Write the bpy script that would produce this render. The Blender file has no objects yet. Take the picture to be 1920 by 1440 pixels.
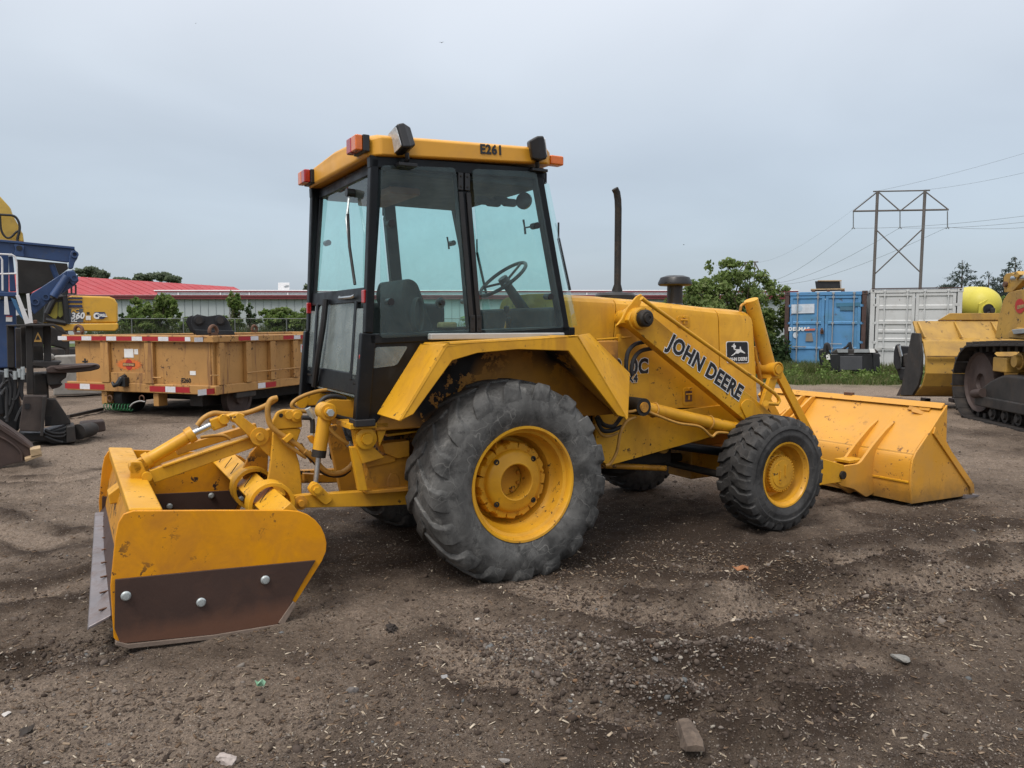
import bpy, bmesh, math, random
import numpy as np
from math import radians as R, sin, cos, pi, sqrt
from mathutils import Vector, Matrix

scene = bpy.context.scene
COL = scene.collection
random.seed(7)
RNG = np.random.default_rng(11)

# ---------------------------------------------------------------- camera
CAM_H, PITCH, FPX = 1.508, 0.076, 1466.0
cam_d = bpy.data.cameras.new('camera')
cam_d.sensor_width = 36.0
cam_d.lens = 36.0 * FPX / 1920.0
cam_d.clip_start = 0.05
cam_d.clip_end = 3000
cam = bpy.data.objects.new('camera', cam_d)
cam.location = (0, 0, CAM_H)
cam.rotation_euler = (pi / 2 - PITCH, 0, 0)
COL.objects.link(cam)
scene.camera = cam

# ---------------------------------------------------------------- sky (overcast) and sun
SUN_EL, SUN_AZ = R(58), R(215)      # azimuth clockwise from +Y: behind the camera, to its left
world = bpy.data.worlds.new('World')
scene.world = world
world.use_nodes = True
wn, wl = world.node_tree.nodes, world.node_tree.links
wn.clear()
w_out = wn.new('ShaderNodeOutputWorld')
w_bg = wn.new('ShaderNodeBackground')
w_bg2 = wn.new('ShaderNodeBackground')
w_add = wn.new('ShaderNodeAddShader')
w_sky = wn.new('ShaderNodeTexSky')
w_sky.sky_type = 'NISHITA'
w_sky.sun_disc = False
w_sky.sun_elevation = SUN_EL
w_sky.sun_rotation = SUN_AZ
w_sky.air_density = 1.0
w_sky.dust_density = 4.0
w_bg.inputs['Strength'].default_value = 0.05
wl.new(w_sky.outputs[0], w_bg.inputs['Color'])
w_tc = wn.new('ShaderNodeTexCoord')
w_sep = wn.new('ShaderNodeSeparateXYZ')
wl.new(w_tc.outputs['Generated'], w_sep.inputs[0])
w_ramp = wn.new('ShaderNodeValToRGB')
cr = w_ramp.color_ramp
cr.elements[0].position = 0.0
cr.elements[0].color = (0.285, 0.335, 0.395, 1)
cr.elements[1].position = 1.0
cr.elements[1].color = (1.09, 1.07, 1.05, 1)
for pos, c in ((0.10, (0.292, 0.335, 0.385, 1)), (0.20, (0.335, 0.365, 0.395, 1)), (0.28, (0.405, 0.428, 0.445, 1)), (0.38, (0.495, 0.508, 0.520, 1)), (0.6, (0.72, 0.71, 0.71, 1))):
    e = cr.elements.new(pos)
    e.color = c
wl.new(w_sep.outputs['Z'], w_ramp.inputs[0])
# soft cloud structure, projected on a flat layer
w_zc = wn.new('ShaderNodeMath'); w_zc.operation = 'ADD'; w_zc.inputs[1].default_value = 0.22
wl.new(w_sep.outputs['Z'], w_zc.inputs[0])
w_div = wn.new('ShaderNodeVectorMath'); w_div.operation = 'DIVIDE'
w_cmb = wn.new('ShaderNodeCombineXYZ')
for i in range(3):
    wl.new(w_zc.outputs[0], w_cmb.inputs[i])
wl.new(w_tc.outputs['Generated'], w_div.inputs[0])
wl.new(w_cmb.outputs[0], w_div.inputs[1])
w_no = wn.new('ShaderNodeTexNoise')
w_no.inputs['Scale'].default_value = 0.9
w_no.inputs['Detail'].default_value = 5
w_no.inputs['Roughness'].default_value = 0.45
w_no.inputs['Distortion'].default_value = 0.6
wl.new(w_div.outputs[0], w_no.inputs['Vector'])
w_mr = wn.new('ShaderNodeMapRange')
w_mr.inputs['From Min'].default_value = 0.3
w_mr.inputs['From Max'].default_value = 0.7
w_mr.inputs['To Min'].default_value = 0.90
w_mr.inputs['To Max'].default_value = 1.11
wl.new(w_no.outputs['Fac'], w_mr.inputs['Value'])
w_mul = wn.new('ShaderNodeMix'); w_mul.data_type = 'RGBA'; w_mul.blend_type = 'MULTIPLY'
w_mul.inputs['Factor'].default_value = 1.0
wl.new(w_ramp.outputs[0], w_mul.inputs['A'])
wl.new(w_mr.outputs[0], w_mul.inputs['B'])
w_bg2.inputs['Strength'].default_value = 1.0
wl.new(w_mul.outputs['Result'], w_bg2.inputs['Color'])
wl.new(w_bg.outputs[0], w_add.inputs[0])
wl.new(w_bg2.outputs[0], w_add.inputs[1])
wl.new(w_add.outputs[0], w_out.inputs[0])

sun_d = bpy.data.lights.new('sun', 'SUN')
sun_d.energy = 1.5
sun_d.angle = R(20)
sun_d.color = (1.0, 0.97, 0.93)
sun = bpy.data.objects.new('sun', sun_d)
sdir = Vector((sin(SUN_AZ) * cos(SUN_EL), cos(SUN_AZ) * cos(SUN_EL), sin(SUN_EL)))
sun.rotation_euler = sdir.to_track_quat('Z', 'Y').to_euler()
sun.location = (-8, -8, 20)
COL.objects.link(sun)

vs = scene.view_settings
vs.view_transform = 'Standard'
vs.look = 'None'
vs.exposure = 0.35
vs.gamma = 1.0
vs.use_curve_mapping = False
scene.cycles.max_bounces = 8
scene.cycles.transparent_max_bounces = 24
scene.cycles.use_adaptive_sampling = True
scene.cycles.caustics_reflective = False
scene.cycles.caustics_refractive = False

# ---------------------------------------------------------------- survey helpers: photo measurements to metres
OX, OY, TH = -0.4012, 5.336, 0.5212     # loader: rear axle centre on the ground, heading
CT, ST = cos(TH), sin(TH)

def _ray(u, v):
    a = (u - 960) / FPX
    b = (720 - v) / FPX
    return Vector((a, cos(PITCH) + b * sin(PITCH), -sin(PITCH) + b * cos(PITCH)))

def W(u, v, Y):                          # world point at distance Y
    d = _ray(u, v)
    t = Y / d.y
    return Vector((d.x * t, Y, CAM_H + d.z * t))

def G(u, v, z=0.0):                      # world point at height z
    d = _ray(u, v)
    t = (z - CAM_H) / d.z
    return Vector((d.x * t, d.y * t, z))

def _lray(u, v, ox=OX, oy=OY, th=TH):
    d = _ray(u, v)
    c, s = cos(th), sin(th)
    dl = Vector((d.x * c + d.y * s, -d.x * s + d.y * c, d.z))
    ol = Vector((-ox * c - oy * s, ox * s - oy * c, CAM_H))
    return ol, dl

def A(u, v, y):                          # loader coordinates on the plane y
    o, d = _lray(u, v)
    return o + d * ((y - o.y) / d.y)

def AX(u, v, x):
    o, d = _lray(u, v)
    return o + d * ((x - o.x) / d.x)

# ---------------------------------------------------------------- mesh builder
def vec(p):
    return Vector((p[0], p[1], p[2]))

class MB:
    def __init__(s):
        s.v = []; s.f = []

    def add(s, verts, faces):
        o = len(s.v)
        s.v.extend([tuple(p) for p in verts])
        s.f.extend([tuple(i + o for i in f) for f in faces])
        return s

    def box(s, c, size, rot=None):
        hx, hy, hz = size[0] / 2, size[1] / 2, size[2] / 2
        vs_ = [Vector((x, y, z)) for x in (-hx, hx) for y in (-hy, hy) for z in (-hz, hz)]
        if rot is not None:
            vs_ = [rot @ p for p in vs_]
        c = vec(c)
        return s.add([p + c for p in vs_], [(0, 1, 3, 2), (4, 6, 7, 5), (0, 4, 5, 1), (2, 3, 7, 6), (0, 2, 6, 4), (1, 5, 7, 3)])

    def bx(s, x0, x1, y0, y1, z0, z1):
        return s.box(((x0 + x1) / 2, (y0 + y1) / 2, (z0 + z1) / 2), (abs(x1 - x0), abs(y1 - y0), abs(z1 - z0)))

    def prism(s, poly, ext):
        poly = [vec(p) for p in poly]
        e = vec(ext)
        n = len(poly)
        fs = [tuple(range(n)), tuple(range(2 * n - 1, n - 1, -1))]
        fs += [(i, n + i, n + (i + 1) % n, (i + 1) % n) for i in range(n)]
        return s.add(poly + [p + e for p in poly], fs)

    def hexa(s, a, b):                   # two matching quads (or n-gons) joined
        n = len(a)
        fs = [tuple(range(n)), tuple(range(2 * n - 1, n - 1, -1))]
        fs += [(i, n + i, n + (i + 1) % n, (i + 1) % n) for i in range(n)]
        return s.add(list(a) + list(b), fs)

    def tube(s, pts, r, n=8, caps=True, closed=False):
        pts = [vec(p) for p in pts]
        m = len(pts)
        rs = r if isinstance(r, (list, tuple)) else [r] * m
        tang = []
        for i in range(m):
            if closed:
                t = pts[(i + 1) % m] - pts[i - 1]
            else:
                t = pts[min(i + 1, m - 1)] - pts[max(i - 1, 0)]
            tang.append(t.normalized())
        up = Vector((0, 0, 1)) if abs(tang[0].z) < 0.9 else Vector((1, 0, 0))
        nx = tang[0].cross(up).normalized()
        vs_ = []
        for i in range(m):
            t = tang[i]
            nx = (nx - t * nx.dot(t)).normalized()
            ny = t.cross(nx)
            for k in range(n):
                a = 2 * pi * k / n
                vs_.append(pts[i] + (nx * cos(a) + ny * sin(a)) * rs[i])
        fs = []
        for i in range(m if closed else m - 1):
            j = (i + 1) % m
            for k in range(n):
                l = (k + 1) % n
                fs.append((i * n + k, i * n + l, j * n + l, j * n + k))
        if caps and not closed:
            fs.append(tuple(range(n - 1, -1, -1)))
            fs.append(tuple((m - 1) * n + k for k in range(n)))
        return s.add(vs_, fs)

    def cyl(s, p0, p1, r0, r1=None, n=16):
        return s.tube([p0, p1], [r0, r0 if r1 is None else r1], n)

    def lathe(s, prof, o, axis, n=32, closed=False, caps=True):   # prof: (radius, height along axis)
        o = vec(o); ax = vec(axis).normalized()
        up = Vector((0, 0, 1)) if abs(ax.z) < 0.9 else Vector((1, 0, 0))
        e1 = ax.cross(up).normalized(); e2 = ax.cross(e1)
        vs_ = []; m = len(prof)
        for k in range(n):
            a = 2 * pi * k / n
            d = e1 * cos(a) + e2 * sin(a)
            for r_, h in prof:
                vs_.append(o + d * r_ + ax * h)
        fs = []
        for k in range(n):
            l = (k + 1) % n
            for i in range(m if closed else m - 1):
                j = (i + 1) % m
                fs.append((k * m + i, l * m + i, l * m + j, k * m + j))
        if not closed and caps:
            if prof[0][0] > 1e-5:
                fs.append(tuple(k * m for k in range(n)))
            if prof[-1][0] > 1e-5:
                fs.append(tuple(k * m + m - 1 for k in range(n - 1, -1, -1)))
        return s.add(vs_, fs)

    def build(s, name, mat, parent=None, bevel=0.0, seg=2, angle=38, weld=True, flat=False):
        me = bpy.data.meshes.new(name)
        bm = bmesh.new()
        bv = [bm.verts.new(p) for p in s.v]
        for f in s.f:
            try:
                bm.faces.new([bv[i] for i in f])
            except ValueError:
                pass
        if weld:
            bmesh.ops.remove_doubles(bm, verts=bm.verts, dist=1e-5)
        bmesh.ops.recalc_face_normals(bm, faces=bm.faces)
        bm.to_mesh(me); bm.free()
        return link(name, me, mat, parent, bevel, seg, angle, flat)

def link(name, me, mat, parent=None, bevel=0.0, seg=2, angle=38, flat=False):
    me.materials.append(mat)
    if not flat:
        me.shade_smooth()
        me.set_sharp_from_angle(angle=R(angle))
    o = bpy.data.objects.new(name, me)
    COL.objects.link(o)
    if parent is not None:
        o.parent = parent
    if bevel > 0:
        b = o.modifiers.new('bevel', 'BEVEL')
        b.width = bevel; b.segments = seg; b.limit_method = 'ANGLE'; b.angle_limit = R(40)
        b.harden_normals = True
    return o

def np_mesh(name, V, F, mat, parent=None, cols=None, flat=True):   # F: (n,k) array
    me = bpy.data.meshes.new(name)
    V = np.asarray(V, dtype=np.float32); F = np.asarray(F, dtype=np.int32)
    k = F.shape[1]
    me.vertices.add(len(V)); me.vertices.foreach_set('co', V.ravel())
    me.loops.add(F.size); me.loops.foreach_set('vertex_index', F.ravel())
    me.polygons.add(len(F))
    me.polygons.foreach_set('loop_start', np.arange(0, F.size, k, dtype=np.int32))
    me.polygons.foreach_set('loop_total', np.full(len(F), k, dtype=np.int32))
    me.update(calc_edges=True)
    if cols is not None:
        at = me.color_attributes.new('tone', 'FLOAT_COLOR', 'POINT')
        c = np.ones((len(V), 4), dtype=np.float32); c[:, :3] = cols
        at.data.foreach_set('color', c.ravel())
    me.materials.append(mat)
    if not flat:
        me.shade_smooth()
    o = bpy.data.objects.new(name, me)
    COL.objects.link(o)
    if parent is not None:
        o.parent = parent
    return o

def empty(name, loc=(0, 0, 0), rz=0.0, label=None, cat=None, group=None):
    o = bpy.data.objects.new(name, None)
    COL.objects.link(o)
    o.location = loc
    o.rotation_euler = (0, 0, rz)
    o.empty_display_size = 0.2
    if label: tag(o, label, cat, group)
    return o

def tag(o, label, cat, group=None):
    o['label'] = label; o['category'] = cat
    if group: o['group'] = group
    return o

def copy_tree(o, parent=None):
    c = o.copy(); COL.objects.link(c)
    if parent is not None: c.parent = parent
    for ch in list(o.children):
        copy_tree(ch, c)
    return c

def arc(c, r, a0, a1, n, ax1, ax2):
    c = vec(c); ax1 = vec(ax1); ax2 = vec(ax2)
    return [c + ax1 * (r * cos(a0 + (a1 - a0) * i / n)) + ax2 * (r * sin(a0 + (a1 - a0) * i / n)) for i in range(n + 1)]

def spline(pts, n=8):                    # Catmull-Rom through points
    pts = [vec(p) for p in pts]
    P = [pts[0] * 2 - pts[1]] + pts + [pts[-1] * 2 - pts[-2]]
    out = []
    for i in range(1, len(P) - 2):
        p0, p1, p2, p3 = P[i - 1], P[i], P[i + 1], P[i + 2]
        for k in range(n):
            t = k / n
            out.append(0.5 * ((2 * p1) + (p2 - p0) * t + (2 * p0 - 5 * p1 + 4 * p2 - p3) * t * t + (3 * p1 - p0 - 3 * p2 + p3) * t ** 3))
    out.append(pts[-1])
    return out

def text(name, s, size, mat, parent, o, xd, yd, offset=0.0, ext=0.001, squeeze=1.0, align='LEFT', space=1.0):
    cu = bpy.data.curves.new(name, 'FONT')
    cu.body = s; cu.size = size; cu.offset = offset; cu.extrude = ext; cu.align_x = align
    cu.space_character = space; cu.resolution_u = 3
    t = bpy.data.objects.new(name, cu)
    COL.objects.link(t)
    dg = bpy.context.evaluated_depsgraph_get()
    me = bpy.data.meshes.new_from_object(t.evaluated_get(dg))
    bpy.data.objects.remove(t); bpy.data.curves.remove(cu)
    xd = vec(xd).normalized() * squeeze; yd = vec(yd).normalized(); zd = xd.normalized().cross(yd)
    M = Matrix((xd, yd, zd)).transposed().to_4x4(); M.translation = vec(o)
    me.transform(M)
    me.materials.clear(); me.name = name
    return link(name, me, mat, parent, flat=True)

# ---------------------------------------------------------------- materials
def _n(nt, typ, **kw):
    n = nt.nodes.new(typ)
    for k, v_ in kw.items():
        if k in n.inputs: n.inputs[k].default_value = v_
        else: setattr(n, k, v_)
    return n

def _mix(nt, fac, a, b, blend='MIX'):
    m = nt.nodes.new('ShaderNodeMix'); m.data_type = 'RGBA'; m.blend_type = blend
    for nm, x in (('Factor', fac), ('A', a), ('B', b)):
        if hasattr(x, 'links') or isinstance(x, bpy.types.NodeSocket): nt.links.new(x, m.inputs[nm])
        elif nm == 'Factor': m.inputs[nm].default_value = x
        else: m.inputs[nm].default_value = (x[0], x[1], x[2], 1)
    return m.outputs['Result']

def _ramp(nt, val, lo, hi, a=0.0, b=1.0):
    m = _n(nt, 'ShaderNodeMapRange')
    m.inputs['From Min'].default_value = lo; m.inputs['From Max'].default_value = hi
    m.inputs['To Min'].default_value = a; m.inputs['To Max'].default_value = b
    nt.links.new(val, m.inputs['Value'])
    return m.outputs[0]

def _noise(nt, vecs, scale, detail=4, rough=0.55, dist=0.0):
    n = _n(nt, 'ShaderNodeTexNoise', Scale=scale, Detail=detail, Roughness=rough, Distortion=dist)
    nt.links.new(vecs, n.inputs['Vector'])
    return n.outputs['Fac']

def _math(nt, op, a, b):
    m = nt.nodes.new('ShaderNodeMath'); m.operation = op
    for i, x in enumerate((a, b)):
        if isinstance(x, bpy.types.NodeSocket): nt.links.new(x, m.inputs[i])
        else: m.inputs[i].default_value = x
    return m.outputs[0]

def pmat(name, col, rough=0.5, metal=0.0, var=0.12, scale=5.0, dirt=None, chips=None, streak=None, bump=0.15, bscale=60.0, coat=0.0, spec=0.5, hue=None, soil=None):
    m = bpy.data.materials.new(name); m.use_nodes = True
    nt = m.node_tree; nt.nodes.clear()
    out = nt.nodes.new('ShaderNodeOutputMaterial'); bs = nt.nodes.new('ShaderNodeBsdfPrincipled')
    nt.links.new(bs.outputs[0], out.inputs[0])
    tc = nt.nodes.new('ShaderNodeTexCoord'); V = tc.outputs['Object']
    n1 = _noise(nt, V, scale, 5, 0.6)
    lo = [c * (1 - var) for c in col]; hi = [min(1, c * (1 + var)) for c in (hue or col)]
    c = _mix(nt, _ramp(nt, n1, 0.3, 0.7), lo, hi)
    rv = _ramp(nt, _noise(nt, V, scale * 2.3, 4), 0.25, 0.75, max(0.05, rough - 0.12), min(1, rough + 0.15))
    if streak:                           # vertical runs: (colour, amount, scale)
        mp = _n(nt, 'ShaderNodeMapping'); mp.inputs['Scale'].default_value = (1, 1, 0.08)
        nt.links.new(V, mp.inputs['Vector'])
        f = _ramp(nt, _noise(nt, mp.outputs[0], streak[2], 4, 0.65), 1 - streak[1], 1 - streak[1] + 0.16)
        c = _mix(nt, f, c, streak[0])
    if dirt:                             # (colour, amount 0..1, scale)
        f = _ramp(nt, _noise(nt, V, dirt[2], 6, 0.68, 0.4), 1 - dirt[1] - 0.08, 1 - dirt[1] + 0.22, 0, 0.85)
        c = _mix(nt, f, c, dirt[0])
        rv = _math(nt, 'ADD', rv, _math(nt, 'MULTIPLY', f, 0.3))
    if chips:                            # (colour, amount, scale) sharp-edged wear
        big = _ramp(nt, _noise(nt, V, max(1.6, chips[2] * 0.16), 2), 0.42, 0.58)
        f0 = _noise(nt, V, chips[2], 6, 0.72, 0.25)
        th = 1 - chips[1]
        f = _math(nt, 'MULTIPLY', _ramp(nt, f0, th, th + 0.015), big)
        c = _mix(nt, f, c, chips[0])
        rv = _math(nt, 'ADD', rv, _math(nt, 'MULTIPLY', f, 0.3))
    if soil:                             # (colour, height, spread): dried mud and rust line with a ragged edge
        sz = nt.nodes.new('ShaderNodeSeparateXYZ'); nt.links.new(V, sz.inputs[0])
        hz = _math(nt, 'ADD', sz.outputs[2], _math(nt, 'MULTIPLY', _math(nt, 'SUBTRACT', _noise(nt, V, 9, 6, 0.7), 0.5), soil[2] * 2.4))
        f = _ramp(nt, hz, soil[1] - soil[2], soil[1] + soil[2], 0.8, 0.0)
        c = _mix(nt, f, c, soil[0])
        rv = _math(nt, 'ADD', rv, _math(nt, 'MULTIPLY', f, 0.25))
    nt.links.new(c, bs.inputs['Base Color'])
    nt.links.new(rv, bs.inputs['Roughness'])
    bs.inputs['Metallic'].default_value = metal
    bs.inputs['Specular IOR Level'].default_value = spec
    bs.inputs['Coat Weight'].default_value = coat
    if bump > 0:
        b = _n(nt, 'ShaderNodeBump', Strength=bump, Distance=0.004)
        nt.links.new(_noise(nt, V, bscale, 5, 0.6), b.inputs['Height'])
        nt.links.new(b.outputs[0], bs.inputs['Normal'])
    return m

def glass(name, tint, rough=0.0, film=0.0, filmcol=(0.5, 0.55, 0.55), fscale=6.0):
    m = bpy.data.materials.new(name); m.use_nodes = True
    nt = m.node_tree; nt.nodes.clear()
    out = nt.nodes.new('ShaderNodeOutputMaterial')
    tr = _n(nt, 'ShaderNodeBsdfTransparent'); tr.inputs[0].default_value = (*tint, 1)
    gl = _n(nt, 'ShaderNodeBsdfGlossy', Roughness=rough); gl.inputs[0].default_value = (0.9, 0.95, 0.95, 1)
    fr = _n(nt, 'ShaderNodeFresnel', IOR=1.45)
    mx = nt.nodes.new('ShaderNodeMixShader')
    geo = nt.nodes.new('ShaderNodeNewGeometry')
    nt.links.new(_math(nt, 'MULTIPLY', fr.outputs[0], _math(nt, 'SUBTRACT', 1.0, geo.outputs['Backfacing'])), mx.inputs[0]); nt.links.new(tr.outputs[0], mx.inputs[1]); nt.links.new(gl.outputs[0], mx.inputs[2])
    last = mx.outputs[0]
    if film > 0:                         # dust film
        df = _n(nt, 'ShaderNodeBsdfDiffuse'); df.inputs[0].default_value = (*filmcol, 1)
        tc = nt.nodes.new('ShaderNodeTexCoord')
        f = _ramp(nt, _noise(nt, tc.outputs['Object'], fscale, 6, 0.7, 0.5), 0.3, 0.75, film * 0.3, film)
        m2 = nt.nodes.new('ShaderNodeMixShader')
        nt.links.new(f, m2.inputs[0]); nt.links.new(last, m2.inputs[1]); nt.links.new(df.outputs[0], m2.inputs[2])
        last = m2.outputs[0]
    nt.links.new(last, out.inputs[0])
    return m

def tonemat(name, rough=0.8, spec=0.2, trans=0.0):   # colour from the mesh's own 'tone' attribute
    m = bpy.data.materials.new(name); m.use_nodes = True
    nt = m.node_tree; nt.nodes.clear()
    out = nt.nodes.new('ShaderNodeOutputMaterial'); bs = nt.nodes.new('ShaderNodeBsdfPrincipled')
    at = nt.nodes.new('ShaderNodeAttribute'); at.attribute_name = 'tone'
    nt.links.new(at.outputs['Color'], bs.inputs['Base Color'])
    bs.inputs['Roughness'].default_value = rough
    bs.inputs['Specular IOR Level'].default_value = spec
    last = bs.outputs[0]
    if trans > 0:
        tl = _n(nt, 'ShaderNodeBsdfTranslucent'); nt.links.new(at.outputs['Color'], tl.inputs[0])
        mx = nt.nodes.new('ShaderNodeMixShader'); mx.inputs[0].default_value = trans
        nt.links.new(last, mx.inputs[1]); nt.links.new(tl.outputs[0], mx.inputs[2]); last = mx.outputs[0]
    nt.links.new(last, out.inputs[0])
    return m

BROWN = (0.045, 0.030, 0.020)
RUST = (0.13, 0.055, 0.028)
M = {}
M['yellow'] = pmat('yellow_paint', (0.61, 0.298, 0.008), 0.38, 0, 0.08, 1.6, hue=(0.64, 0.335, 0.028), streak=((0.46, 0.215, 0.02), 0.42, 6), dirt=((0.38, 0.18, 0.025), 0.47, 2.6), chips=((0.035, 0.024, 0.018), 0.385, 20), bump=0.05, bscale=24, spec=0.32)
M['yellow_dirty'] = pmat('worn_yellow_paint', (0.48, 0.215, 0.012), 0.46, 0, 0.12, 3.5, dirt=((0.20, 0.085, 0.018), 0.47, 3.2), chips=((0.02, 0.016, 0.014), 0.44, 12), bump=0.10, bscale=30)
M['yellow_roof'] = pmat('faded_yellow_plastic', (0.62, 0.30, 0.026), 0.42, 0, 0.07, 3, dirt=((0.46, 0.23, 0.06), 0.40, 2.5), bump=0.04)
M['black_paint'] = pmat('black_paint', (0.0045, 0.0055, 0.007), 0.36, 0, 0.25, 4, dirt=((0.025, 0.025, 0.025), 0.36, 9), bump=0.05, spec=0.25)
M['bucket'] = pmat('dusty_yellow_paint', (0.60, 0.285, 0.030), 0.32, 0, 0.08, 2.2, dirt=((0.50, 0.26, 0.06), 0.48, 2.4), chips=((0.11, 0.045, 0.02), 0.40, 14), bump=0.10, bscale=12, soil=((0.12, 0.075, 0.03), .10, .10))
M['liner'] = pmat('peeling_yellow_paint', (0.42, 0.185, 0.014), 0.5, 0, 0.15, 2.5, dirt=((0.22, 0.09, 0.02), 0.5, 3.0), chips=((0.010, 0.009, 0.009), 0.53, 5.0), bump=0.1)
M['scraper'] = pmat('scuffed_yellow_paint', (0.66, 0.275, 0.006), 0.38, 0, 0.06, 2.2, dirt=((0.40, 0.155, 0.018), 0.52, 4.0), chips=((0.035, 0.022, 0.018), 0.40, 13), bump=0.10, bscale=18, spec=0.30)
M['black_rubber'] = pmat('black_rubber', (0.014, 0.014, 0.015), 0.6, 0, 0.2, 8, bump=0.1)
M['black_plastic'] = pmat('black_plastic', (0.011, 0.011, 0.012), 0.4, 0, 0.2, 8, bump=0.05)
M['grime'] = pmat('greasy_black_metal', (0.014, 0.012, 0.010), 0.6, 0.2, 0.4, 8, dirt=((0.06, 0.04, 0.025), 0.42, 10), bump=0.4, bscale=40)
M['steel'] = pmat('bright_steel', (0.45, 0.47, 0.48), 0.32, 0.9, 0.1, 20, bump=0.05)
M['zinc'] = pmat('zinc_bolt', (0.42, 0.46, 0.46), 0.42, 0.55, 0.12, 30, bump=0.05)
M['worn_steel'] = pmat('scoured_steel', (0.24, 0.22, 0.225), 0.45, 0.6, 0.18, 6, dirt=((0.13, 0.075, 0.05), 0.42, 7), bump=0.15)
M['rust_plate'] = pmat('rusted_wear_plate', (0.050, 0.026, 0.019), 0.62, 0.1, 0.15, 2.4, dirt=((0.085, 0.040, 0.024), 0.40, 6), bump=0.15, bscale=50, soil=((0.135, 0.060, 0.034), .10, .04))
M['rust'] = pmat('rusty_steel', (0.12, 0.06, 0.035), 0.75, 0.1, 0.35, 9, dirt=((0.05, 0.03, 0.022), 0.42, 14), bump=0.4)
M['dirt_edge'] = pmat('dusty_steel_edge', (0.18, 0.135, 0.105), 0.8, 0, 0.25, 12, bump=0.4)
M['grey_trim'] = pmat('grey_rubber_trim', (0.36, 0.36, 0.35), 0.6, 0, 0.1, 9, bump=0.1)
M['red_lens'] = pmat('red_lens', (0.33, 0.006, 0.006), 0.18, 0, 0.15, 30, bump=0.1, bscale=160, coat=0.5)
M['amber_lens'] = pmat('amber_lens', (0.62, 0.13, 0.004), 0.18, 0, 0.12, 30, bump=0.1, bscale=160, coat=0.5)
M['lamp_glass'] = pmat('ribbed_lamp_glass', (0.55, 0.56, 0.56), 0.15, 0.3, 0.25, 40, bump=0.5, bscale=110)
M['decal_black'] = pmat('decal_black', (0.010, 0.010, 0.012), 0.4, 0, 0.1, 9, bump=0)
M['decal_white'] = pmat('decal_white', (0.72, 0.72, 0.70), 0.45, 0, 0.06, 9, bump=0)
M['glass'] = glass('green_tinted_glass', (0.885, 0.995, 0.980), 0.0, 0.05, (0.45, 0.5, 0.5), 9)
M['glass_dusty'] = glass('dusty_clear_plastic', (0.86, 0.93, 0.92), 0.15, 0.62, (0.30, 0.34, 0.335), 7)
M['hose_tan'] = pmat('tan_hydraulic_hose', (0.40, 0.205, 0.035), 0.55, 0, 0.15, 12, dirt=((0.12, 0.075, 0.035), 0.38, 14), bump=0.1)
M['seat'] = pmat('seat_fabric', (0.016, 0.017, 0.018), 0.8, 0, 0.2, 12, bump=0.3)
M['interior'] = pmat('dark_cab_lining', (0.018, 0.020, 0.021), 0.75, 0, 0.2, 6, bump=0.1)

def rubber(name, base, scuff, amt, sc):
    m = bpy.data.materials.new(name); m.use_nodes = True
    nt = m.node_tree; nt.nodes.clear()
    out = nt.nodes.new('ShaderNodeOutputMaterial'); bs = nt.nodes.new('ShaderNodeBsdfPrincipled')
    nt.links.new(bs.outputs[0], out.inputs[0])
    V = nt.nodes.new('ShaderNodeTexCoord').outputs['Object']
    c = _mix(nt, _ramp(nt, _noise(nt, V, 4.5, 7, 0.7, .6), 0.36, 0.62), [x * 0.42 for x in base], [x * 1.4 for x in base])
    f = _ramp(nt, _noise(nt, V, sc, 7, 0.75, 0.4), 1 - amt, 1 - amt + 0.15, 0, 0.7)
    c = _mix(nt, f, c, scuff)
    f2 = _ramp(nt, _noise(nt, V, sc * 1.7, 7, 0.78, 0.4), 0.53, 0.62, 0, 0.6)
    c = _mix(nt, f2, c, [x * 0.22 for x in base])
    # pale dried scratches
    wob = nt.nodes.new('ShaderNodeVectorMath'); wob.operation = 'ADD'
    ns = _n(nt, 'ShaderNodeTexNoise', Scale=3.5, Detail=3.0)
    nt.links.new(V, ns.inputs['Vector'])
    sc_ = nt.nodes.new('ShaderNodeVectorMath'); sc_.operation = 'SCALE'; sc_.inputs['Scale'].default_value = 0.35
    nt.links.new(ns.outputs['Color'], sc_.inputs[0]); nt.links.new(V, wob.inputs[0]); nt.links.new(sc_.outputs[0], wob.inputs[1])
    vo = _n(nt, 'ShaderNodeTexVoronoi', Scale=8.0); vo.feature = 'DISTANCE_TO_EDGE'; vo.inputs['Randomness'].default_value = 1.0
    nt.links.new(wob.outputs[0], vo.inputs['Vector'])
    big = _ramp(nt, _noise(nt, V, 4.0, 3), 0.48, 0.62)
    g = _math(nt, 'MULTIPLY', _ramp(nt, vo.outputs['Distance'], 0.0, 0.022, 0.75, 0.0), big)
    c = _mix(nt, g, c, scuff)
    nt.links.new(c, bs.inputs['Base Color'])
    bs.inputs['Roughness'].default_value = 0.72
    bs.inputs['Specular IOR Level'].default_value = 0.35
    b = _n(nt, 'ShaderNodeBump', Strength=0.45, Distance=0.006)
    nt.links.new(_noise(nt, V, 26, 6, 0.7), b.inputs['Height'])
    nt.links.new(b.outputs[0], bs.inputs['Normal'])
    return m
M['tyre_grey'] = rubber('weathered_grey_rubber', (0.080, 0.079, 0.075), (0.21, 0.205, 0.19), 0.44, 7.0)
M['tyre_dark'] = rubber('dark_tread_rubber', (0.042, 0.041, 0.040), (0.13, 0.12, 0.105), 0.40, 9.0)

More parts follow.
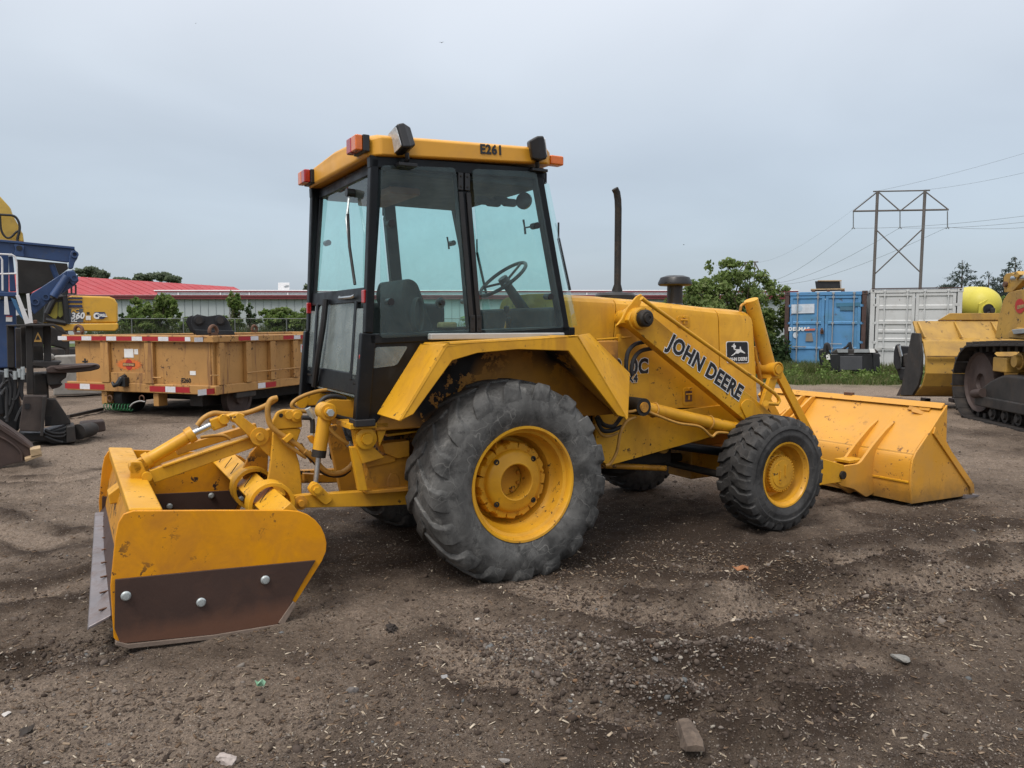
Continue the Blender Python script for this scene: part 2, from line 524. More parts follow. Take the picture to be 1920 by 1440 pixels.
# ================================================================ ground
def _lat(seed, n=256):
    return np.random.default_rng(seed).random((n, n)).astype(np.float32)
_L = {}
def vnoise(x, y, scale, seed):
    if seed not in _L: _L[seed] = _lat(seed)
    g = _L[seed]
    x = x / scale; y = y / scale
    xi = np.floor(x).astype(np.int64); yi = np.floor(y).astype(np.int64)
    fx = x - xi; fy = y - yi
    fx = fx * fx * (3 - 2 * fx); fy = fy * fy * (3 - 2 * fy)
    a = g[xi % 256, yi % 256]; b = g[(xi + 1) % 256, yi % 256]
    c = g[xi % 256, (yi + 1) % 256]; d = g[(xi + 1) % 256, (yi + 1) % 256]
    return (a * (1 - fx) + b * fx) * (1 - fy) + (c * (1 - fx) + d * fx) * fy - 0.5

def seg_dist(x, y, pts):
    best = np.full(x.shape, 1e9)
    for (ax, ay), (bx, by) in zip(pts[:-1], pts[1:]):
        dx, dy = bx - ax, by - ay
        t = np.clip(((x - ax) * dx + (y - ay) * dy) / (dx * dx + dy * dy + 1e-9), 0, 1)
        best = np.minimum(best, np.hypot(x - ax - t * dx, y - ay - t * dy))
    return best

def gpts(*uv):
    return [(G(u, v).x, G(u, v).y) for u, v in uv]

RUTS = [  # (polyline, width, depth, ridge)
    (gpts((905, 1185), (1000, 1222), (1090, 1255), (1190, 1275), (1300, 1282), (1480, 1275), (1620, 1240)), 0.10, 0.030, 0.035),
    (gpts((840, 1235), (960, 1290), (1080, 1325), (1250, 1345), (1420, 1330), (1560, 1300)), 0.11, 0.020, 0.030),
    (gpts((1010, 1105), (1150, 1150), (1300, 1165), (1480, 1140), (1650, 1100), (1920, 1060)), 0.14, 0.022, 0.030),
    (gpts((1250, 1050), (1420, 1062), (1600, 1050), (1920, 1000)), 0.16, 0.022, 0.026),
    (gpts((1640, 1180), (1760, 1120), (1920, 1075)), 0.12, 0.020, 0.030),
    (gpts((-160, 1285), (0, 1252), (110, 1230), (222, 1214)), 0.055, 0.055, 0.045),
    (gpts((-160, 1130), (60, 1105), (165, 1085)), 0.12, 0.014, 0.014),
    (gpts((-200, 905), (120, 900), (205, 885)), 0.10, 0.010, 0.012),
    (gpts((-100, 960), (80, 1010), (160, 1000)), 0.12, 0.010, 0.012),
    (gpts((640, 980), (760, 1010), (900, 1010), (1010, 1000)), 0.2, 0.02, 0.01),
]
LOOSE = gpts((880, 1200), (1000, 1245), (1110, 1265), (1250, 1262), (1420, 1235), (1500, 1210))
LOOSE2 = gpts((930, 1285), (1050, 1318), (1200, 1335), (1330, 1325))
CHIPS = gpts((1310, 1030), (1420, 1075), (1480, 1110), (1590, 1120), (1680, 1170), (1790, 1195))

def gheight(x, y):
    near = np.exp(-np.maximum(np.hypot(x, y) - 14, 0) / 10)
    h = vnoise(x, y, 3.1, 1) * 0.05 + vnoise(x, y, 1.05, 2) * 0.024
    h += (vnoise(x, y, 0.37, 3) * 0.020 + vnoise(x + y * .3, y, 0.16, 4) * 0.026 + (.25 - np.abs(vnoise(x, y, 0.11, 15))) * .020 + vnoise(x, y, 0.075, 5) * 0.024 + vnoise(x, y, 0.034, 6) * 0.016) * near
    m = y < 30
    r = np.zeros_like(h)
    xm, ym = x[m], y[m]
    rr = np.zeros_like(xm)
    for pts, w, dep, rid in RUTS:
        d = seg_dist(xm, ym, pts)
        jit = 1 + 1.2 * vnoise(xm, ym, 0.22, 9)
        fade = np.clip((np.minimum(np.hypot(xm - pts[0][0], ym - pts[0][1]), np.hypot(xm - pts[-1][0], ym - pts[-1][1])) - .12) / .45, 0, 1)
        rr += (-2.0 * dep * np.exp(-(d / w) ** 2)) * fade + 2.1 * rid * jit * fade * np.exp(-((d - 1.9 * w) / (0.7 * w)) ** 2)
    # cleat marks left by tracked machines on the right
    lx = xm - 2.6; ly = ym - 4.6
    band = np.exp(-((lx + 0.25 * ly) / 1.5) ** 2 - (ly / 1.4) ** 2)
    rr += band * 0.012 * np.sin((xm * 0.45 + ym) * 42 + 4 * vnoise(xm, ym, 0.6, 12)) * (0.5 + vnoise(xm, ym, 0.5, 13))
    # bladed, smoother strip behind the scraper
    xl = (xm - OX) * CT + (ym - OY) * ST; yl = -(xm - OX) * ST + (ym - OY) * CT
    r[m] = rr
    h += r
    # level pads where the loader stands
    xl = (x - OX) * CT + (y - OY) * ST; yl = -(x - OX) * ST + (y - OY) * CT
    for px, py in ((0, -.75), (0, .75), (2.23, -.79), (2.23, .79)):
        k = np.exp(-(((xl - px) / .45) ** 2 + ((yl - py) / .35) ** 2))
        h = h * (1 - k) + (0.0 + vnoise(x, y, 0.09, 21) * 0.025) * k
    k = np.exp(-((xl - 4.2) / .55) ** 4 - (yl / 1.15) ** 6)
    h = h * (1 - k) - 0.012 * k
    k = np.exp(-((xl + 1.75) / .5) ** 4 - (yl / 1.1) ** 6)
    h = h * (1 - k) - 0.005 * k + vnoise(x, y, 0.1, 22) * 0.02 * k
    return h

def gdry_shade(x, y):
    d = 0.60 + 0.75 * vnoise(x, y, 1.9, 31) + 0.5 * vnoise(x, y, 0.6, 32) + 0.3 * vnoise(x, y, 0.2, 33)
    for u, v, rx, ry, a in ((1080, 1120, .55, .35, .55), (600, 1120, .9, .6, .25), (720, 1150, .5, .4, .3), (200, 1380, 1.2, .6, .35), (1620, 1190, .5, .3, .6), (300, 900, 2.4, 1.1, .45),
                            (1800, 860, 1.6, .5, .4), (1700, 835, 1.5, .6, .35), (1000, 1240, .25, .12, .3), (60, 1020, 1.0, .6, .2), (520, 800, 3, 3, .35), (1600, 720, 5, 3, .25),
                            (950, 1010, 1.6, .6, -.35), (1240, 1020, .9, .5, -.4), (1150, 1310, .8, .18, -.25), (1300, 1170, .9, .25, -.3), (1850, 1250, .7, .8, -.25), (330, 1230, .6, .12, -.3), (1600, 1010, 1, .6, -.2)):  # dark spots under the loader mix damp soil with its painted shadow
        g = G(u, v)
        d += a * np.exp(-((x - g.x) / rx) ** 2 - ((y - g.y) / ry) ** 2)
    m = y < 16
    xm, ym = x[m], y[m]; q = np.zeros_like(xm)
    for pts, w, dep, rid in RUTS:
        ds = seg_dist(xm, ym, pts)
        q += .34 * np.exp(-((ds - 1.9 * w) / (0.8 * w)) ** 2) * (1 + 2 * vnoise(xm, ym, .3, 71)) - .28 * np.exp(-(ds / (.8 * w)) ** 2)
    # damp soil under the loader, darkened further to paint in its shade
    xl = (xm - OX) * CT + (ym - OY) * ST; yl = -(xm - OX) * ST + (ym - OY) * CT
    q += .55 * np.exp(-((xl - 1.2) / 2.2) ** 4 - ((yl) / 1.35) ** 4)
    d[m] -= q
    return np.clip(d, 0, 1)

def axis_pts(lo, hi, step_lo, far_lo, far_hi, ratio):
    core = np.arange(lo, hi, step_lo)
    a = []; p = lo; s = step_lo
    while p > far_lo:
        s *= ratio; p -= s; a.append(p)
    b = []; p = core[-1]; s = step_lo
    while p < far_hi:
        s *= ratio; p += s; b.append(p)
    return np.array(a[::-1] + list(core) + b)
gx = axis_pts(-4.2, 5.2, 0.0185, -900, 900, 1.045)
gy = []
p_ = 2.0
while p_ < 1500:
    gy.append(p_); p_ += max(0.0155, 0.0062 * (p_ - 1.0)) if p_ < 30 else 0.05 * p_
gy = np.array([-60, -20, -6, -2, 0, 1.0, 1.5, 1.8] + gy)
GX, GY = np.meshgrid(gx, gy, indexing='ij')
GZ = gheight(GX.ravel(), GY.ravel())
DRY_SHADE = gdry_shade(GX.ravel(), GY.ravel())
nx_, ny_ = len(gx), len(gy)
idx = np.arange(nx_ * ny_).reshape(nx_, ny_)
GF = np.stack([idx[:-1, :-1], idx[1:, :-1], idx[1:, 1:], idx[:-1, 1:]], -1).reshape(-1, 4)
GV = np.stack([GX.ravel(), GY.ravel(), GZ], -1)

def ground_mat():
    m = bpy.data.materials.new('damp_dirt_and_gravel'); m.use_nodes = True
    nt = m.node_tree; nt.nodes.clear()
    out = nt.nodes.new('ShaderNodeOutputMaterial'); bs = nt.nodes.new('ShaderNodeBsdfPrincipled')
    nt.links.new(bs.outputs[0], out.inputs[0])
    V = nt.nodes.new('ShaderNodeTexCoord').outputs['Object']
    at = nt.nodes.new('ShaderNodeAttribute'); at.attribute_name = 'tone'
    sep = nt.nodes.new('ShaderNodeSeparateColor'); nt.links.new(at.outputs['Color'], sep.inputs[0])
    dry_shade = sep.outputs[0]
    f = _math(nt, 'ADD', dry_shade, _math(nt, 'MULTIPLY', _math(nt, 'SUBTRACT', _noise(nt, V, 9, 7, 0.7), 0.5), 0.9))
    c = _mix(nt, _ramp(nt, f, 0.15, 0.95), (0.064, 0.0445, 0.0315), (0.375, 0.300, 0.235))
    c = _mix(nt, _ramp(nt, _noise(nt, V, 48, 7, 0.8), 0.42, 0.62, 0, 0.65), c, (0.058, 0.043, 0.033))
    c = _mix(nt, _ramp(nt, _noise(nt, V, 170, 4, 0.7), 0.35, 0.65, 0.0, 1.0), c, _mix(nt, 1.0, c, (0.52, 0.48, 0.44), 'MULTIPLY'))
    # gravel specks
    vo = _n(nt, 'ShaderNodeTexVoronoi', Scale=95.0); nt.links.new(V, vo.inputs['Vector'])
    sp = _n(nt, 'ShaderNodeSeparateColor'); nt.links.new(vo.outputs['Color'], sp.inputs[0])
    pick = _ramp(nt, sp.outputs[0], 0.80, 0.82)
    near = _ramp(nt, vo.outputs['Distance'], 0.28, 0.40, 1, 0)
    spk = _math(nt, 'MULTIPLY', pick, near)
    c2 = _mix(nt, sp.outputs[1], (0.08, 0.062, 0.05), (0.36, 0.31, 0.26))
    c = _mix(nt, spk, c, c2)
    # grass far off and under the containers
    c = _mix(nt, sep.outputs[1], c, (0.075, 0.105, 0.032))
    nt.links.new(c, bs.inputs['Base Color'])
    bs.inputs['Roughness'].default_value = 0.93
    bs.inputs['Specular IOR Level'].default_value = 0.22
    b = _n(nt, 'ShaderNodeBump', Strength=1.0, Distance=0.03)
    hh = _math(nt, 'ADD', _noise(nt, V, 30, 10, 0.78), _math(nt, 'MULTIPLY', spk, 0.35))
    nt.links.new(hh, b.inputs['Height'])
    nt.links.new(b.outputs[0], bs.inputs['Normal'])
    return m
M['ground'] = ground_mat()

def grassiness(x, y):
    a = np.clip((y - 34) / 8, 0, 1)
    # verge in front of the containers, on the right
    d = np.exp(-((y - 22.6 - 0.05 * (x - 9)) / 2.7) ** 4) * np.clip((x - 6.2) / 0.8, 0, 1) * np.clip((19 - x) / 2, 0, 1)
    e = np.exp(-((y - 20.5) / 1.3) ** 2) * np.clip((x + 8) / 1, 0, 1) * np.clip((0 - x) / 1, 0, 1)
    n = vnoise(x, y, 0.9, 41) + 0.6 * vnoise(x, y, 0.3, 42)
    return np.clip(np.maximum(a, np.maximum(d, e)) * 1.3 + n * 0.7 * np.maximum(d, e), 0, 1)
gt = np.zeros((len(GV), 3), dtype=np.float32)
gt[:, 0] = DRY_SHADE
gt[:, 1] = grassiness(GX.ravel(), GY.ravel())
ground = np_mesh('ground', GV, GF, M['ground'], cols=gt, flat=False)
ground['kind'] = 'structure'

def gz(x, y):
    return float(gheight(np.array([float(x)]), np.array([float(y)]))[0])

# ---------------------------------------------------------------- loose gravel, clods and wood chips
_ico = bmesh.new(); bmesh.ops.create_icosphere(_ico, subdivisions=1, radius=1.0)
_ico.verts.ensure_lookup_table()
ICO_V = np.array([v.co[:] for v in _ico.verts]); ICO_F = np.array([[v.index for v in f.verts] for f in _ico.faces]); _ico.free()
BOX_V = np.array([(x, y, z) for x in (-1, 1) for y in (-1, 1) for z in (-1, 1)], dtype=float)
BOX_F = np.array([(0, 1, 3, 2), (4, 6, 7, 5), (0, 4, 5, 1), (2, 3, 7, 6), (0, 2, 6, 4), (1, 5, 7, 3)])

def rot_mats(n, rng, tilt):
    a = rng.random(n) * 2 * pi; b = rng.normal(0, tilt, n); c = rng.normal(0, tilt, n)
    ca, sa, cb, sb, cc, sc = np.cos(a), np.sin(a), np.cos(b), np.sin(b), np.cos(c), np.sin(c)
    Rz = np.zeros((n, 3, 3)); Rz[:, 0, 0] = ca; Rz[:, 0, 1] = -sa; Rz[:, 1, 0] = sa; Rz[:, 1, 1] = ca; Rz[:, 2, 2] = 1
    Rx = np.zeros((n, 3, 3)); Rx[:, 0, 0] = 1; Rx[:, 1, 1] = cb; Rx[:, 1, 2] = -sb; Rx[:, 2, 1] = sb; Rx[:, 2, 2] = cb
    Ry = np.zeros((n, 3, 3)); Ry[:, 1, 1] = 1; Ry[:, 0, 0] = cc; Ry[:, 0, 2] = sc; Ry[:, 2, 0] = -sc; Ry[:, 2, 2] = cc
    return Rz @ Rx @ Ry

def scatter(name, P, sizes, tones, bv, bf, mat, rng, tilt, jitter=0.0):
    n = len(P)
    rm = rot_mats(n, rng, tilt)
    V = bv[None] * sizes[:, None, :]
    if jitter: V = V * (1 + rng.normal(0, jitter, (n, len(bv), 1)))
    V = np.einsum('nij,nkj->nki', rm, V) + P[:, None, :]
    F = (bf[None] + (np.arange(n) * len(bv))[:, None, None]).reshape(-1, bf.shape[1])
    C_ = np.repeat(tones[:, None, :], len(bv), 1).reshape(-1, 3)
    o = np_mesh(name, V.reshape(-1, 3), F, mat, cols=C_, flat=True)
    o['kind'] = 'stuff'
    return o

def wedge(n, rng, y0, y1):
    t = rng.random(n)
    y = 1 / ((1 - t) / y0 + t / y1)             # density falls off with distance
    x = (rng.random(n) * 2 - 1) * (0.78 * y + 0.4)
    return x, y

def near_line(n, rng, pts, w):
    pts = np.array(pts); seg = rng.integers(0, len(pts) - 1, n); t = rng.random(n)[:, None]
    p = pts[seg] * (1 - t) + pts[seg + 1] * t + rng.normal(0, w, (n, 2))
    return p[:, 0], p[:, 1]

M['stones'] = tonemat('gravel_stone', 0.85, 0.25)
rng = np.random.default_rng(5)
xs, ys = [], []
a, b = wedge(15000, rng, 2.2, 22); xs.append(a); ys.append(b)
for pts, k, w in ((gpts((960, 1185), (1050, 1215), (1150, 1238), (1260, 1248), (1400, 1238), (1480, 1215)), 2600, .055), (gpts((900, 1225), (980, 1268), (1080, 1300), (1200, 1318), (1330, 1310)), 1700, .05), (LOOSE, 700, .12), (RUTS[2][0], 1500, .20), (RUTS[3][0], 1200, .25), (RUTS[4][0], 700, .15), (RUTS[5][0], 500, .10)):
    a, b = near_line(k, rng, pts, w); xs.append(a); ys.append(b)
X = np.concatenate(xs); Y = np.concatenate(ys)
keep = (vnoise(X, Y, 0.5, 51) + vnoise(X, Y, 1.6, 52) * 0.8 + 0.22 + (np.arange(len(X)) >= 15000) * 0.5) > rng.random(len(X)) * 0.55 - 0.1
X, Y = X[keep], Y[keep]; n = len(X)
s = np.exp(rng.normal(np.log(0.0044), 0.48, n)); s = np.minimum(s, 0.020) * (1 + 0.04 * Y)
S3 = np.stack([s * rng.uniform(.8, 1.5, n), s * rng.uniform(.7, 1.1, n), s * rng.uniform(.45, .8, n)], -1)
Z = gheight(X, Y) - S3[:, 2] * 0.10
pal = np.array([(.075, .058, .046), (.060, .045, .036), (.10, .08, .066), (.16, .135, .115), (.16, .14, .12), (.11, .115, .115), (.24, .215, .18), (.38, .35, .31), (.14, .085, .05)])
pr = np.array([.27, .20, .19, .15, .08, .04, .045, .006, .019]); pr = pr / pr.sum()
tn = pal[rng.choice(len(pal), n, p=pr)] * rng.uniform(.8, 1.2, (n, 1))
gravel = scatter('gravel', np.stack([X, Y, Z], -1), S3, tn, ICO_V, ICO_F, M['stones'], rng, 0.35, 0.20)
tag(gravel, 'loose gravel and dark soil clods strewn over the dirt yard', 'gravel')

n = 60000
X, Y = wedge(n, rng, 2.1, 14)
k = (vnoise(X, Y, 0.35, 61) + 0.9 * vnoise(X, Y, 1.3, 62) + .25) > rng.random(n) * .6 - .15
X, Y = X[k], Y[k]; n = len(X)
s = np.exp(rng.normal(np.log(0.0026), 0.38, n)) * (1 + .10 * Y)
S3 = np.stack([s * rng.uniform(.8, 1.6, n), s * rng.uniform(.7, 1.1, n), s * rng.uniform(.5, .9, n)], -1)
OCT_V = np.array([(1, 0, 0), (-1, 0, 0), (0, 1, 0), (0, -1, 0), (0, 0, 1), (0, 0, -1)], float)
OCT_F = np.array([(0, 2, 4), (2, 1, 4), (1, 3, 4), (3, 0, 4), (2, 0, 5), (1, 2, 5), (3, 1, 5), (0, 3, 5)])
pal = np.array([(.06, .045, .035), (.09, .070, .056), (.13, .105, .085), (.18, .15, .122), (.25, .215, .18), (.40, .36, .32)])
tn = pal[rng.choice(6, n, p=[.36, .27, .20, .12, .04, .01])] * rng.uniform(.8, 1.2, (n, 1))
grit = scatter('grit', np.stack([X, Y, gheight(X, Y) + s * .2], -1), S3, tn, OCT_V, OCT_F, M['stones'], rng, 0.4, 0.1)
tag(grit, 'fine grit and sand grains covering the dirt yard', 'grit')
xs, ys = [], []
for pts, w, dep, rid in RUTS[:6]:
    for sg in (1,):
        L_ = sum(math.hypot(b[0] - a[0], b[1] - a[1]) for a, b in zip(pts[:-1], pts[1:]))
        a, b = near_line(int(L_ * 650), rng, pts, w * 1.5); xs.append(a); ys.append(b)
a, b = wedge(4500, rng, 2.2, 11); xs.append(a); ys.append(b)
X = np.concatenate(xs); Y = np.concatenate(ys); n = len(X)
s = np.minimum(np.exp(rng.normal(np.log(0.0055), 0.5, n)), .017)
S3 = np.stack([s * rng.uniform(.8, 1.4, n), s * rng.uniform(.7, 1.1, n), s * rng.uniform(.5, .85, n)], -1)
tn = np.array([(.050, .036, .027), (.040, .028, .021), (.066, .049, .038), (.085, .066, .052)])[rng.choice(4, n, p=[.4, .25, .25, .1])] * rng.uniform(.85, 1.2, (n, 1))
clods = scatter('soil_clods', np.stack([X, Y, gheight(X, Y) + S3[:, 2] * .1], -1), S3, tn, ICO_V, ICO_F, M['stones'], rng, 0.5, 0.34)
tag(clods, 'dark crumbly soil clods along the churned ruts', 'soil clods')
M['chips'] = tonemat('wood_chip', 0.85, 0.15)
xs, ys = [], []
a, b = wedge(14000, rng, 2.2, 20); xs.append(a); ys.append(b)
for pts, k, w in ((CHIPS, 2600, .16), (gpts((1000, 1110), (1130, 1080), (1300, 1040)), 900, .2), (gpts((1750, 960), (1900, 1000), (1800, 1150)), 1200, .35), (gpts((700, 1330), (1000, 1200)), 500, .3)):
    a, b = near_line(k, rng, pts, w); xs.append(a); ys.append(b)
X = np.concatenate(xs); Y = np.concatenate(ys); n = len(X)
ln = np.minimum(np.exp(rng.normal(np.log(0.0062), 0.5, n)), .0135) * (1 + 0.03 * Y)
S3 = np.stack([ln, ln * rng.uniform(.14, .38, n), ln * rng.uniform(.06, .14, n)], -1)
Z = gheight(X, Y) + 0.003
pal = np.array([(.085, .060, .042), (.14, .095, .062), (.20, .15, .105), (.30, .245, .18), (.42, .36, .28), (.06, .042, .03)])
tn = pal[rng.choice(6, n, p=[.22, .26, .22, .16, .07, .07])] * rng.uniform(.8, 1.2, (n, 1))
chips = scatter('wood_chips', np.stack([X, Y, Z], -1), S3, tn, BOX_V, BOX_F, M['chips'], rng, 0.3, 0.1)
tag(chips, 'brown wood chips and splinters scattered over the dirt', 'wood chips')

# ================================================================ the yellow loader tractor
def AP(u, v, p, n):                      # loader coordinates on any plane
    o, d = _lray(u, v); p = vec(p); n = vec(n)
    return o + d * ((p - o).dot(n) / d.dot(n))

def beam(mb, p0, p1, w, t, ref=(0, 1, 0), w1=None):
    p0 = vec(p0); p1 = vec(p1); d = (p1 - p0).normalized(); rf = vec(ref)
    e2 = (rf - d * rf.dot(d)).normalized(); e1 = d.cross(e2)
    w1 = w if w1 is None else w1
    a = [p0 + e1 * (w / 2 * i) + e2 * (t / 2 * j) for i, j in ((-1, -1), (1, -1), (1, 1), (-1, 1))]
    b = [p1 + e1 * (w1 / 2 * i) + e2 * (t / 2 * j) for i, j in ((-1, -1), (1, -1), (1, 1), (-1, 1))]
    return mb.hexa(a, b)

def plate(mb, pts, thick):               # polygon thickened towards +y (inwards on the right side)
    return mb.prism(pts, (0, thick, 0))

def pin(mb, c, r, y0, y1, n=20):
    return mb.cyl((c[0], y0, c[2]), (c[0], y1, c[2]), r, n=n)

def rounded(pts, rads, n=6):             # polygon with rounded corners (3D points)
    out = []; m = len(pts); pts = [vec(p) for p in pts]
    for i in range(m):
        r_ = rads[i] if isinstance(rads, (list, tuple)) else rads
        p = pts[i]; a = pts[i - 1] - p; b = pts[(i + 1) % m] - p
        if r_ <= 0: out.append(p); continue
        t = min(r_, a.length * .49, b.length * .49)
        s0 = p + a.normalized() * t; s1 = p + b.normalized() * t
        for k in range(n + 1):
            q = k / n
            out.append(s0 * (1 - q) ** 2 + p * (2 * q * (1 - q)) + s1 * q * q)
    return out

loader = empty('loader_tractor', (OX, OY, 0), TH, 'large yellow loader tractor with black glazed cab, front bucket and rear box scraper', 'loader')
YL, YD = M['yellow'], M['yellow_dirty']

# ---------------------------------------------------------------- wheels
def tyre_mesh(prof, lugs, c, s, n=72):
    mb = MB()
    mb.lathe([(r_, h) for r_, h in prof], c, (0, s, 0), n, caps=False)
    c = vec(c)
    for (secs, count, ph, hw0) in lugs:  # secs: (h, r_top, r_bot, d_angle, half width rad)
        for k in range(count):
            a0 = 2 * pi * (k + ph) / count
            rows = []
            for h, rt, rb, da, hw in secs:
                row = []
                for sg, rr in ((-1, rb), (-.72, rt), (.72, rt), (1, rb)):
                    a = a0 + da + sg * hw
                    row.append(c + Vector((rr * cos(a), s * h, rr * sin(a))))
                rows.append(row)
            vs_ = [p for row in rows for p in row]; m = len(rows)
            fs = []
            for i in range(m - 1):
                for j in range(3):
                    fs.append((i * 4 + j, i * 4 + j + 1, (i + 1) * 4 + j + 1, (i + 1) * 4 + j))
            fs.append((0, 1, 2, 3)); fs.append(((m - 1) * 4 + 3, (m - 1) * 4 + 2, (m - 1) * 4 + 1, (m - 1) * 4))
            mb.add(vs_, fs)
    return mb

ZR, ZF, LW = 0.575, 0.415, 2.230
def rear_wheel(s):
    c = (0, 0, ZR)
    rim = MB().lathe([(.338, .935), (.347, .948), (.343, .958), (.330, .957), (.322, .945), (.318, .915), (.300, .905), (.296, .84), (.283, .815), (.270, .80), (.262, .72), (.250, .70), (.15, .705), (.10, .735), (.0, .735)], c, (0, s, 0), 64, caps=False)
    w = rim.build('rear_wheel', YL, loader, angle=28)
    prof = [(.325, .565), (.345, .535), (.42, .518), (.50, .525), (.557, .55), (.585, .60), (.593, .75), (.585, .90), (.557, .948), (.50, .974), (.45, .982), (.42, .981), (.385, .972), (.36, .962), (.345, .952), (.325, .94)]
    d = .33
    secs = lambda g: [(.75 + g * (-.02), .607, .56, -.04, .085), (.75 + g * .09, .608, .56, .10, .090), (.75 + g * .165, .603, .55, .20, .105), (.75 + g * .203, .587, .53, .25, .125), (.75 + g * .222, .556, .50, .275, .130), (.75 + g * .2255, .515, .46, .29, .110), (.75 + g * .222, .478, .44, .295, .07)]
    t = tyre_mesh(prof, [(secs(1), 17, 0.0, 0), (secs(-1), 17, 0.5, 0)], c, s).build('tyre', M['tyre_grey'], w, bevel=0.007, seg=2, angle=40)
    # cast wheel weight with notched rim
    wm = MB()
    out_ = []
    N = 192
    for k in range(N):
        a = 2 * pi * k / N; q = (k % (N // 8)) / (N // 8)
        r_ = .236 + .004 * cos(8 * a)
        if q < .16 or q > .84: r_ -= .014
        if .46 < q < .54: r_ -= .034
        out_.append((r_ * cos(a + .2), r_ * sin(a + .2)))
    ring = lambda h, sc, off=0: [Vector((x * sc, s * h, z * sc + ZR)) for x, z in out_]
    r0, r1, r2 = ring(.72, 1), ring(.800, 1), ring(.812, .965)
    wm.add(r0 + r1 + r2, [(i, (i + 1) % N, N + (i + 1) % N, N + i) for i in range(N)] + [(N + i, N + (i + 1) % N, 2 * N + (i + 1) % N, 2 * N + i) for i in range(N)])
    inner = [Vector((.17 * cos(2 * pi * k / N + .2), s * .812, .17 * sin(2 * pi * k / N + .2) + ZR)) for k in range(N)]
    wm.add(r2 + inner, [(i, (i + 1) % N, N + (i + 1) % N, N + i) for i in range(N)])
    wm.lathe([(.192, .811), (.186, .832), (.176, .842), (.160, .848), (.125, .856), (.112, .862), (.106, .860), (.104, .79), (.102, .74)], c, (0, s, 0), 64, caps=False)
    wm.build('wheel_weight', YL, w, angle=35)
    for k in range(8):
        a = 2 * pi * k / 8 + .2
        m_ = MB()
        x, z = .210 * cos(a), .210 * sin(a) + ZR
        m_.cyl((x, s * .80, z), (x, s * .818, z), .0125, n=6).cyl((x, s * .818, z), (x, s * .826, z), .007, n=8)
        m_.build('bolt', YL, w)
    for k in range(8):
        a = 2 * pi * (k + .5) / 8
        x, z = .083 * cos(a), .083 * sin(a) + ZR
        MB().cyl((x, s * .735, z), (x, s * .752, z), .012, n=6).build('bolt', YD, w)
    for k in range(4):
        a = 2 * pi * (k + .5) / 4
        x, z = .178 * cos(a), .178 * sin(a) + ZR
        MB().lathe([(.017, 0), (.017, .01), (.009, .011), (.008, .004), (0, .004)], (x, s * .838, z), (0, s, 0), 12).build('bolt_hole', M['grime'], w)
    MB().tube([(-.17, s * .92, ZR + .255), (-.165, s * .90, ZR + .235), (-.15, s * .885, ZR + .215)], .006, 6).build('valve_stem', YD, w)
    return w
def front_wheel(s):
    c = (LW, 0, ZF)
    y0 = .79
    rim = MB().lathe([(.232, .925), (.243, .934), (.240, .943), (.228, .941), (.222, .928), (.208, .915), (.205, .86), (.196, .845), (.188, .835), (.180, .80), (.150, .795), (.0, .795)], c, (0, s, 0), 56, caps=False)
    w = rim.build('front_wheel', YL, loader, angle=28)
    prof = [(.225, .655), (.24, .640), (.30, .625), (.35, .630), (.385, .648), (.402, .68), (.406, .79), (.402, .90), (.386, .934), (.370, .944), (.350, .953), (.335, .957), (.330, .951), (.315, .951), (.30, .957), (.285, .957), (.275, .950), (.255, .946), (.24, .938), (.225, .925)]
    def secs(g, k):
        return [(.79 - g * .015, .424, .38, -.06, .108), (.79 + g * .045, .425, .38, .00, .112), (.79 + g * .075, .424, .38, .075, .104), (.79 + g * .115, .421, .38, .085, .112), (.79 + g * .143, .411, .37, .10, .116), (.79 + g * .157, .383, .35, .105, .112)]
    tyre_mesh(prof, [(secs(1, 0), 24, 0.0, 0), (secs(-1, 0), 24, 0.5, 0)], c, s).build('tyre', M['tyre_dark'], w, bevel=0.006, seg=2, angle=45)
    hub = MB().lathe([(.150, .79), (.146, .845), (.138, .865), (.128, .868), (.126, .892), (.120, .898), (.100, .899), (.098, .904), (.0, .906)], c, (0, s, 0), 48)
    hub.build('hub', YL, w, angle=28)
    for k in range(36):
        a = 2 * pi * k / 36
        p = Vector((LW + .127 * cos(a), s * .884, ZF + .127 * sin(a)))
        if k == 0:
            tooth = MB().box((0, 0, 0), (.014, .026, .011)).build('hub_tooth', YL, w, bevel=.002)
        else:
            tooth = tooth.copy(); COL.objects.link(tooth)
        tooth.location = p; tooth.rotation_euler = (0, -a, 0)
    for k in range(2):
        sg = 1 if k else -1
        MB().box((LW + sg * .028, s * .909, ZF + sg * .02), (.012, .008, .09)).build('cast_bar', YL, w, bevel=.002)
    for k in range(5):
        a = 2 * pi * k / 5 + .5
        x, z = LW + .172 * cos(a), ZF + .172 * sin(a)
        MB().cyl((x, s * .795, z), (x, s * .818, z), .012, n=6).build('lug_nut', YD, w)
    return w
for s in (-1, 1):
    rear_wheel(s); front_wheel(s)

# ---------------------------------------------------------------- chassis
mb = MB()
mb.bx(-.55, .95, -.30, .30, .42, 1.02).bx(.90, 2.35, -.27, .27, .55, .82)
mb.build('chassis', YD, loader, bevel=.015)
MB().cyl((0, -.72, ZR), (0, .72, ZR), .12, n=24).build('rear_axle', YD, loader)
mb = MB().bx(2.16, 2.30, -.62, .62, .33, .50).bx(2.05, 2.42, -.14, .14, .26, .56)
mb.lathe([(.03, 0), (.10, .02), (.11, .16), (.09, .2)], (LW, -.58, ZF), (0, -1, 0), 20).lathe([(.03, 0), (.10, .02), (.11, .16), (.09, .2)], (LW, .58, ZF), (0, 1, 0), 20)
mb.build('front_axle', YD, loader, bevel=.01)
MB().cyl((.6, 0, .52), (2.1, 0, .42), .035).build('drive_shaft', M['grime'], loader)
MB().cyl((1.95, -.60, .38), (1.95, .45, .38), .028).build('tie_rod', M['grime'], loader)
mb = MB().cyl((1.55, -.36, .62), (2.15, -.52, .52), .035).cyl((2.13, -.47, .56), (2.13, -.57, .50), .045)
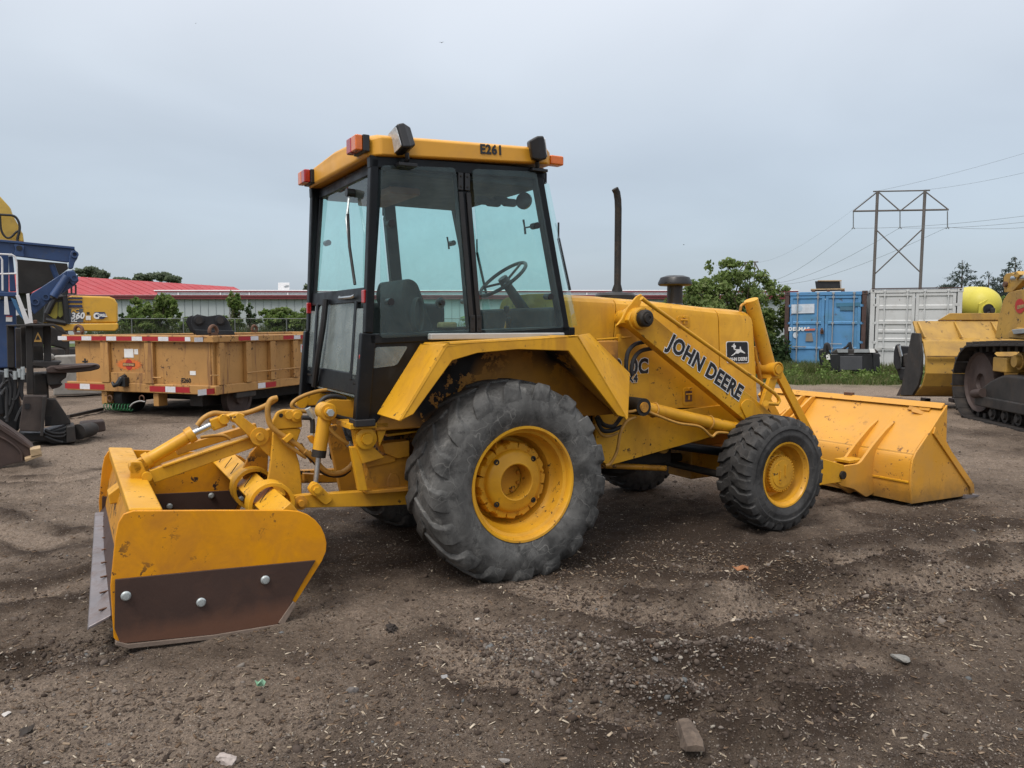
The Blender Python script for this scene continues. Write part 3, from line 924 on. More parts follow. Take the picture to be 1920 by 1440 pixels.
mb.build('steering_cylinder', M['black_paint'], loader)
MB().bx(.95, 2.35, -.38, .38, .80, 1.45).build('engine', M['grime'], loader, bevel=.02)
mb = MB().lathe([(.10, 0), (.16, .03), (.17, .12), (.12, .2)], (1.35, -.05, .36), (0, 0, 1), 24).bx(1.1, 1.75, -.24, .24, .44, .56)
mb.build('sump', M['grime'], loader, bevel=.01)
mb = MB().cyl((.98, -.30, .50), (1.62, -.32, .42), .022, n=12)
mb.build('underside_rod', YD, loader)
MB().tube(spline([(1.45, -.28, .72), (1.50, -.32, .60), (1.62, -.32, .55), (1.68, -.30, .66), (1.60, -.28, .74)], 6), .014).build('underside_hose', M['hose_tan'], loader)

# ---------------------------------------------------------------- hood
HY = .42
def hood_section(x, zt, zb, hy=HY):
    rt = [(-hy, zb), (-hy, zt - .075), (-hy + .012, zt - .035), (-hy + .04, zt - .010), (-hy + .09, zt + .004), (-.2, zt + .018), (0, zt + .022)]
    full = rt + [(-y, z) for y, z in rt[-2::-1]]
    return full
def hood_shell(name, st, parent, m=YL):
    mb = MB(); rings = [[Vector((x + sl * (1.7 - z), y, z)) for y, z in hood_section(x, zt, zb)] for x, zt, zb, sl in st]
    n = len(rings[0]); vs_ = [p for r_ in rings for p in r_]; fs = []
    for i in range(len(rings) - 1):
        for k in range(n):
            l = (k + 1) % n
            fs.append((i * n + k, i * n + l, (i + 1) * n + l, (i + 1) * n + k))
    fs.append(tuple(range(n))); fs.append(tuple((len(rings) - 1) * n + k for k in range(n - 1, -1, -1)))
    mb.add(vs_, fs)
    return mb.build(name, m, parent, bevel=.004, seg=2, angle=25)
hood = hood_shell('hood', [(1.075, 1.688, .93, -.09), (1.5, 1.668, .893, -.03), (2.028, 1.629, .872, .06)], loader)
cowl = hood_shell('cowl', [(.60, 1.704, .90, -.09), (1.067, 1.690, .90, -.09)], loader)
nose = hood_shell('grille_surround', [(2.036, 1.628, .70, .06), (2.355, 1.611, .70, .10), (2.385, 1.590, .70, .115)], loader)
# side plate of the main frame below the hood
def fp(*uv, y=-.43): return [A(u, v, y) for u, v in uv]
pl = fp((1112, 706), (1216, 700), (1221, 773), (1290, 767), (1372, 757), (1420, 770), (1402, 795), (1342, 817), (1142, 873), (1118, 860))
for s in (-1, 1):
    pts = [Vector((p.x, -.432 * -s, p.z)) for p in pl]
    MB().prism(pts, (0, -s * .03, 0)).build('frame_plate', YL, loader, bevel=.004)
# engraved step line, handle latches, emblem
def latch(uvc, w, h, parent, deep):
    c = A(uvc[0], uvc[1], -.421)
    mb = MB()
    out_ = rounded([(c.x - w, -.421, c.z - h), (c.x + w, -.421, c.z - h), (c.x + w, -.421, c.z + h), (c.x - w, -.421, c.z + h)], .02)
    mb.prism(out_, (0, -.006, 0))
    o = mb.build('latch_frame', YL, parent, bevel=.003)
    MB().bx(c.x - w * .66, c.x + w * .66, -.4295, -.422, c.z - h * .60, c.z + h * .62).build('latch_pocket', M['rust'] if not deep else YD, parent, bevel=.003)
    MB().tube([(c.x - w * .55, -.433, c.z + h * .25), (c.x + w * .55, -.433, c.z + h * .25)], .006, 6).cyl((c.x, -.43, c.z + h * .8), (c.x, -.437, c.z + h * .8), .010, n=10).bx(c.x - .008, c.x + .008, -.436, -.428, c.z - h * .4, c.z + h * .1).build('latch_handle', YL, parent, bevel=.002)
latch((1290, 743), .052, .066, hood, False)
latch((1281, 603), .060, .042, hood, True)
# emblem: black rounded square with a leaping deer
EY = -.421
def emb(u, v, y): return A(u, v, y)
MB().prism(rounded(fp((1361, 640), (1403, 640), (1404, 681), (1362, 681), y=EY), .022), (0, -.002, 0)).build('emblem_border', M['decal_white'], nose)
MB().prism(rounded(fp((1362.4, 641.3), (1401.8, 641.3), (1402.6, 679.8), (1363.3, 679.8), y=EY - .002), .02), (0, -.0015, 0)).build('emblem_field', M['decal_black'], nose)
def zp(x, y): return (1100 + x / 5.053, 520 + y / 5.053)
deer = [(1368, 742), (1390, 728), (1412, 705), (1418, 690), (1405, 690), (1392, 680), (1388, 660), (1372, 658), (1374, 650), (1392, 644), (1384, 638), (1392, 634), (1398, 622), (1402, 640), (1412, 646), (1412, 662), (1404, 668), (1406, 680), (1432, 682), (1450, 680), (1452, 656), (1460, 658), (1462, 680), (1476, 694), (1502, 716), (1498, 722), (1470, 712), (1456, 708), (1436, 722), (1414, 720), (1395, 735), (1372, 746)]
MB().prism([A(*zp(x, y), EY - .0035) for x, y in deer], (0, -.001, 0)).build('emblem_deer', M['decal_white'], nose, weld=False)
XD = Vector((1, 0, 0)); ZD = Vector((0, 0, 1))
o_ = A(*zp(1344, 795), EY - .0045)
text('emblem_lettering', 'JOHN DEERE', .038, M['decal_white'], nose, o_, Vector((1, 0, .01)), ZD, .0010, .0005, .93)
# model lettering
p0 = A(*zp(322, 905), -.421)
e_ = A(*zp(575, 900), -.421)
for off, ext, mt, dy in ((.013, .0004, 'decal_white', -.0012), (.0068, .0005, 'decal_black', -.0024)):
    text('model_lettering', '210C', .150, M[mt], hood, A(1215, 699.5, -.421) + Vector((0, dy, 0)), XD, ZD, off * .9, ext, .86, space=1.10, align='RIGHT')
    text('model_lettering', '4X4', .072, M[mt], hood, A(1195, 715.5, -.434) + Vector((0, dy, 0)), XD, ZD, off * .5, ext, 1.0, space=1.1, align='RIGHT')
# air intake and exhaust
p = A(1265, 571, 0.0)
MB().lathe([(.075, -.05), (.075, .0), (.062, .02), (.062, .155), (.125, .160), (.135, .170), (.135, .185), (.115, .225), (.07, .24), (0, .243)], (p.x, 0, p.z - .01), (0, 0, 1), 28).build('air_intake', M['black_plastic'], loader, angle=30)
p = A(1157, 552, .12)
mb = MB().tube([(p.x, .12, p.z - .15), (p.x, .12, p.z + .03), (p.x + .003, .12, p.z + .08), (p.x + .003, .12, p.z + .66), (p.x - .001, .12, p.z + .73), (p.x - .012, .12, p.z + .785), (p.x - .032, .12, p.z + .815)], [.042, .042, .027, .027, .027, .027, .027], 14)
mb.build('exhaust_stack', M['grime'], loader)
MB().lathe([(.16, -.06), (.16, -.01), (.14, .01), (.05, .02)], (p.x - .02, .12, p.z + .0), (0, 0, 1), 24).build('exhaust_collar', M['black_plastic'], loader)

# ---------------------------------------------------------------- fenders
def fender(s):
    yo, yi = .955, .60
    T = lambda p, y=None: Vector((p.x, -s * p.y if y is None else s * y, p.z))
    full = s < 0
    P = [((-.775, 1.000) if full else (-.60, 1.28)), (-.505, 1.392), (-.48, 1.405), (.30, 1.437), (.372, 1.442)]
    mb = MB(); th = .014
    for a, b in zip(P[:-1], P[1:]):
        d = Vector((b[0] - a[0], 0, b[1] - a[1])).normalized(); nn = Vector((d.z, 0, -d.x)) * th
        q = [Vector((a[0], s * yi, a[1])), Vector((a[0], s * yo, a[1])), Vector((b[0], s * yo, b[1])), Vector((b[0], s * yi, b[1]))]
        mb.hexa(q, [x + nn for x in q])
    I_ = [T(A(u, v, -yo), yo) for u, v in ((775, 777), (848, 676), (895, 662), (971, 655), (1066, 658), (1158, 779))]
    L_ = [Vector((x, s * yo, z)) for x, z in ((-.775, 1.000), (-.505, 1.392), (-.30, 1.4115), (.02, 1.4245))] + [T(A(1084, 628, -yo), yo), T(A(1177, 784, -yo), yo)]
    if not full: I_[0] = Vector((-.47, s * yo, 1.24)); L_[0] = Vector((-.60, s * yo, 1.28))
    for k in range(5):
        q = [L_[k], L_[k + 1], I_[k + 1], I_[k]]
        mb.hexa(q, [p - Vector((0, s * .020, 0)) for p in q])
    f = mb.build('fender', YL, loader, bevel=.010, seg=3)
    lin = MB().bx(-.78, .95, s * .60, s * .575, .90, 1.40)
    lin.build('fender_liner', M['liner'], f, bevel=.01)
    fr = [T(A(u, v, -.60), .60) for u, v in ((1105, 624), (1181, 699), (1178, 783))]
    o1, o2 = L_[4], L_[5]
    ap = MB(); th_ = Vector((-.012, 0, -.012))
    ap.hexa([o1, o2, fr[1], fr[0]], [p + th_ for p in (o1, o2, fr[1], fr[0])])
    ap.hexa([o2, fr[2], fr[1]], [p + th_ for p in (o2, fr[2], fr[1])])
    ap.build('fender_apron', YL, f, bevel=.004)
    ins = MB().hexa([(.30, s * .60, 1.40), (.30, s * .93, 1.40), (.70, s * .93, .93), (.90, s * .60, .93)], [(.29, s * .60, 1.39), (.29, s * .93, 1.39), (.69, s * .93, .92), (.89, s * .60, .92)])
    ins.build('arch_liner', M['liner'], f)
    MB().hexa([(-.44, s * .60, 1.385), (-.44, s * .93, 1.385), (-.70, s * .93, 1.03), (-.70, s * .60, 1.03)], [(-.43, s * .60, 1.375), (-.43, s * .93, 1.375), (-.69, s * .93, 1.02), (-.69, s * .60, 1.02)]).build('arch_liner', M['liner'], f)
    MB().bx(-.46, .47, s * .665, s * .60, 1.418, 1.456).build('fender_trim', M['grey_trim'], f, bevel=.008)
    return f
for s in (-1, 1): fender(s)

# ---------------------------------------------------------------- cab
BP = M['black_paint']
cab = empty('cab'); cab.parent = loader
RP, RN = (-.745, 0, 2.42), (1.02, 0, -.085)          # slanted rear plane
def Bk(u, v): return AP(u, v, RP, RN)
CY = .62
def cabpost(p0, p1, w, t, nm='cab_post', m=BP, bev=.008, ref=(0, 1, 0)):
    mb = MB(); beam(mb, p0, p1, w, t, ref)
    return mb.build(nm, m, cab, bevel=bev)
rt = A(704, 296, -CY); rm = A(693, 625, -CY); rb = A(674, 790, -CY)
ft = A(1009, 318, -CY); fb = A(1062, 622, -CY)
mt_, mb_ = A(866, 308, -CY), A(893, 632, -CY)
for s in (-1, 1):
    f_ = lambda p, y=CY: Vector((p.x, s * (y - .03), p.z))
    cabpost(f_(rt), f_(rm), .048, .06)
    cabpost(f_(rm), f_(rb) - Vector((-.02, 0, .0)), .085, .06)
    cabpost(f_(ft), f_(fb), .060, .06)
    cabpost(f_(mt_), f_(mb_), .085, .05)
    cabpost(f_(rt) + Vector((-.03, 0, -.02)), f_(ft) + Vector((.05, 0, -.02)), .07, .06, 'roof_rail')
    cabpost(Vector((rm.x, s * (CY - .03), 1.425)), Vector((fb.x + .03, s * (CY - .03), 1.468)), .06, .06, 'sill_rail')
    # hinge strips on the centre post
    for q in (.10, .92):
        c = mt_.lerp(mb_, q)
        for dx in (-.022, .022):
            MB().box((c.x + dx, s * (CY + .006), c.z), (.032, .016, .10)).build('hinge', M['black_plastic'], cab, bevel=.003)
            for dz in (-.03, .03):
                MB().cyl((c.x + dx, s * (CY + .012), c.z + dz), (c.x + dx, s * (CY + .020), c.z + dz), .006, n=6).build('hinge_bolt', M['grime'], cab)
    c0, c1 = mt_.lerp(mb_, .16), mt_.lerp(mb_, .88)
    for dx in (-.025, .025):
        mbb = MB(); beam(mbb, Vector((c0.x + dx, s * (CY + .004), c0.z)), Vector((c1.x + dx, s * (CY + .004), c1.z)), .028, .012)
        mbb.build('door_edge', M['black_rubber'], cab, bevel=.003)
    # side panes
    def pane(uvs, nm, rad):
        pts = [A(u, v, -CY) for u, v in uvs]
        pts = [Vector((p.x, s * (CY + .010), p.z)) for p in pts]
        MB().prism(rounded(pts, rad, 4), (0, -s * .006, 0)).build(nm, M['glass'], cab)
    pane([(713, 310), (853, 315), (879, 626), (712, 634)], 'quarter_window', .03)
    pane([(884, 317), (1004, 322), (1056, 614), (907, 625)], 'door_window', .03)
    # round handles that clamp the panes
    for u, v in ((733, 419), (732, 566), (1006, 423), (1031, 556)):
        p = A(u, v, -CY)
        MB().cyl((p.x, s * (CY + .014), p.z), (p.x, s * (CY - .05), p.z), .020, n=14).build('clamp_knob', M['black_plastic'], cab)
    p = A(1006, 423, -CY)
    MB().tube([(p.x, s * (CY - .05), p.z), (p.x - .05, s * (CY - .06), p.z - .01), (p.x - .06, s * (CY - .06), p.z + .04)], .007, 6).tube([(p.x - .05, s * (CY - .06), p.z - .01), (p.x - .045, s * (CY - .06), p.z - .05)], .007, 6).build('inside_latch', M['black_plastic'], cab)
    p = A(835, 568, -CY)
    MB().lathe([(.03, 0), (.03, .012), (.014, .014), (.014, .04)], (p.x - .03, s * (CY - .01), p.z), (0, s, 0), 16).build('door_lock', M['black_plastic'], cab)
    # lower corner panel with its small pane
    pts = [A(u, v, -CY) for u, v in ((688, 632), (816, 637), (796, 668), (708, 792), (672, 792))]
    pts = [Vector((p.x, s * (CY - .008), p.z)) for p in pts]
    MB().prism(pts, (0, -s * .02, 0)).build('corner_panel', BP, cab, bevel=.006)
    pts = rounded([Vector((A(u, v, -CY).x, s * (CY - .004), A(u, v, -CY).z)) for u, v in ((704, 651), (766, 649), (744, 685), (699, 691))], .02)
    MB().prism(pts, (0, -s * .004, 0)).build('corner_window', M['glass_dusty'], cab)
    # lining of the footwell
    MB().bx(-.80, .52, s * .57, s * .55, .98, 1.40).build('side_lining', M['interior'], cab)
    # cab foot on its mount
    MB().box((rb.x + .03, s * (CY - .04), rb.z - .01), (.12, .12, .04)).build('cab_foot', M['black_rubber'], cab, bevel=.006)
# rear wall
def rear_piece(uvs, nm, m, th=.03, rad=0, bev=.004, off=0.0):
    pts = [Bk(u, v) + Vector((off, 0, 0)) for u, v in uvs]
    if rad: pts = rounded(pts, rad, 4)
    return MB().prism(pts, (th, 0, 0)).build(nm, m, cab, bevel=bev)
yl_, yr_ = CY - .02, -CY + .02
def rz(z): return RP[0] - (RP[2] - z) * .0833
def rear_rect(y0, y1, z0, z1, nm, m, th=.03, bev=.005, off=0., rad=0):
    pts = [Vector((rz(z) + off, y, z)) for y, z in ((y0, z0), (y1, z0), (y1, z1), (y0, z1))]
    if rad: pts = rounded(pts, rad, 5)
    return MB().prism(pts, (th, 0, 0)).build(nm, m, cab, bevel=bev)
rear_rect(-.56, .56, 2.365, 2.43, 'rear_header', BP)
rear_rect(-.56, .56, 1.635, 1.72, 'rear_crossbar', BP, .035)
rear_rect(-.57, .57, 1.705, 2.385, 'rear_window', M['glass'], .006, 0, .012, .05)
rear_rect(-.60, -.545, 1.68, 2.40, 'rear_jamb', BP, .03, .01, .004)
rear_rect(.545, .60, 1.68, 2.40, 'rear_jamb', BP, .03, .01, .004)
# lower rear: dusty clear panels between black bars
rear_rect(-.36, .40, 1.22, 1.64, 'lower_rear_window', M['glass_dusty'], .005, 0, .006, .08)
rear_rect(-.57, -.40, 1.19, 1.60, 'rear_side_pane', M['glass_dusty'], .005, 0, .000, .02)
rear_rect(.44, .57, 1.19, 1.60, 'rear_side_pane', M['glass_dusty'], .005, 0, .000, .02)
rear_rect(-.405, -.355, 1.18, 1.65, 'rear_bar', BP, .03, .008, -.004)
rear_rect(.395, .445, 1.18, 1.65, 'rear_bar', BP, .03, .008, -.004)
rear_rect(-.57, .57, 1.10, 1.225, 'rear_lower_rail', BP, .03, .008, .0)
MB().tube(spline([Vector((rz(1.66) - .02, .16, 1.67)), Vector((rz(1.5) - .025, .17, 1.5)), Vector((rz(1.3) - .03, .22, 1.3)), Vector((rz(1.1) - .02, .30, 1.10))], 6), .020, 8).build('rear_strap', M['black_rubber'], cab)
for k in range(4):
    for y0 in (-.52, .46):
        MB().cyl((rz(1.16) - .006, y0 + k * .025, 1.165), (rz(1.16) + .002, y0 + k * .025, 1.165), .007, n=8).build('vent_hole', M['grime'], cab)
MB().tube([Vector((rz(1.66) - .01, -.10, 1.675)), Vector((rz(1.66) - .02, -.12, 1.668)), Vector((rz(1.66) - .02, -.36, 1.668)), Vector((rz(1.66) - .01, -.38, 1.675))], .010, 6).build('rear_handle', M['steel'], cab)
MB().hexa([(rz(1.1), .30, 1.10), (rz(1.1), -.55, 1.10), (rz(1.1) + .32, -.55, .96), (rz(1.1) + .32, .30, 1.04)], [(rz(1.1), .30, 1.09), (rz(1.1), -.55, 1.09), (rz(1.1) + .32, -.55, .95), (rz(1.1) + .32, .30, 1.03)]).build('rear_deflector', M['glass_dusty'], cab)
MB().bx(-.52, -.5, -.56, .56, .95, 1.42).build('rear_bulkhead', M['interior'], cab)
MB().bx(-.80, .55, -.57, .57, .93, .96).build('cab_floor', M['interior'], cab)
for (y, z, w, h, nm) in ((-.575, 1.665, .05, .075, 'marker_lamp'), (.575, 1.62, .035, .075, 'marker_lamp'), (-.60, 1.265, .022, .15, 'reflector'), (.61, 1.29, .022, .15, 'reflector')):
    MB().box((rz(z) - .014, y, z), (.03, w, h)).build(nm, M['red_lens'], cab, bevel=.006)
# windscreen and front frame
FX = .50
def fz(z): return .30 + (2.46 - z) * .215
pts = [Vector((fz(z) + .06, y, z)) for y, z in ((-.60, 1.48), (.60, 1.48), (.56, 2.44), (-.56, 2.44))]
MB().prism(pts, (.006, 0, 0)).build('windscreen', M['glass'], cab)
for s in (-1, 1):                        # bonded corner glass beside the pillar
    q = [Vector((fz(z) + dx, s * y, z)) for dx, y, z in ((.045, .625, 1.50), (.115, .575, 1.50), (.10, .55, 2.40), (.04, .60, 2.40))]
    MB().prism(q, (.004, s * .004, 0)).build('corner_glass', M['glass'], cab)
mbb = MB(); beam(mbb, (fz(2.43) + .05, -.58, 2.43), (fz(2.43) + .05, .58, 2.43), .07, .06, (1, 0, 0)); mbb.build('front_header', BP, cab, bevel=.006)
mbb = MB(); beam(mbb, (fz(1.47) + .05, -.6, 1.45), (fz(1.47) + .05, .6, 1.45), .08, .06, (1, 0, 0)); mbb.build('front_sill', BP, cab, bevel=.006)
for s in (-1, 1):
    q0, q1 = Vector((fz(2.02) + .085, s * .57, 2.06)), Vector((fz(1.78) + .12, s * .575, 1.73))
    MB().tube([q0 + Vector((0, 0, .10)), q0], .006, 6).tube([q0, q1], .010, 6).build('front_wiper', M['black_plastic'], cab)
# roof
rc = [(-.800, 2.440, 2.560), (.395, 2.505, 2.612)]
def roof_ring(x, z0, z1, hy, cut):
    return [Vector((x, -hy, z0)), Vector((x, -hy, z1 - .02)), Vector((x, -hy + .06, z1)), Vector((x, 0, z1 + .02)), Vector((x, hy - .06, z1)), Vector((x, hy, z1 - .02)), Vector((x, hy, z0))]
rings = [roof_ring(-.815, 2.445, 2.535, .56, 0), roof_ring(-.80, 2.436, 2.556, .60, 0), roof_ring(-.745, 2.439, 2.562, .655, 0), roof_ring(.34, 2.500, 2.610, .655, 0), roof_ring(.385, 2.502, 2.606, .61, 0), roof_ring(.41, 2.51, 2.585, .57, 0)]
mb = MB(); n = 7; vs_ = [p for r_ in rings for p in r_]; fs = []
for i in range(len(rings) - 1):
    for k in range(n):
        l = (k + 1) % n
        fs.append((i * n + k, i * n + l, (i + 1) * n + l, (i + 1) * n + k))
fs += [tuple(range(n)), tuple((len(rings) - 1) * n + k for k in range(n - 1, -1, -1))]
mb.add(vs_, fs)
roof = mb.build('roof', M['yellow_roof'], cab, bevel=.012, seg=3, angle=30)
MB().bx(-.70, .34, -.58, .58, 2.36, 2.43).build('headliner', M['interior'], cab, bevel=.02)
MB().bx(-.56, -.36, -.3, .3, 2.30, 2.345).build('sun_visor', M['amber_lens'] if False else pmat('orange_vinyl', (.20, .075, .03), .6), cab, bevel=.01)
p = A(900, 287, -.657)
text('fleet_number', 'E261', .074, M['decal_black'], cab, p + Vector((0, -.001, 0)), Vector((1, 0, .046)), Vector((-.046, 0, 1)), .0028, .001, 1.0, space=1.06)
def work_lamp(u, v, fwd):
    c = A(u, v, -.67)
    d = 1 if fwd else -1
    rot = Matrix.Rotation(R(4 if not fwd else -20), 3, 'Z') @ Matrix.Rotation(R(-14 if not fwd else 8), 3, 'X') @ Matrix.Rotation(R(-10), 3, 'Y')
    def T(p): return rot @ Vector(p) + c
    hw, hh = .072, .072
    back = [T((-d * .040, y * hw * .72, z * hh * .74)) for y, z in ((-1, -1), (1, -1), (1, 1), (-1, 1))]
    mid = [T((d * .01, y * hw, z * hh)) for y, z in ((-1, -1), (1, -1), (1, 1), (-1, 1))]
    fr_ = [T((d * .050, y * hw * .93, z * hh * .95)) for y, z in ((-1, -1), (1, -1), (1, 1), (-1, 1))]
    mb = MB().hexa(back, mid).hexa(mid, fr_)
    mb.build('work_lamp', M['black_plastic'], cab, bevel=.012, seg=3)
    lens = [T((d * .052, y * hw * .76, z * hh * .78)) for y, z in ((-1, -1), (1, -1), (1, 1), (-1, 1))]
    MB().prism(rounded(lens, .015), rot @ Vector((d * .005, 0, 0))).build('lamp_lens', M['lamp_glass'], cab)
    MB().tube([T((0, 0, -hh)), T((0, .01, -hh - .03)), T((0, .05, -hh - .05))], .014, 8).box(T((0, .05, -hh - .055)), (.11, .09, .018)).build('lamp_bracket', M['black_plastic'], cab, bevel=.003)
work_lamp(756, 263, False)
work_lamp(1004, 280, True)
for (y, z) in ((-.545, 2.503), (.50, 2.492)):
    MB().bx(-.84, -.80, y - .085, y + .085, z - .046, z + .046).build('tail_lamp_base', M['black_plastic'], cab, bevel=.006)
    MB().bx(-.882, -.84, y - .082, y - .002, z - .043, z + .043).build('tail_lamp_lens', M['amber_lens'] if y < 0 else M['red_lens'], cab, bevel=.008)
    MB().bx(-.882, -.84, y + .002, y + .082, z - .043, z + .043).build('tail_lamp_lens', M['red_lens'] if y < 0 else M['amber_lens'], cab, bevel=.008)
MB().bx(.40, .50, -.60, -.53, 2.515, 2.575).build('front_marker', M['amber_lens'], cab, bevel=.01)
MB().bx(.40, .50, .53, .60, 2.515, 2.575).build('front_marker', M['amber_lens'], cab, bevel=.01)
# rear wiper
w0 = Vector((rz(2.29) - .02, -.19, 2.29))
w1 = Vector((rz(1.97) - .035, -.30, 1.97))
MB().tube([w0, w0.lerp(w1, .5) + Vector((-.015, .012, 0)), w1], .007, 6).tube([w0 + Vector((0, .03, 0)), w1 + Vector((0, .01, .05))], .005, 6).build('wiper_arm', M['zinc'], cab)
MB().tube([w1 + Vector((0, .02, .19)), w1, w1 + Vector((0, -.09, -.23))], .009, 6).build('wiper_blade', M['black_rubber'], cab)
MB().cyl(w0 + Vector((.03, 0, .01)), w0 + Vector((-.02, 0, .01)), .025, n=12).build('wiper_pivot', M['black_plastic'], cab)
# seat, wheel, console
mb = MB().prism(rounded([(-.28, -.24, 1.12), (-.12, -.24, 1.12), (-.30, -.24, 1.62), (-.36, -.24, 1.78), (-.44, -.24, 1.80), (-.47, -.24, 1.70)], .04), (0, .48, 0))
mb.build('seat_back', M['seat'], cab, bevel=.03, seg=3)
MB().bx(-.32, .16, -.25, .25, 1.18, 1.30).build('seat_cushion', M['seat'], cab, bevel=.04, seg=3)
MB().bx(-.22, .10, -.2, .2, .96, 1.18).build('seat_base', M['interior'], cab, bevel=.02)
sw = A(943, 523, 0.0)
ax = Vector((-.62, 0, .78)).normalized()
e1 = Vector((0, 1, 0)); e2 = ax.cross(e1)
ringp = [sw + e1 * (.19 * cos(2 * pi * k / 40)) + e2 * (.19 * sin(2 * pi * k / 40)) for k in range(40)]
mb = MB().tube(ringp, .013, 8, closed=True)
for k in range(3):
    a = 2 * pi * k / 3 + .5
    mb.tube([sw - ax * .03, sw + (e1 * cos(a) + e2 * sin(a)) * .187], .009, 6)
mb.cyl(sw - ax * .06, sw + ax * .01, .045, .035, n=16)
mb.build('steering_wheel', M['black_plastic'], cab)
MB().tube([sw - ax * .03, sw - ax * .45], [.03, .05], 12).build('steering_column', M['interior'], cab)
MB().bx(.43, .53, -.55, .55, 1.15, 1.62).build('dashboard', M['interior'], cab, bevel=.03, seg=3)
MB().bx(.478, .495, -.56, .56, .96, 1.50).build('firewall', M['interior'], cab)
MB().bx(-.74, .12, .36, .56, .96, 1.66).build('side_console', M['interior'], cab, bevel=.04)
for dx, dy, h in ((.02, -.14, .28), (-.02, -.24, .20)):
    q = Vector((sw.x + dx - .05, dy, 1.30))
    MB().tube([q, q + Vector((-.02, 0, h))], .008, 6).lathe([(.01, 0), (.02, .02), (.018, .05), (0, .06)], q + Vector((-.02, 0, h)), (0, 0, 1), 12).build('control_lever', M['black_plastic'], cab)
MB().cyl(Vector((sw.x - .06, -.12, 1.42)), Vector((sw.x - .01, -.10, 1.54)), .018, n=10).build('lever_grip', YD, cab)
MB().bx(-.62, .20, -.52, -.32, .96, 1.44).build('side_console', M['interior'], cab, bevel=.03)
for k in range(6):
    c = A(780, 590, -.45)
    pts_ = [c + Vector((.05 * cos(t * pi / 8) * .6, -.01 * k, .10 * sin(t * pi / 8))) for t in range(16)]
    MB().tube(pts_, .0045, 6, closed=True).build('coiled_cable', M['interior'], cab)
MB().box(A(838, 610, -.45), (.11, .08, .04)).build('wiping_cloth', pmat('tan_cloth', (.22, .17, .08), .9), cab, bevel=.015)
c = A(985, 378, -.40)
MB().lathe([(.03, 0), (.055, .01), (.055, .03), (.02, .05)], c, (-.8, -.5, .1), 16).build('cab_fan', M['black_plastic'], cab)
for k, u in enumerate((905, 925, 938, 955)):
    c = A(u, 376 + (k % 2) * 4, -.30)
    MB().box(c, (.10, .05, .05)).build('wiring_bundle', M['interior'], cab, bevel=.015)

# ---------------------------------------------------------------- loader arms, cylinders and bucket
def arm(s):
    yo = .62
    T = lambda p, y: Vector((p.x, s * y, p.z))
    lo = [A(u, v, -yo) for u, v in ((1183, 612), (1290, 700), (1365, 762), (1402, 793))]
    up = [A(u, v, -yo) for u, v in ((1450, 778), (1417, 749), (1330, 679), (1213, 583), (1198, 577), (1184, 586), (1178, 600))]
    tip = [Vector((2.95, -yo, .20)), Vector((3.28, -yo, .20)), Vector((3.30, -yo, .34)), Vector((3.02, -yo, .42))]
    poly = [T(p, yo) for p in lo + tip + up]
    a_ = MB().prism(poly, (0, -s * .085, 0)).build('loader_arm', YL, loader, bevel=.006)
    lip = [T(A(u, v, -yo), yo) for u, v in ((1213, 583), (1450, 778))]
    # knee gusset
    g = rounded([T(A(u, v, -yo), yo + .012) for u, v in ((1386, 760), (1396, 748), (1408, 750), (1440, 790), (1405, 800))], .03)
    MB().prism(g, (0, -s * .011, 0)).build('knee_gusset', YL, a_, bevel=.004)
    pv = A(1199, 597, -yo)
    MB().lathe([(.075, -.12), (.075, .03), (.068, .036), (.045, .037)], (pv.x, s * yo, pv.z), (0, s, 0), 28).build('pivot_boss', YL, a_, angle=30)
    MB().lathe([(.058, 0), (.058, .045), (.048, .055), (.036, .056), (.034, .07), (.016, .071), (.014, .066), (0, .066)], (pv.x, s * (yo + .034), pv.z), (0, s, 0), 24).build('pivot_pin', M['grime'], a_, angle=30)
    br = [T(A(u, v, -.58), .58) for u, v in ((1156, 611), (1166, 598), (1176, 578), (1194, 556), (1203, 551), (1206, 557), (1197, 585), (1190, 608), (1166, 606))]
    MB().prism(br, (0, -s * .02, 0)).build('pivot_bracket', YL, loader, bevel=.005)
    MB().cyl((pv.x, s * .40, pv.z), (pv.x, s * .56, pv.z), .06, n=20).build('pivot_shaft', YL, loader)
    return a_
arms = [arm(-1), arm(1)]
# lettering on the near arm
a0, a1 = A(1253, 646, -.621), A(1388, 746, -.621)
dx = (a1 - a0).normalized(); dz = Vector((-dx.z, 0, dx.x))
for off, ext, mt, dy in ((.0125, .0004, 'decal_white', -.0012), (.0060, .0005, 'decal_black', -.0024)):
    text('arm_lettering', 'JOHN DEERE', .150, M[mt], arms[0], a0 + Vector((0, dy, 0)) - dz * .020, dx, dz, off, ext, .905, space=1.06)
# steel pipe along the arm
pp = [A(u, v, -.66) for u, v in ((1203, 559), (1212, 566), (1430, 721), (1452, 737), (1459, 745), (1461, 752), (1458, 758), (1436, 756))]
MB().tube(pp, [.016, .014] + [.0145] * 6, 10).build('arm_pipe', YL, arms[0])
MB().tube([(p.x, .66, p.z) for p in pp], .0145, 10).build('arm_pipe', YL, arms[1])
MB().cyl(A(1436, 756, -.62), A(1436, 756, -.68), .022, n=12).build('pipe_fitting', YL, arms[0])
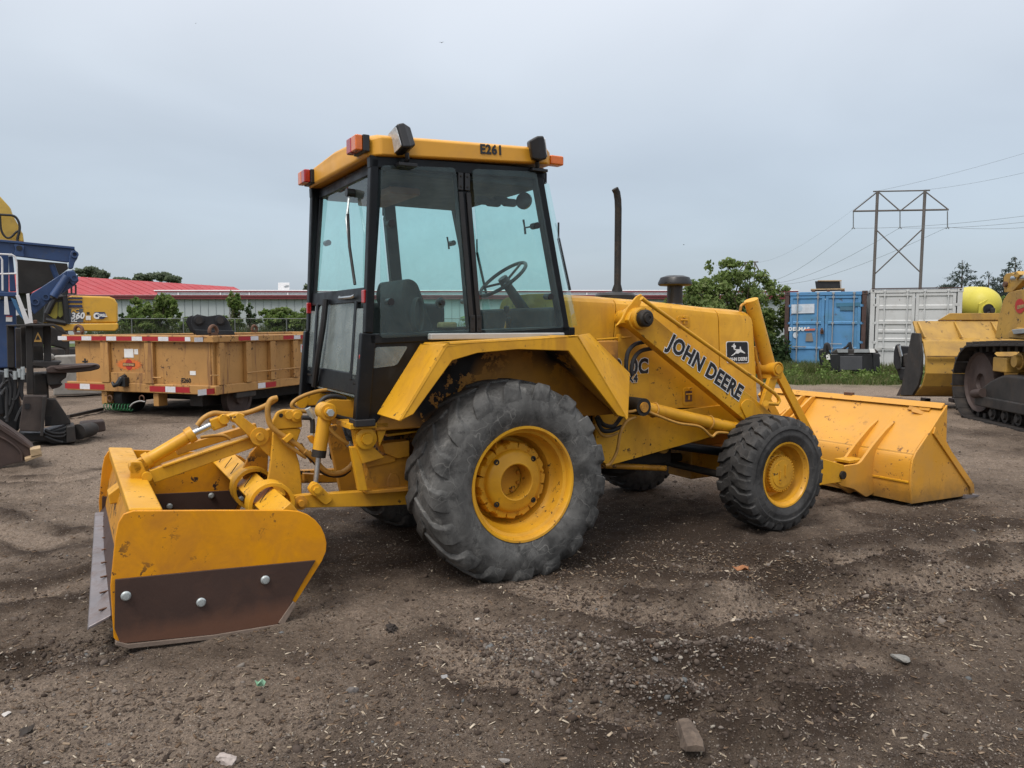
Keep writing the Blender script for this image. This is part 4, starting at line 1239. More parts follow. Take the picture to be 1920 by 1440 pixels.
# lift cylinders
for s in (-1, 1):
    T = lambda p: Vector((p.x, s * .575, p.z))
    b0, b1 = T(A(1197, 762, -.575)), T(A(1376, 803, -.575))
    d = (b1 - b0).normalized()
    lc = MB().cyl(b0 + d * .07, b1, .046, n=20).cyl(b0 + d * .02, b0 + d * .10, .05, .046, n=20).build('lift_cylinder', YL, loader)
    MB().cyl(b1 - d * .02, b1 + d * .02, .052, n=20).build('cylinder_gland', YL, lc)
    MB().cyl(b1, b1 + d * .62, .024, n=16).build('piston_rod', M['steel'], lc)
    MB().cyl(b0 + Vector((0, s * .06, 0)), b0 - Vector((0, s * .14, 0)), .062, n=20).build('cylinder_boss', M['grime'], lc)
    MB().cyl(b0 + Vector((0, s * .05, 0)), b0 + Vector((0, s * .068, 0)), .036, n=18).build('cylinder_pin', YD, lc)
    for q in (.15, .72):
        c = b0.lerp(b1, q)
        e2_ = d.cross(Vector((0, 1, 0)))
        rp = [c + Vector((0, 1, 0)) * (.051 * cos(2 * pi * k / 20)) + e2_ * (.051 * sin(2 * pi * k / 20)) for k in range(20)]
        MB().tube(rp, .006, 6, closed=True).build('hose_clamp', M['hose_tan'], lc)
tp = spline([A(u, v, -.62) for u, v in ((1150, 772), (1180, 772), (1205, 768), (1225, 776), (1270, 793), (1312, 800), (1334, 818), (1345, 811), (1365, 812))], 5)
MB().tube(tp, .010, 8).build('hydraulic_line', M['hose_tan'], loader)
tp = spline([A(u, v, -.60) for u, v in ((1192, 782), (1175, 790), (1163, 812), (1157, 845), (1145, 868), (1135, 873))], 6)
MB().tube(tp, .011, 8).build('hydraulic_line', M['hose_tan'], loader)
for uvs, rr, mt in (([(1212, 640), (1190, 646), (1177, 662), (1174, 690), (1178, 702)], .015, 'black_rubber'), ([(1224, 653), (1202, 658), (1189, 672), (1184, 692), (1186, 704)], .015, 'black_rubber'),
                    ([(1120, 780), (1132, 796), (1150, 799), (1162, 785), (1168, 775)], .015, 'black_rubber'), ([(1118, 782), (1128, 805), (1145, 808), (1165, 800)], .015, 'black_rubber'), ([(1115, 795), (1128, 815), (1142, 818), (1158, 812)], .010, 'hose_tan')):
    MB().tube(spline([A(u, v, -.52) for u, v in uvs], 6), rr, 8).build('hydraulic_hose', M[mt], loader)
for u, v in ((1219, 640), (1231, 652)):
    p = A(u, v, -.52); MB().cyl(p - Vector((.03, 0, 0)), p + Vector((.09, 0, .015)), .009, n=8).build('hose_fitting', YD, loader)
p = A(1160, 634, -.47)
MB().cyl(A(1118, 637, -.47), A(1184, 632, -.47), .008, n=8).box(p, (.02, .04, .05)).build('hood_prop_rod', YL, loader, bevel=.002)
# bucket tilt cylinder and linkage
TY = -.36
c0, c1 = A(1408, 562, TY), A(1443, 694, TY)
tc_ = MB().cyl(c0, c1, .056, n=24).build('tilt_cylinder', YL, loader, bevel=.004)
MB().box(c1 + Vector((0, 0, -.01)), (.13, .15, .12)).build('cylinder_trunnion', YL, tc_, bevel=.012)
pb = A(1454, 692, TY - .09)
MB().cyl((pb.x, TY - .10, pb.z), (pb.x, TY + .14, pb.z), .052, n=24).build('link_boss', YL, tc_, bevel=.004)
MB().lathe([(.058, 0), (.058, .02), (.05, .022), (.046, .014), (.038, .014), (.036, .026), (0, .026)], (pb.x, TY - .10, pb.z), (0, -1, 0), 24).build('link_pin', M['yellow'], tc_, angle=30)
MB().tube(spline([c0 + Vector((-.06, 0, -.03)), c0 + Vector((-.10, 0, -.045)), c0 + Vector((-.115, 0, -.09)), c0 + Vector((-.115, 0, -.16))], 5), .011, 8).build('cylinder_line', YD, tc_)
MB().tube(spline([A(u, v, TY) for u, v in ((1414, 650), (1420, 680), (1428, 720), (1432, 780))], 5), .014, 8).build('cylinder_hose', YD, tc_)
for (u0, v0, u1, v1, wd, yy) in ((1453, 694, 1428, 772, .085, TY - .05), (1457, 696, 1522, 822, .075, TY + .05)):
    mb = MB(); beam(mb, A(u0, v0, yy), A(u1, v1, yy), wd, .035); mb.build('tilt_link', YL, loader, bevel=.005)
mb = MB(); beam(mb, A(1428, 735, .05), A(1465, 800, .05), .08, .04); mb.build('tilt_link', YL, loader, bevel=.005)
mb = MB().cyl((2.62, -.55, .70), (2.62, .55, .70), .05).build('cross_tube', YL, loader)
# bucket
BW = .935
bprof = [(4.150, .815), (4.05, .722), (3.96, .635), (3.84, .535), (3.755, .455), (3.715, .395), (3.700, .30), (3.702, .16), (3.722, .034), (4.52, .004)]
bprof_s = spline([(x, 0, z) for x, z in bprof[:-1]], 4)
def offs(pts, t):
    o_ = []
    for i, p in enumerate(pts):
        d = (pts[min(i + 1, len(pts) - 1)] - pts[max(i - 1, 0)]).normalized()
        o_.append(p + Vector((-d.z, 0, d.x)) * t)
    return o_
line = [vec(p) for p in bprof_s] + [Vector((4.52, 0, .008))]
inn = offs(line, .016)
mb = MB()
for i in range(len(line) - 1):
    q = [line[i], line[i + 1], inn[i + 1], inn[i]]
    mb.hexa([p + Vector((0, -BW, 0)) for p in q], [p + Vector((0, BW, 0)) for p in q])
BK = M['bucket']
bucket = mb.build('bucket', BK, loader, angle=30)
for s in (-1, 1):
    sp = [(4.165, .828), (4.172, .52), (4.565, .085), (4.60, .01), (3.722, .030), (3.700, .16), (3.700, .30), (3.715, .395), (3.755, .455), (3.96, .640), (4.06, .735)]
    MB().prism([(x, s * BW, z) for x, z in sp], (0, s * .018, 0)).build('side_plate', BK, bucket, bevel=.003)
    MB().prism([(x, s * (BW + .018), z) for x, z in ((3.985, .655), (4.02, .62), (4.585, .11), (4.60, .03), (4.545, .03), (4.53, .085), (3.96, .60))], (0, s * .016, 0)).build('side_cutter', BK, bucket, bevel=.003)
    for x0, nmx in ((.42, 0), (.58, 0)):
        ys_ = s * x0
        ear = rounded([(3.98, ys_, .665), (3.86, ys_, .60), (3.68, ys_, .47), (3.52, ys_, .33), (3.30, ys_, .33), (3.18, ys_, .27), (3.26, ys_, .17), (3.45, ys_, .12), (3.62, ys_, .03), (3.74, ys_, .06), (3.74, ys_, .40)], [.0, .02, .04, .05, .05, .05, .05, .03, .02, 0, 0])
        MB().prism(ear, (0, s * .026, 0)).build('hinge_ear', BK, bucket, bevel=.004)
    MB().cyl((3.27, s * .38, .26), (3.27, s * .64, .26), .034, n=18).build('hinge_pin', M['grime'], bucket)
    MB().bx(3.42, 3.62, s * .43, s * .575, .335, .36).build('stop_plate', YL, bucket, bevel=.004)
    for yy in ((.34, .46) if s > 0 else ()):
        MB().prism([(4.13, yy, .80), (4.02, yy, .70), (3.84, yy, .54), (3.74, yy, .44), (3.64, yy, .42), (3.72, yy, .58), (4.06, yy, .80)], (0, .022, 0)).build('back_rib', BK, bucket, bevel=.004)
MB().prism([(4.135, -BW, .80), (4.165, -BW, .835), (4.15, -BW, .845), (4.10, -BW, .80)], (0, 2 * BW, 0)).build('top_lip', BK, bucket, bevel=.003)
MB().prism([(4.45, -BW - .04, -.004), (4.67, -BW - .04, -.006), (4.66, -BW - .04, .006), (4.45, -BW - .04, .030)], (0, 2 * BW + .08, 0)).build('cutting_edge', M['worn_steel'], bucket)
MB().prism([(3.698, -BW, .20), (3.690, -BW, .204), (3.690, -BW, .216), (3.698, -BW, .22)], (0, .38, 0)).build('weld_bead', YL, bucket)
for k, (y0, dx_) in enumerate(((-.79, 0), (-.70, .01), (-.75, .03))):
    MB().box((4.105 - dx_ , y0, .785 - dx_ * .9), (.045, .10, .012), Matrix.Rotation(R(-42), 3, 'Y') @ Matrix.Rotation(R(8 * k), 3, 'X')).build('bent_tab', YD, bucket, bevel=.003)
MB().box((4.16, .0, .85), (.04, .09, .03)).build('lip_bracket', M['rust'], bucket, bevel=.004)

# ---------------------------------------------------------------- rear hitch
hitch = empty('rear_hitch'); hitch.parent = loader
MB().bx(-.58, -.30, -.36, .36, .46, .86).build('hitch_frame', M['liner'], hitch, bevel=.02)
def hp(uvs, y, th, nm, m=YD, rad=0, bev=.005, par=None):
    pts = [A(u, v, y) for u, v in uvs]
    if rad: pts = rounded(pts, rad, 5)
    return MB().prism(pts, (0, th, 0)).build(nm, m, par or hitch, bevel=bev)
hp([(657, 795), (729, 791), (729, 802), (656, 806)], -.60, .26, 'mount_flange', YL)
hp([(662, 806), (690, 806), (694, 832), (722, 858), (680, 870), (668, 838)], -.56, .05, 'mount_plate', YL)
hp([(706, 802), (727, 802), (712, 838)], -.58, .03, 'mount_gusset', YL)
b = A(686, 822, -.57)
MB().lathe([(.062, -.05), (.062, .018), (.052, .022), (.034, .022), (.032, .038), (0, .038)], (b.x, -.565, b.z), (0, -1, 0), 24).build('mount_bolt', YL, hitch, angle=30)
hp([(657, 838), (673, 838), (690, 920), (673, 921)], -.55, .04, 'hitch_upright', YL)
hp([(690, 872), (735, 864), (768, 850), (768, 920), (684, 922)], -.46, .10, 'hitch_side', YD)
hp([(715, 832), (768, 826), (768, 856), (745, 860), (722, 850)], -.50, .10, 'axle_bracket', YD)
hp([(726, 814), (785, 807), (785, 811), (726, 819)], -.50, .25, 'frame_step', YL)
hp([(684, 862), (742, 850), (742, 866), (686, 878)], -.48, .02, 'hitch_strap', YD)
hp([(727, 915), (727, 898), (733, 887), (743, 887), (750, 897), (750, 915)], -.465, .01, 'cover_plate', YD)
hp([(688, 921), (770, 913), (770, 921), (688, 927)], -.52, .20, 'lower_rail', YD)
# far, inboard plates of the same frame
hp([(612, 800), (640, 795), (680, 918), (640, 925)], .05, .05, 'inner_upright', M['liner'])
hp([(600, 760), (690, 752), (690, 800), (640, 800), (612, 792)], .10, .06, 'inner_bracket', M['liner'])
# lift arms (rocker)
for y, uvs in ((.30, ((556, 754), (560, 746), (583, 738), (690, 741), (690, 772), (600, 760), (573, 761), (560, 764))), (-.32, ((598, 768), (604, 757), (622, 749), (690, 751), (690, 786), (640, 784), (612, 777)))):
    hp(uvs, y, .05, 'lift_arm', YL, .01)
b = A(565, 755, .30); MB().cyl((b.x, .28, b.z), (b.x, .36, b.z), .035, n=18).build('lift_arm_pin', YL, hitch)
# stabiliser / lift cylinder, near side
LYC = -.40
q0, q1, q2 = A(611, 771, LYC), A(597, 857, LYC), A(592, 905, LYC)
lcy = MB().tube([q0, q1], .040, 20).build('lift_link_cylinder', YL, hitch, bevel=.004)
MB().tube([q1, q2], .016, 12).build('piston_rod', M['steel'], lcy)
MB().tube([q1 + (q0 - q1) * .16, q1], .0412, 20).build('sooty_end', M['grime'], lcy)
MB().lathe([(.052, -.08), (.052, .02), (.046, .025), (.028, .025), (.028, .045), (.018, .046), (.016, .06), (0, .06)], (q0.x, LYC - .03, q0.z), (0, -1, 0), 20).build('cylinder_eye', YL, lcy, angle=30)
MB().cyl((q0.x, LYC - .075, q0.z), (q0.x, LYC - .10, q0.z), .021, n=6).build('eye_nut', M['zinc'], lcy)
hp([(578, 916), (586, 903), (596, 905), (626, 936), (611, 949), (580, 922)], -.46, .03, 'drop_link', YL, .02)
b = A(591, 917, -.46); MB().cyl((b.x, -.445, b.z), (b.x, -.485, b.z), .034, n=18).cyl((b.x, -.485, b.z), (b.x, -.505, b.z), .02, n=6).build('link_bolt', YL, hitch)
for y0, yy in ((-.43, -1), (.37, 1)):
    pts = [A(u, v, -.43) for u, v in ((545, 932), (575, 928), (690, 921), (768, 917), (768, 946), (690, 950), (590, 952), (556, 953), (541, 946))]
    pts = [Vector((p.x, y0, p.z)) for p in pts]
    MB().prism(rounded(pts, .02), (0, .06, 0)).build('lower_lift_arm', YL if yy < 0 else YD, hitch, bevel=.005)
b = A(562, 942, -.45)
for yy in (-.45, .40):
    MB().lathe([(.040, 0), (.040, .02), (.020, .022), (.018, .045), (0, .045)], (b.x, yy, b.z), (0, -1, 0), 20).build('hitch_pin', YD, hitch, angle=30)
# lower link crossing under, spacers and hoses
hp([(570, 888), (640, 892), (640, 905), (570, 903)], .25, .05, 'far_draft_link', YD)
H = [([(662, 733), (630, 731), (600, 733), (570, 742), (550, 754), (549, 764), (560, 770), (580, 772)], .013, 'hose_tan', .1),
     ([(520, 746), (508, 750), (502, 765), (504, 788), (512, 803), (532, 818), (555, 832), (575, 850)], .016, 'hose_tan', -.28),
     ([(518, 749), (495, 762), (470, 772), (450, 776), (420, 776), (400, 775), (382, 784), (370, 798)], .015, 'hose_tan', -.1),
     ([(572, 846), (590, 860), (602, 876), (620, 887), (640, 886), (656, 876), (664, 866)], .016, 'hose_tan', -.3),
     ([(575, 852), (592, 868), (604, 884), (622, 891), (642, 890), (656, 880)], .014, 'black_rubber', -.28),
     ([(594, 768), (600, 755), (612, 745), (630, 743), (648, 748)], .014, 'black_rubber', -.3),
     ([(566, 783), (582, 784), (586, 790), (586, 812)], .014, 'black_rubber', -.36),
     ([(614, 774), (640, 783), (665, 788)], .013, 'black_rubber', -.35),
     ([(613, 797), (625, 812), (640, 824), (656, 834)], .013, 'hose_tan', -.42),
     ([(376, 820), (400, 817), (420, 817), (432, 824)], .010, 'hose_tan', .1),
     ([(514, 803), (535, 830), (556, 846), (574, 858)], .012, 'hose_tan', -.275)]
for uvs, rr, mt, y in H:
    MB().tube(spline([A(u, v, y) for u, v in uvs], 6), rr, 10).build('hydraulic_hose', M[mt], hitch)
for u, v, y in ((582, 775, -.36), (586, 826, -.36), (566, 842, -.22), (582, 856, -.25)):
    c = A(u, v, y); MB().tube([c + Vector((-.015, 0, .03)), c + Vector((.015, 0, -.03))], .019, 6).build('hose_coupling', YD if u != 582 or v > 800 else M['zinc'], hitch)
MB().tube([A(585, 812, -.36), A(585, 838, -.36)], .013, 8).build('hose_ferrule', M['zinc'], hitch)
c = A(653, 832, -.42); MB().tube([c, c + Vector((.04, 0, -.028))], .017, 8).build('hose_ferrule', M['zinc'], hitch)

# ---------------------------------------------------------------- box scraper behind the loader
box_ = empty('box_scraper'); box_.parent = loader
NY, FY = -.90, .93
def near(u, v, y=NY): return A(u, v, y)
plate_px = [(213, 1196), (207, 1100), (216, 1010), (222, 980), (232, 964), (250, 958), (400, 957), (540, 957), (560, 959), (577, 965), (591, 975), (602, 988), (609, 1003), (612.5, 1018), (611.5, 1034), (604, 1052), (556, 1128), (524, 1170), (225, 1208)]
near_pts = [near(u, v) for u, v in plate_px]
MB().prism(near_pts, (0, .022, 0)).build('end_plate', M['scraper'], box_, bevel=.004)
MB().prism([Vector((p.x + .02, FY, p.z + .03)) for p in near_pts], (0, -.022, 0)).build('end_plate', M['scraper'], box_, bevel=.004)
wear_px = [(216, 1087), (400, 1069), (592, 1051), (570, 1088), (536, 1148), (522, 1170), (400, 1190), (226, 1207), (215, 1180)]
wp = [near(u, v, NY - .014) for u, v in wear_px]
MB().prism(wp, (0, .013, 0)).build('wear_plate', M['rust_plate'], box_, bevel=.002)
MB().prism([Vector((p.x + .02, FY - .023, p.z + .03)) for p in wp], (0, -.012, 0)).build('wear_plate', M['rust_plate'], box_, bevel=.002)
sh = [near(u, v, NY - .02) for u, v in ((218, 1203), (240, 1208), (400, 1191), (522, 1171), (524, 1178), (400, 1199), (242, 1217), (216, 1210))]
MB().prism(sh, (0, .055, 0)).build('skid_shoe', M['dirt_edge'], box_, bevel=.003)
sh = [near(u, v, NY - .02) for u, v in ((522, 1168), (550, 1128), (556, 1133), (530, 1176))]
MB().prism(sh, (0, .055, 0)).build('skid_shoe', M['dirt_edge'], box_, bevel=.003)
for u, v in ((236, 1117), (377, 1129), (497, 1087)):
    p = near(u, v, NY - .014)
    MB().lathe([(.022, 0), (.022, .006), (.017, .010), (.015, .017), (0, .018)], p, (0, -1, 0), 20).build('bolt', M['zinc'], box_, angle=25)
for u, v in ((318, 949), (396, 929), (452, 935)):
    p = A(u, v, FY - .04)
    MB().lathe([(.020, 0), (.020, .008), (.012, .012), (.012, .02), (0, .02)], p, (0, -1, 0), 12).build('bolt', M['zinc'], box_)
# moldboard: curved back wall with a box beam along its top
W_ = (NY + .022, FY - .022)
mold = [(-2.02, .60), (-2.06, .46), (-2.085, .30), (-2.09, .16), (-2.06, .03)]
mb = MB()
for (x0, z0), (x1, z1) in zip(mold[:-1], mold[1:]):
    q = [(x0, z0), (x1, z1), (x1 - .02, z1), (x0 - .02, z0)]
    mb.hexa([(x, W_[0], z) for x, z in q], [(x, W_[1], z + .02) for x, z in q])
mb.build('moldboard', YD, box_, angle=50)
q = [(-2.075, .665), (-1.93, .650), (-1.935, .575), (-2.07, .585)]
MB().hexa([(x, W_[0], z) for x, z in q], [(x, W_[1], z + .04) for x, z in q]).build('top_beam', YL, box_, bevel=.012, seg=3)
# trailing cutting edge along the back, scoured steel
n0, n1 = A(206, 1160, -.86), A(163, 1183, -.86)
f0, f1 = A(210, 963, .80), A(177, 966, .80)
MB().hexa([n0, n1, f1, f0], [p + Vector((.006, 0, .018)) for p in (n0, n1, f1, f0)]).build('rear_cutting_edge', M['worn_steel'], box_, bevel=.004)
for k in range(8):
    q = (k + .5) / 8
    p = n0.lerp(f0, q).lerp(n1.lerp(f1, q), .32)
    MB().box(p + Vector((.003, 0, .020)), (.040, .012, .006), Matrix.Rotation(R(25), 3, 'Z')).build('bolt_slot', M['rust'], box_)
MB().hexa([(-2.09, W_[0], .30), (-2.09, W_[1], .34), (-2.14, W_[1], .28), (-2.165, W_[0], .17)], [(-2.09, W_[0], .28), (-2.09, W_[1], .32), (-2.14, W_[1], .26), (-2.165, W_[0], .15)]).build('edge_support', M['rust_plate'], box_)
hp([(203, 928), (232, 906), (238, 925), (222, 943), (206, 946)], .12, .16, 'rear_bracket', YL, 0, .006, box_)
# pivot tube across the box with clamp rings
t0, t1 = Vector((-1.345, -.86, .510)), Vector((-1.345, .89, .545))
mb = MB(); beam(mb, t0, t1, .135, .135, (.8, 0, .6)); mb.build('pivot_tube', YL, box_, bevel=.006)
for yy in (-.45, .0):
    c = t0.lerp(t1, (yy + .86) / 1.75)
    MB().lathe([(.104, -.055), (.126, -.055), (.126, .055), (.104, .055)], c, (0, 1, .02), 36, closed=True).build('clamp_ring', YL, box_, bevel=.003)
for k in range(7):
    c = t0.lerp(t1, .18 + k * .12)
    MB().box(c + Vector((-.0835 * .6, 0, .0835 * .8)) * 1.0, (.08, .005, .004), Matrix.Rotation(R(-53), 3, 'Y')).build('tube_slot', M['grime'], box_)
# mast (two plates) carrying the upper pins
mast_px = [(513, 806), (566, 803), (558, 826), (552, 838), (562, 870), (566, 905), (566, 930), (545, 945), (497, 928), (506, 880)]
head_px = [(513, 806), (511, 792), (521, 773), (533, 768), (565, 769), (567, 802)]
for y0 in (-.24, .14):
    hp([(u, v) for u, v in mast_px], y0, .03, 'mast_plate', YL, .02, .006, box_)
    hp([(u, v) for u, v in head_px], y0 - .008, .046, 'mast_head', YL, .015, .006, box_)
hp([(505, 810), (470, 850), (455, 880), (460, 930), (500, 930)], .02, .03, 'mast_web', YD, 0, .004, box_)
b = A(555, 779, -.25); MB().lathe([(.036, 0), (.036, .018), (.022, .02), (.02, .034), (0, .034)], (b.x, -.248, b.z), (0, -1, 0), 20).build('top_pin', YL, box_, angle=30)
b = A(541, 778, -.25); MB().cyl((b.x, -.245, b.z), (b.x, -.268, b.z), .024, n=14).build('top_pin', YL, box_)
b = A(527, 779, -.25); MB().cyl((b.x, -.247, b.z), (b.x, -.252, b.z), .012, n=14).build('pin_hole', M['grime'], box_)
hp([(536, 925), (560, 930), (578, 935), (576, 950), (556, 954), (540, 948)], -.44, .03, 'hitch_lug', YL, .015, .004, box_)
hp([(500, 945), (508, 925), (538, 930), (545, 958), (500, 960)], -.40, .22, 'tube_saddle', YL, .0, .006, box_)
hp([(530, 824), (545, 812), (552, 818), (538, 831)], -.31, .03, 'hose_clamp_plate', YL, 0, .003, box_)
# brace from mast to the back beam, its cylinder and link
BYc = -.12
mb = MB(); beam(mb, A(283, 893, BYc), A(520, 810, BYc), .075, .055); brace = mb.build('brace', YL, box_, bevel=.005)
mb = MB(); beam(mb, A(303, 873, BYc), A(470, 817, BYc), .012, .085); mb.build('brace_flange', M['yellow'], box_, bevel=.003)
hp([(434, 786), (446, 774), (516, 828), (508, 858), (494, 846)], -.20, .03, 'link_plate', YL, .0, .005, box_)
hp([(425, 780), (447, 774), (460, 778), (452, 795), (437, 792)], -.19, .09, 'link_head', YL, .0, .005, box_)
b = A(486, 818, -.2); MB().lathe([(.052, 0), (.052, .014), (.024, .015), (.022, .034), (0, .034)], (b.x, -.20, b.z), (0, -1, 0), 20).build('link_pin', YL, box_, angle=30)
CYc = -.10
k0, k1, k2, k3 = A(258, 873, CYc), A(363, 812, CYc), A(395, 797, CYc), A(422, 787, CYc)
cy_ = MB().tube([A(275, 864, CYc), k1], .036, 20).build('angle_cylinder', YL, box_, bevel=.003)
MB().tube([k1, k2], .019, 14).build('piston_rod', M['steel'], cy_)
MB().tube([k1 + (k0 - k1).normalized() * .04, k1], .046, 18).build('cylinder_gland', YL, cy_)
MB().tube([A(272, 866, CYc), A(282, 860, CYc)], .046, 18).build('cylinder_cap', YL, cy_)
mb = MB(); beam(mb, k2, k3, .07, .06); mb.build('rod_clevis', YL, cy_, bevel=.008)
b = A(420, 786, CYc - .05); MB().cyl((b.x, CYc - .03, b.z), (b.x, CYc - .065, b.z), .028, n=16).build('clevis_pin', YL, cy_)
b = A(252, 875, CYc); MB().cyl((b.x, CYc - .06, b.z), (b.x, CYc + .06, b.z), .03, n=16).build('base_pin', YL, cy_)
mb = MB(); beam(mb, b, A(275, 864, CYc), .06, .05); mb.build('base_eye', YL, cy_, bevel=.008)
hp([(245, 866), (266, 866), (277, 890), (262, 905), (244, 905)], -.16, .03, 'anchor_lug', YL, .01, .004, box_)
hp([(245, 866), (266, 866), (277, 890), (262, 905), (244, 905)], -.05, .03, 'anchor_lug', YL, .01, .004, box_)
b = A(275, 893, -.17); MB().cyl((b.x, -.165, b.z), (b.x, -.20, b.z), .026, n=16).build('anchor_pin', YL, box_)
b = A(438, 800, -.2); MB().cyl((b.x, -.2, b.z), (b.x, -.21, b.z), .01, n=10).build('grease_nipple', YD, box_)
mb = MB(); beam(mb, A(330, 845, .25), A(480, 800, .25), .05, .06); mb.build('far_brace', YD, box_, bevel=.004)

# ================================================================ yard equipment
class Frame:
    def __init__(s, ox, oy, th): s.ox, s.oy, s.th = ox, oy, th
    def _r(s, u, v): return _lray(u, v, s.ox, s.oy, s.th)
    def X(s, u, v, x):
        o, d = s._r(u, v); return o + d * ((x - o.x) / d.x)
    def Y(s, u, v, y):
        o, d = s._r(u, v); return o + d * ((y - o.y) / d.y)

class Thing:                             # a thing measured on a plane that faces the yard's middle
    def __init__(s, name, loc, label, cat, group=None, face=True):
        s.o = Vector(loc); s.root = empty(name, loc, 0, label, cat, group)
        s.n = Vector((s.o.x, s.o.y, 0)).normalized() if face else Vector((0, 1, 0))
        s.k = s.n.y
    def p(s, u, v, Y):
        d = _ray(u, v); base = Vector((s.o.x / s.o.y * Y, Y, 0))
        t = base.dot(s.n) / d.dot(s.n)
        return Vector((0, 0, CAM_H)) + d * t - s.o
    def poly(s, uvs, Y, depth, nm, m, bev=.01, par=None, rad=0):
        pts = [s.p(u, v, Y) for u, v in uvs]
        if rad: pts = rounded(pts, rad, 5)
        return MB().prism(pts, s.n * depth).build(nm, m, par or s.root, bevel=bev)
    def tube(s, uvs, Y, r, nm, m, par=None, n=8, smooth=0):
        pts = [s.p(u, v, Y if not isinstance(Y, (list, tuple)) else Y[i]) for i, (u, v) in enumerate(uvs)]
        if smooth: pts = spline(pts, smooth)
        return MB().tube(pts, r, n).build(nm, m, par or s.root)

M['wagon'] = pmat('ochre_wagon_paint', (0.40, 0.212, 0.064), 0.55, 0, 0.15, 1.5, dirt=((0.30, 0.15, 0.05), 0.42, 2.2), streak=((0.14, 0.06, 0.028), 0.44, 8), chips=((0.05, 0.027, 0.02), 0.41, 14), bump=0.1)
M['tape_red'] = pmat('red_reflective_tape', (0.34, 0.014, 0.020), 0.4, 0, 0.1, 20, bump=0)
M['tape_white'] = pmat('white_reflective_tape', (0.62, 0.62, 0.64), 0.4, 0, 0.1, 20, bump=0)
M['paper'] = pmat('white_sticker', (0.70, 0.70, 0.68), 0.6, 0, 0.08, 9, bump=0)
M['dark_steel'] = pmat('dark_weathered_steel', (0.030, 0.027, 0.025), 0.62, 0.25, 0.35, 3, dirt=((0.075, 0.055, 0.042), 0.42, 5), bump=0.25, bscale=25)
M['brown_steel'] = pmat('brown_rusted_steel', (0.062, 0.042, 0.036), 0.62, 0.25, 0.25, 3, dirt=((0.10, 0.065, 0.05), 0.40, 5), bump=0.25, bscale=25)
M['black_iron'] = pmat('black_iron', (0.013, 0.014, 0.016), 0.42, 0.1, 0.3, 5, dirt=((0.05, 0.05, 0.055), 0.30, 8), bump=0.1)
M['blue_steel'] = pmat('dark_blue_paint', (0.022, 0.052, 0.135), 0.42, 0, 0.2, 2, dirt=((0.05, 0.055, 0.07), 0.38, 4), chips=((0.12, 0.12, 0.12), 0.36, 12), bump=0.08)
M['white_paint'] = pmat('chipped_white_paint', (0.62, 0.62, 0.62), 0.5, 0, 0.1, 4, chips=((0.10, 0.06, 0.04), 0.34, 20), bump=0.1)
M['excavator'] = pmat('excavator_yellow', (0.60, 0.33, 0.035), 0.42, 0, 0.08, 1.5, dirt=((0.36, 0.22, 0.06), 0.38, 2.5), bump=0.03)
M['boom'] = pmat('boom_yellow', (0.50, 0.33, 0.06), 0.5, 0, 0.1, 1.5, dirt=((0.30, 0.20, 0.07), 0.40, 2.5), bump=0.03)
M['navy'] = pmat('navy_print', (0.025, 0.035, 0.09), 0.45, 0, 0.1, 4, bump=0)
M['grey_panel'] = pmat('dark_grey_panel', (0.085, 0.095, 0.11), 0.5, 0, 0.1, 4, bump=0)
M['concrete'] = pmat('grey_concrete', (0.26, 0.245, 0.22), 0.85, 0, 0.15, 4, dirt=((0.15, 0.13, 0.11), 0.42, 5), bump=0.3)
M['green_hose'] = pmat('green_coil_hose', (0.010, 0.10, 0.032), 0.4, 0, 0.1, 6, bump=0)
M['timber'] = pmat('weathered_timber', (0.36, 0.26, 0.15), 0.8, 0, 0.2, 14, streak=None, bump=0.4)
M['orange_print'] = pmat('orange_print', (0.60, 0.15, 0.03), 0.5, 0, 0.1, 9, bump=0)
M['red_print'] = pmat('red_print', (0.40, 0.025, 0.018), 0.5, 0, 0.1, 9, bump=0)
M['red_pink'] = pmat('faded_red_print', (0.50, 0.13, 0.07), 0.5, 0, 0.1, 9, bump=0)

# ---------------------------------------------------------------- ochre dump wagon
WF = Frame(-4.66, 12.2, math.atan2(.943, .336))
wagon = empty('dump_wagon', (-4.66, 12.2, 0), WF.th, 'ochre steel wagon with ribbed sides and red-white reflective tape, left of the loader', 'wagon')
WL_, WW = 6.2, 2.98
OC = M['wagon']
MB().bx(.06, WL_ - .06, .06, .10, .50, 1.28).build('side_wall', OC, wagon)
MB().bx(.06, WL_ - .06, WW - .10, WW - .06, .50, 1.28).build('side_wall', OC, wagon)
MB().bx(.05, .09, .10, WW - .10, .50, 1.28).build('end_wall', OC, wagon)
MB().bx(WL_ - .09, WL_ - .05, .10, WW - .10, .50, 1.28).build('end_wall', OC, wagon)
MB().bx(.08, WL_ - .08, .10, WW - .10, .50, .56).build('wagon_floor', M['rust'], wagon)
for nm, z0, z1, ov in (('top_rail', 1.225, 1.335, .03), ('bottom_rail', .40, .55, .0)):
    MB().bx(-ov, .10, -.03, WW + (.14 if ov else .10), z0, z1).build(nm, OC, wagon, bevel=.015)
    MB().bx(WL_ - .10, WL_ + ov, 0, WW, z0, z1).build(nm, OC, wagon, bevel=.015)
    MB().bx(.101, WL_ - .101, -ov, .115, z0 + .002, z1 - .002).build(nm, OC, wagon, bevel=.015)
    MB().bx(.101, WL_ - .101, WW - .115, WW + ov, z0 + .002, z1 - .002).build(nm, OC, wagon, bevel=.015)
for u0, u1 in ((190, 205), (272, 288)):
    a, b = WF.X(u0, 690, 0).y, WF.X(u1, 690, 0).y
    MB().bx(-.012, .05, min(a, b), max(a, b), .551, 1.224).build('post', OC, wagon, bevel=.008)
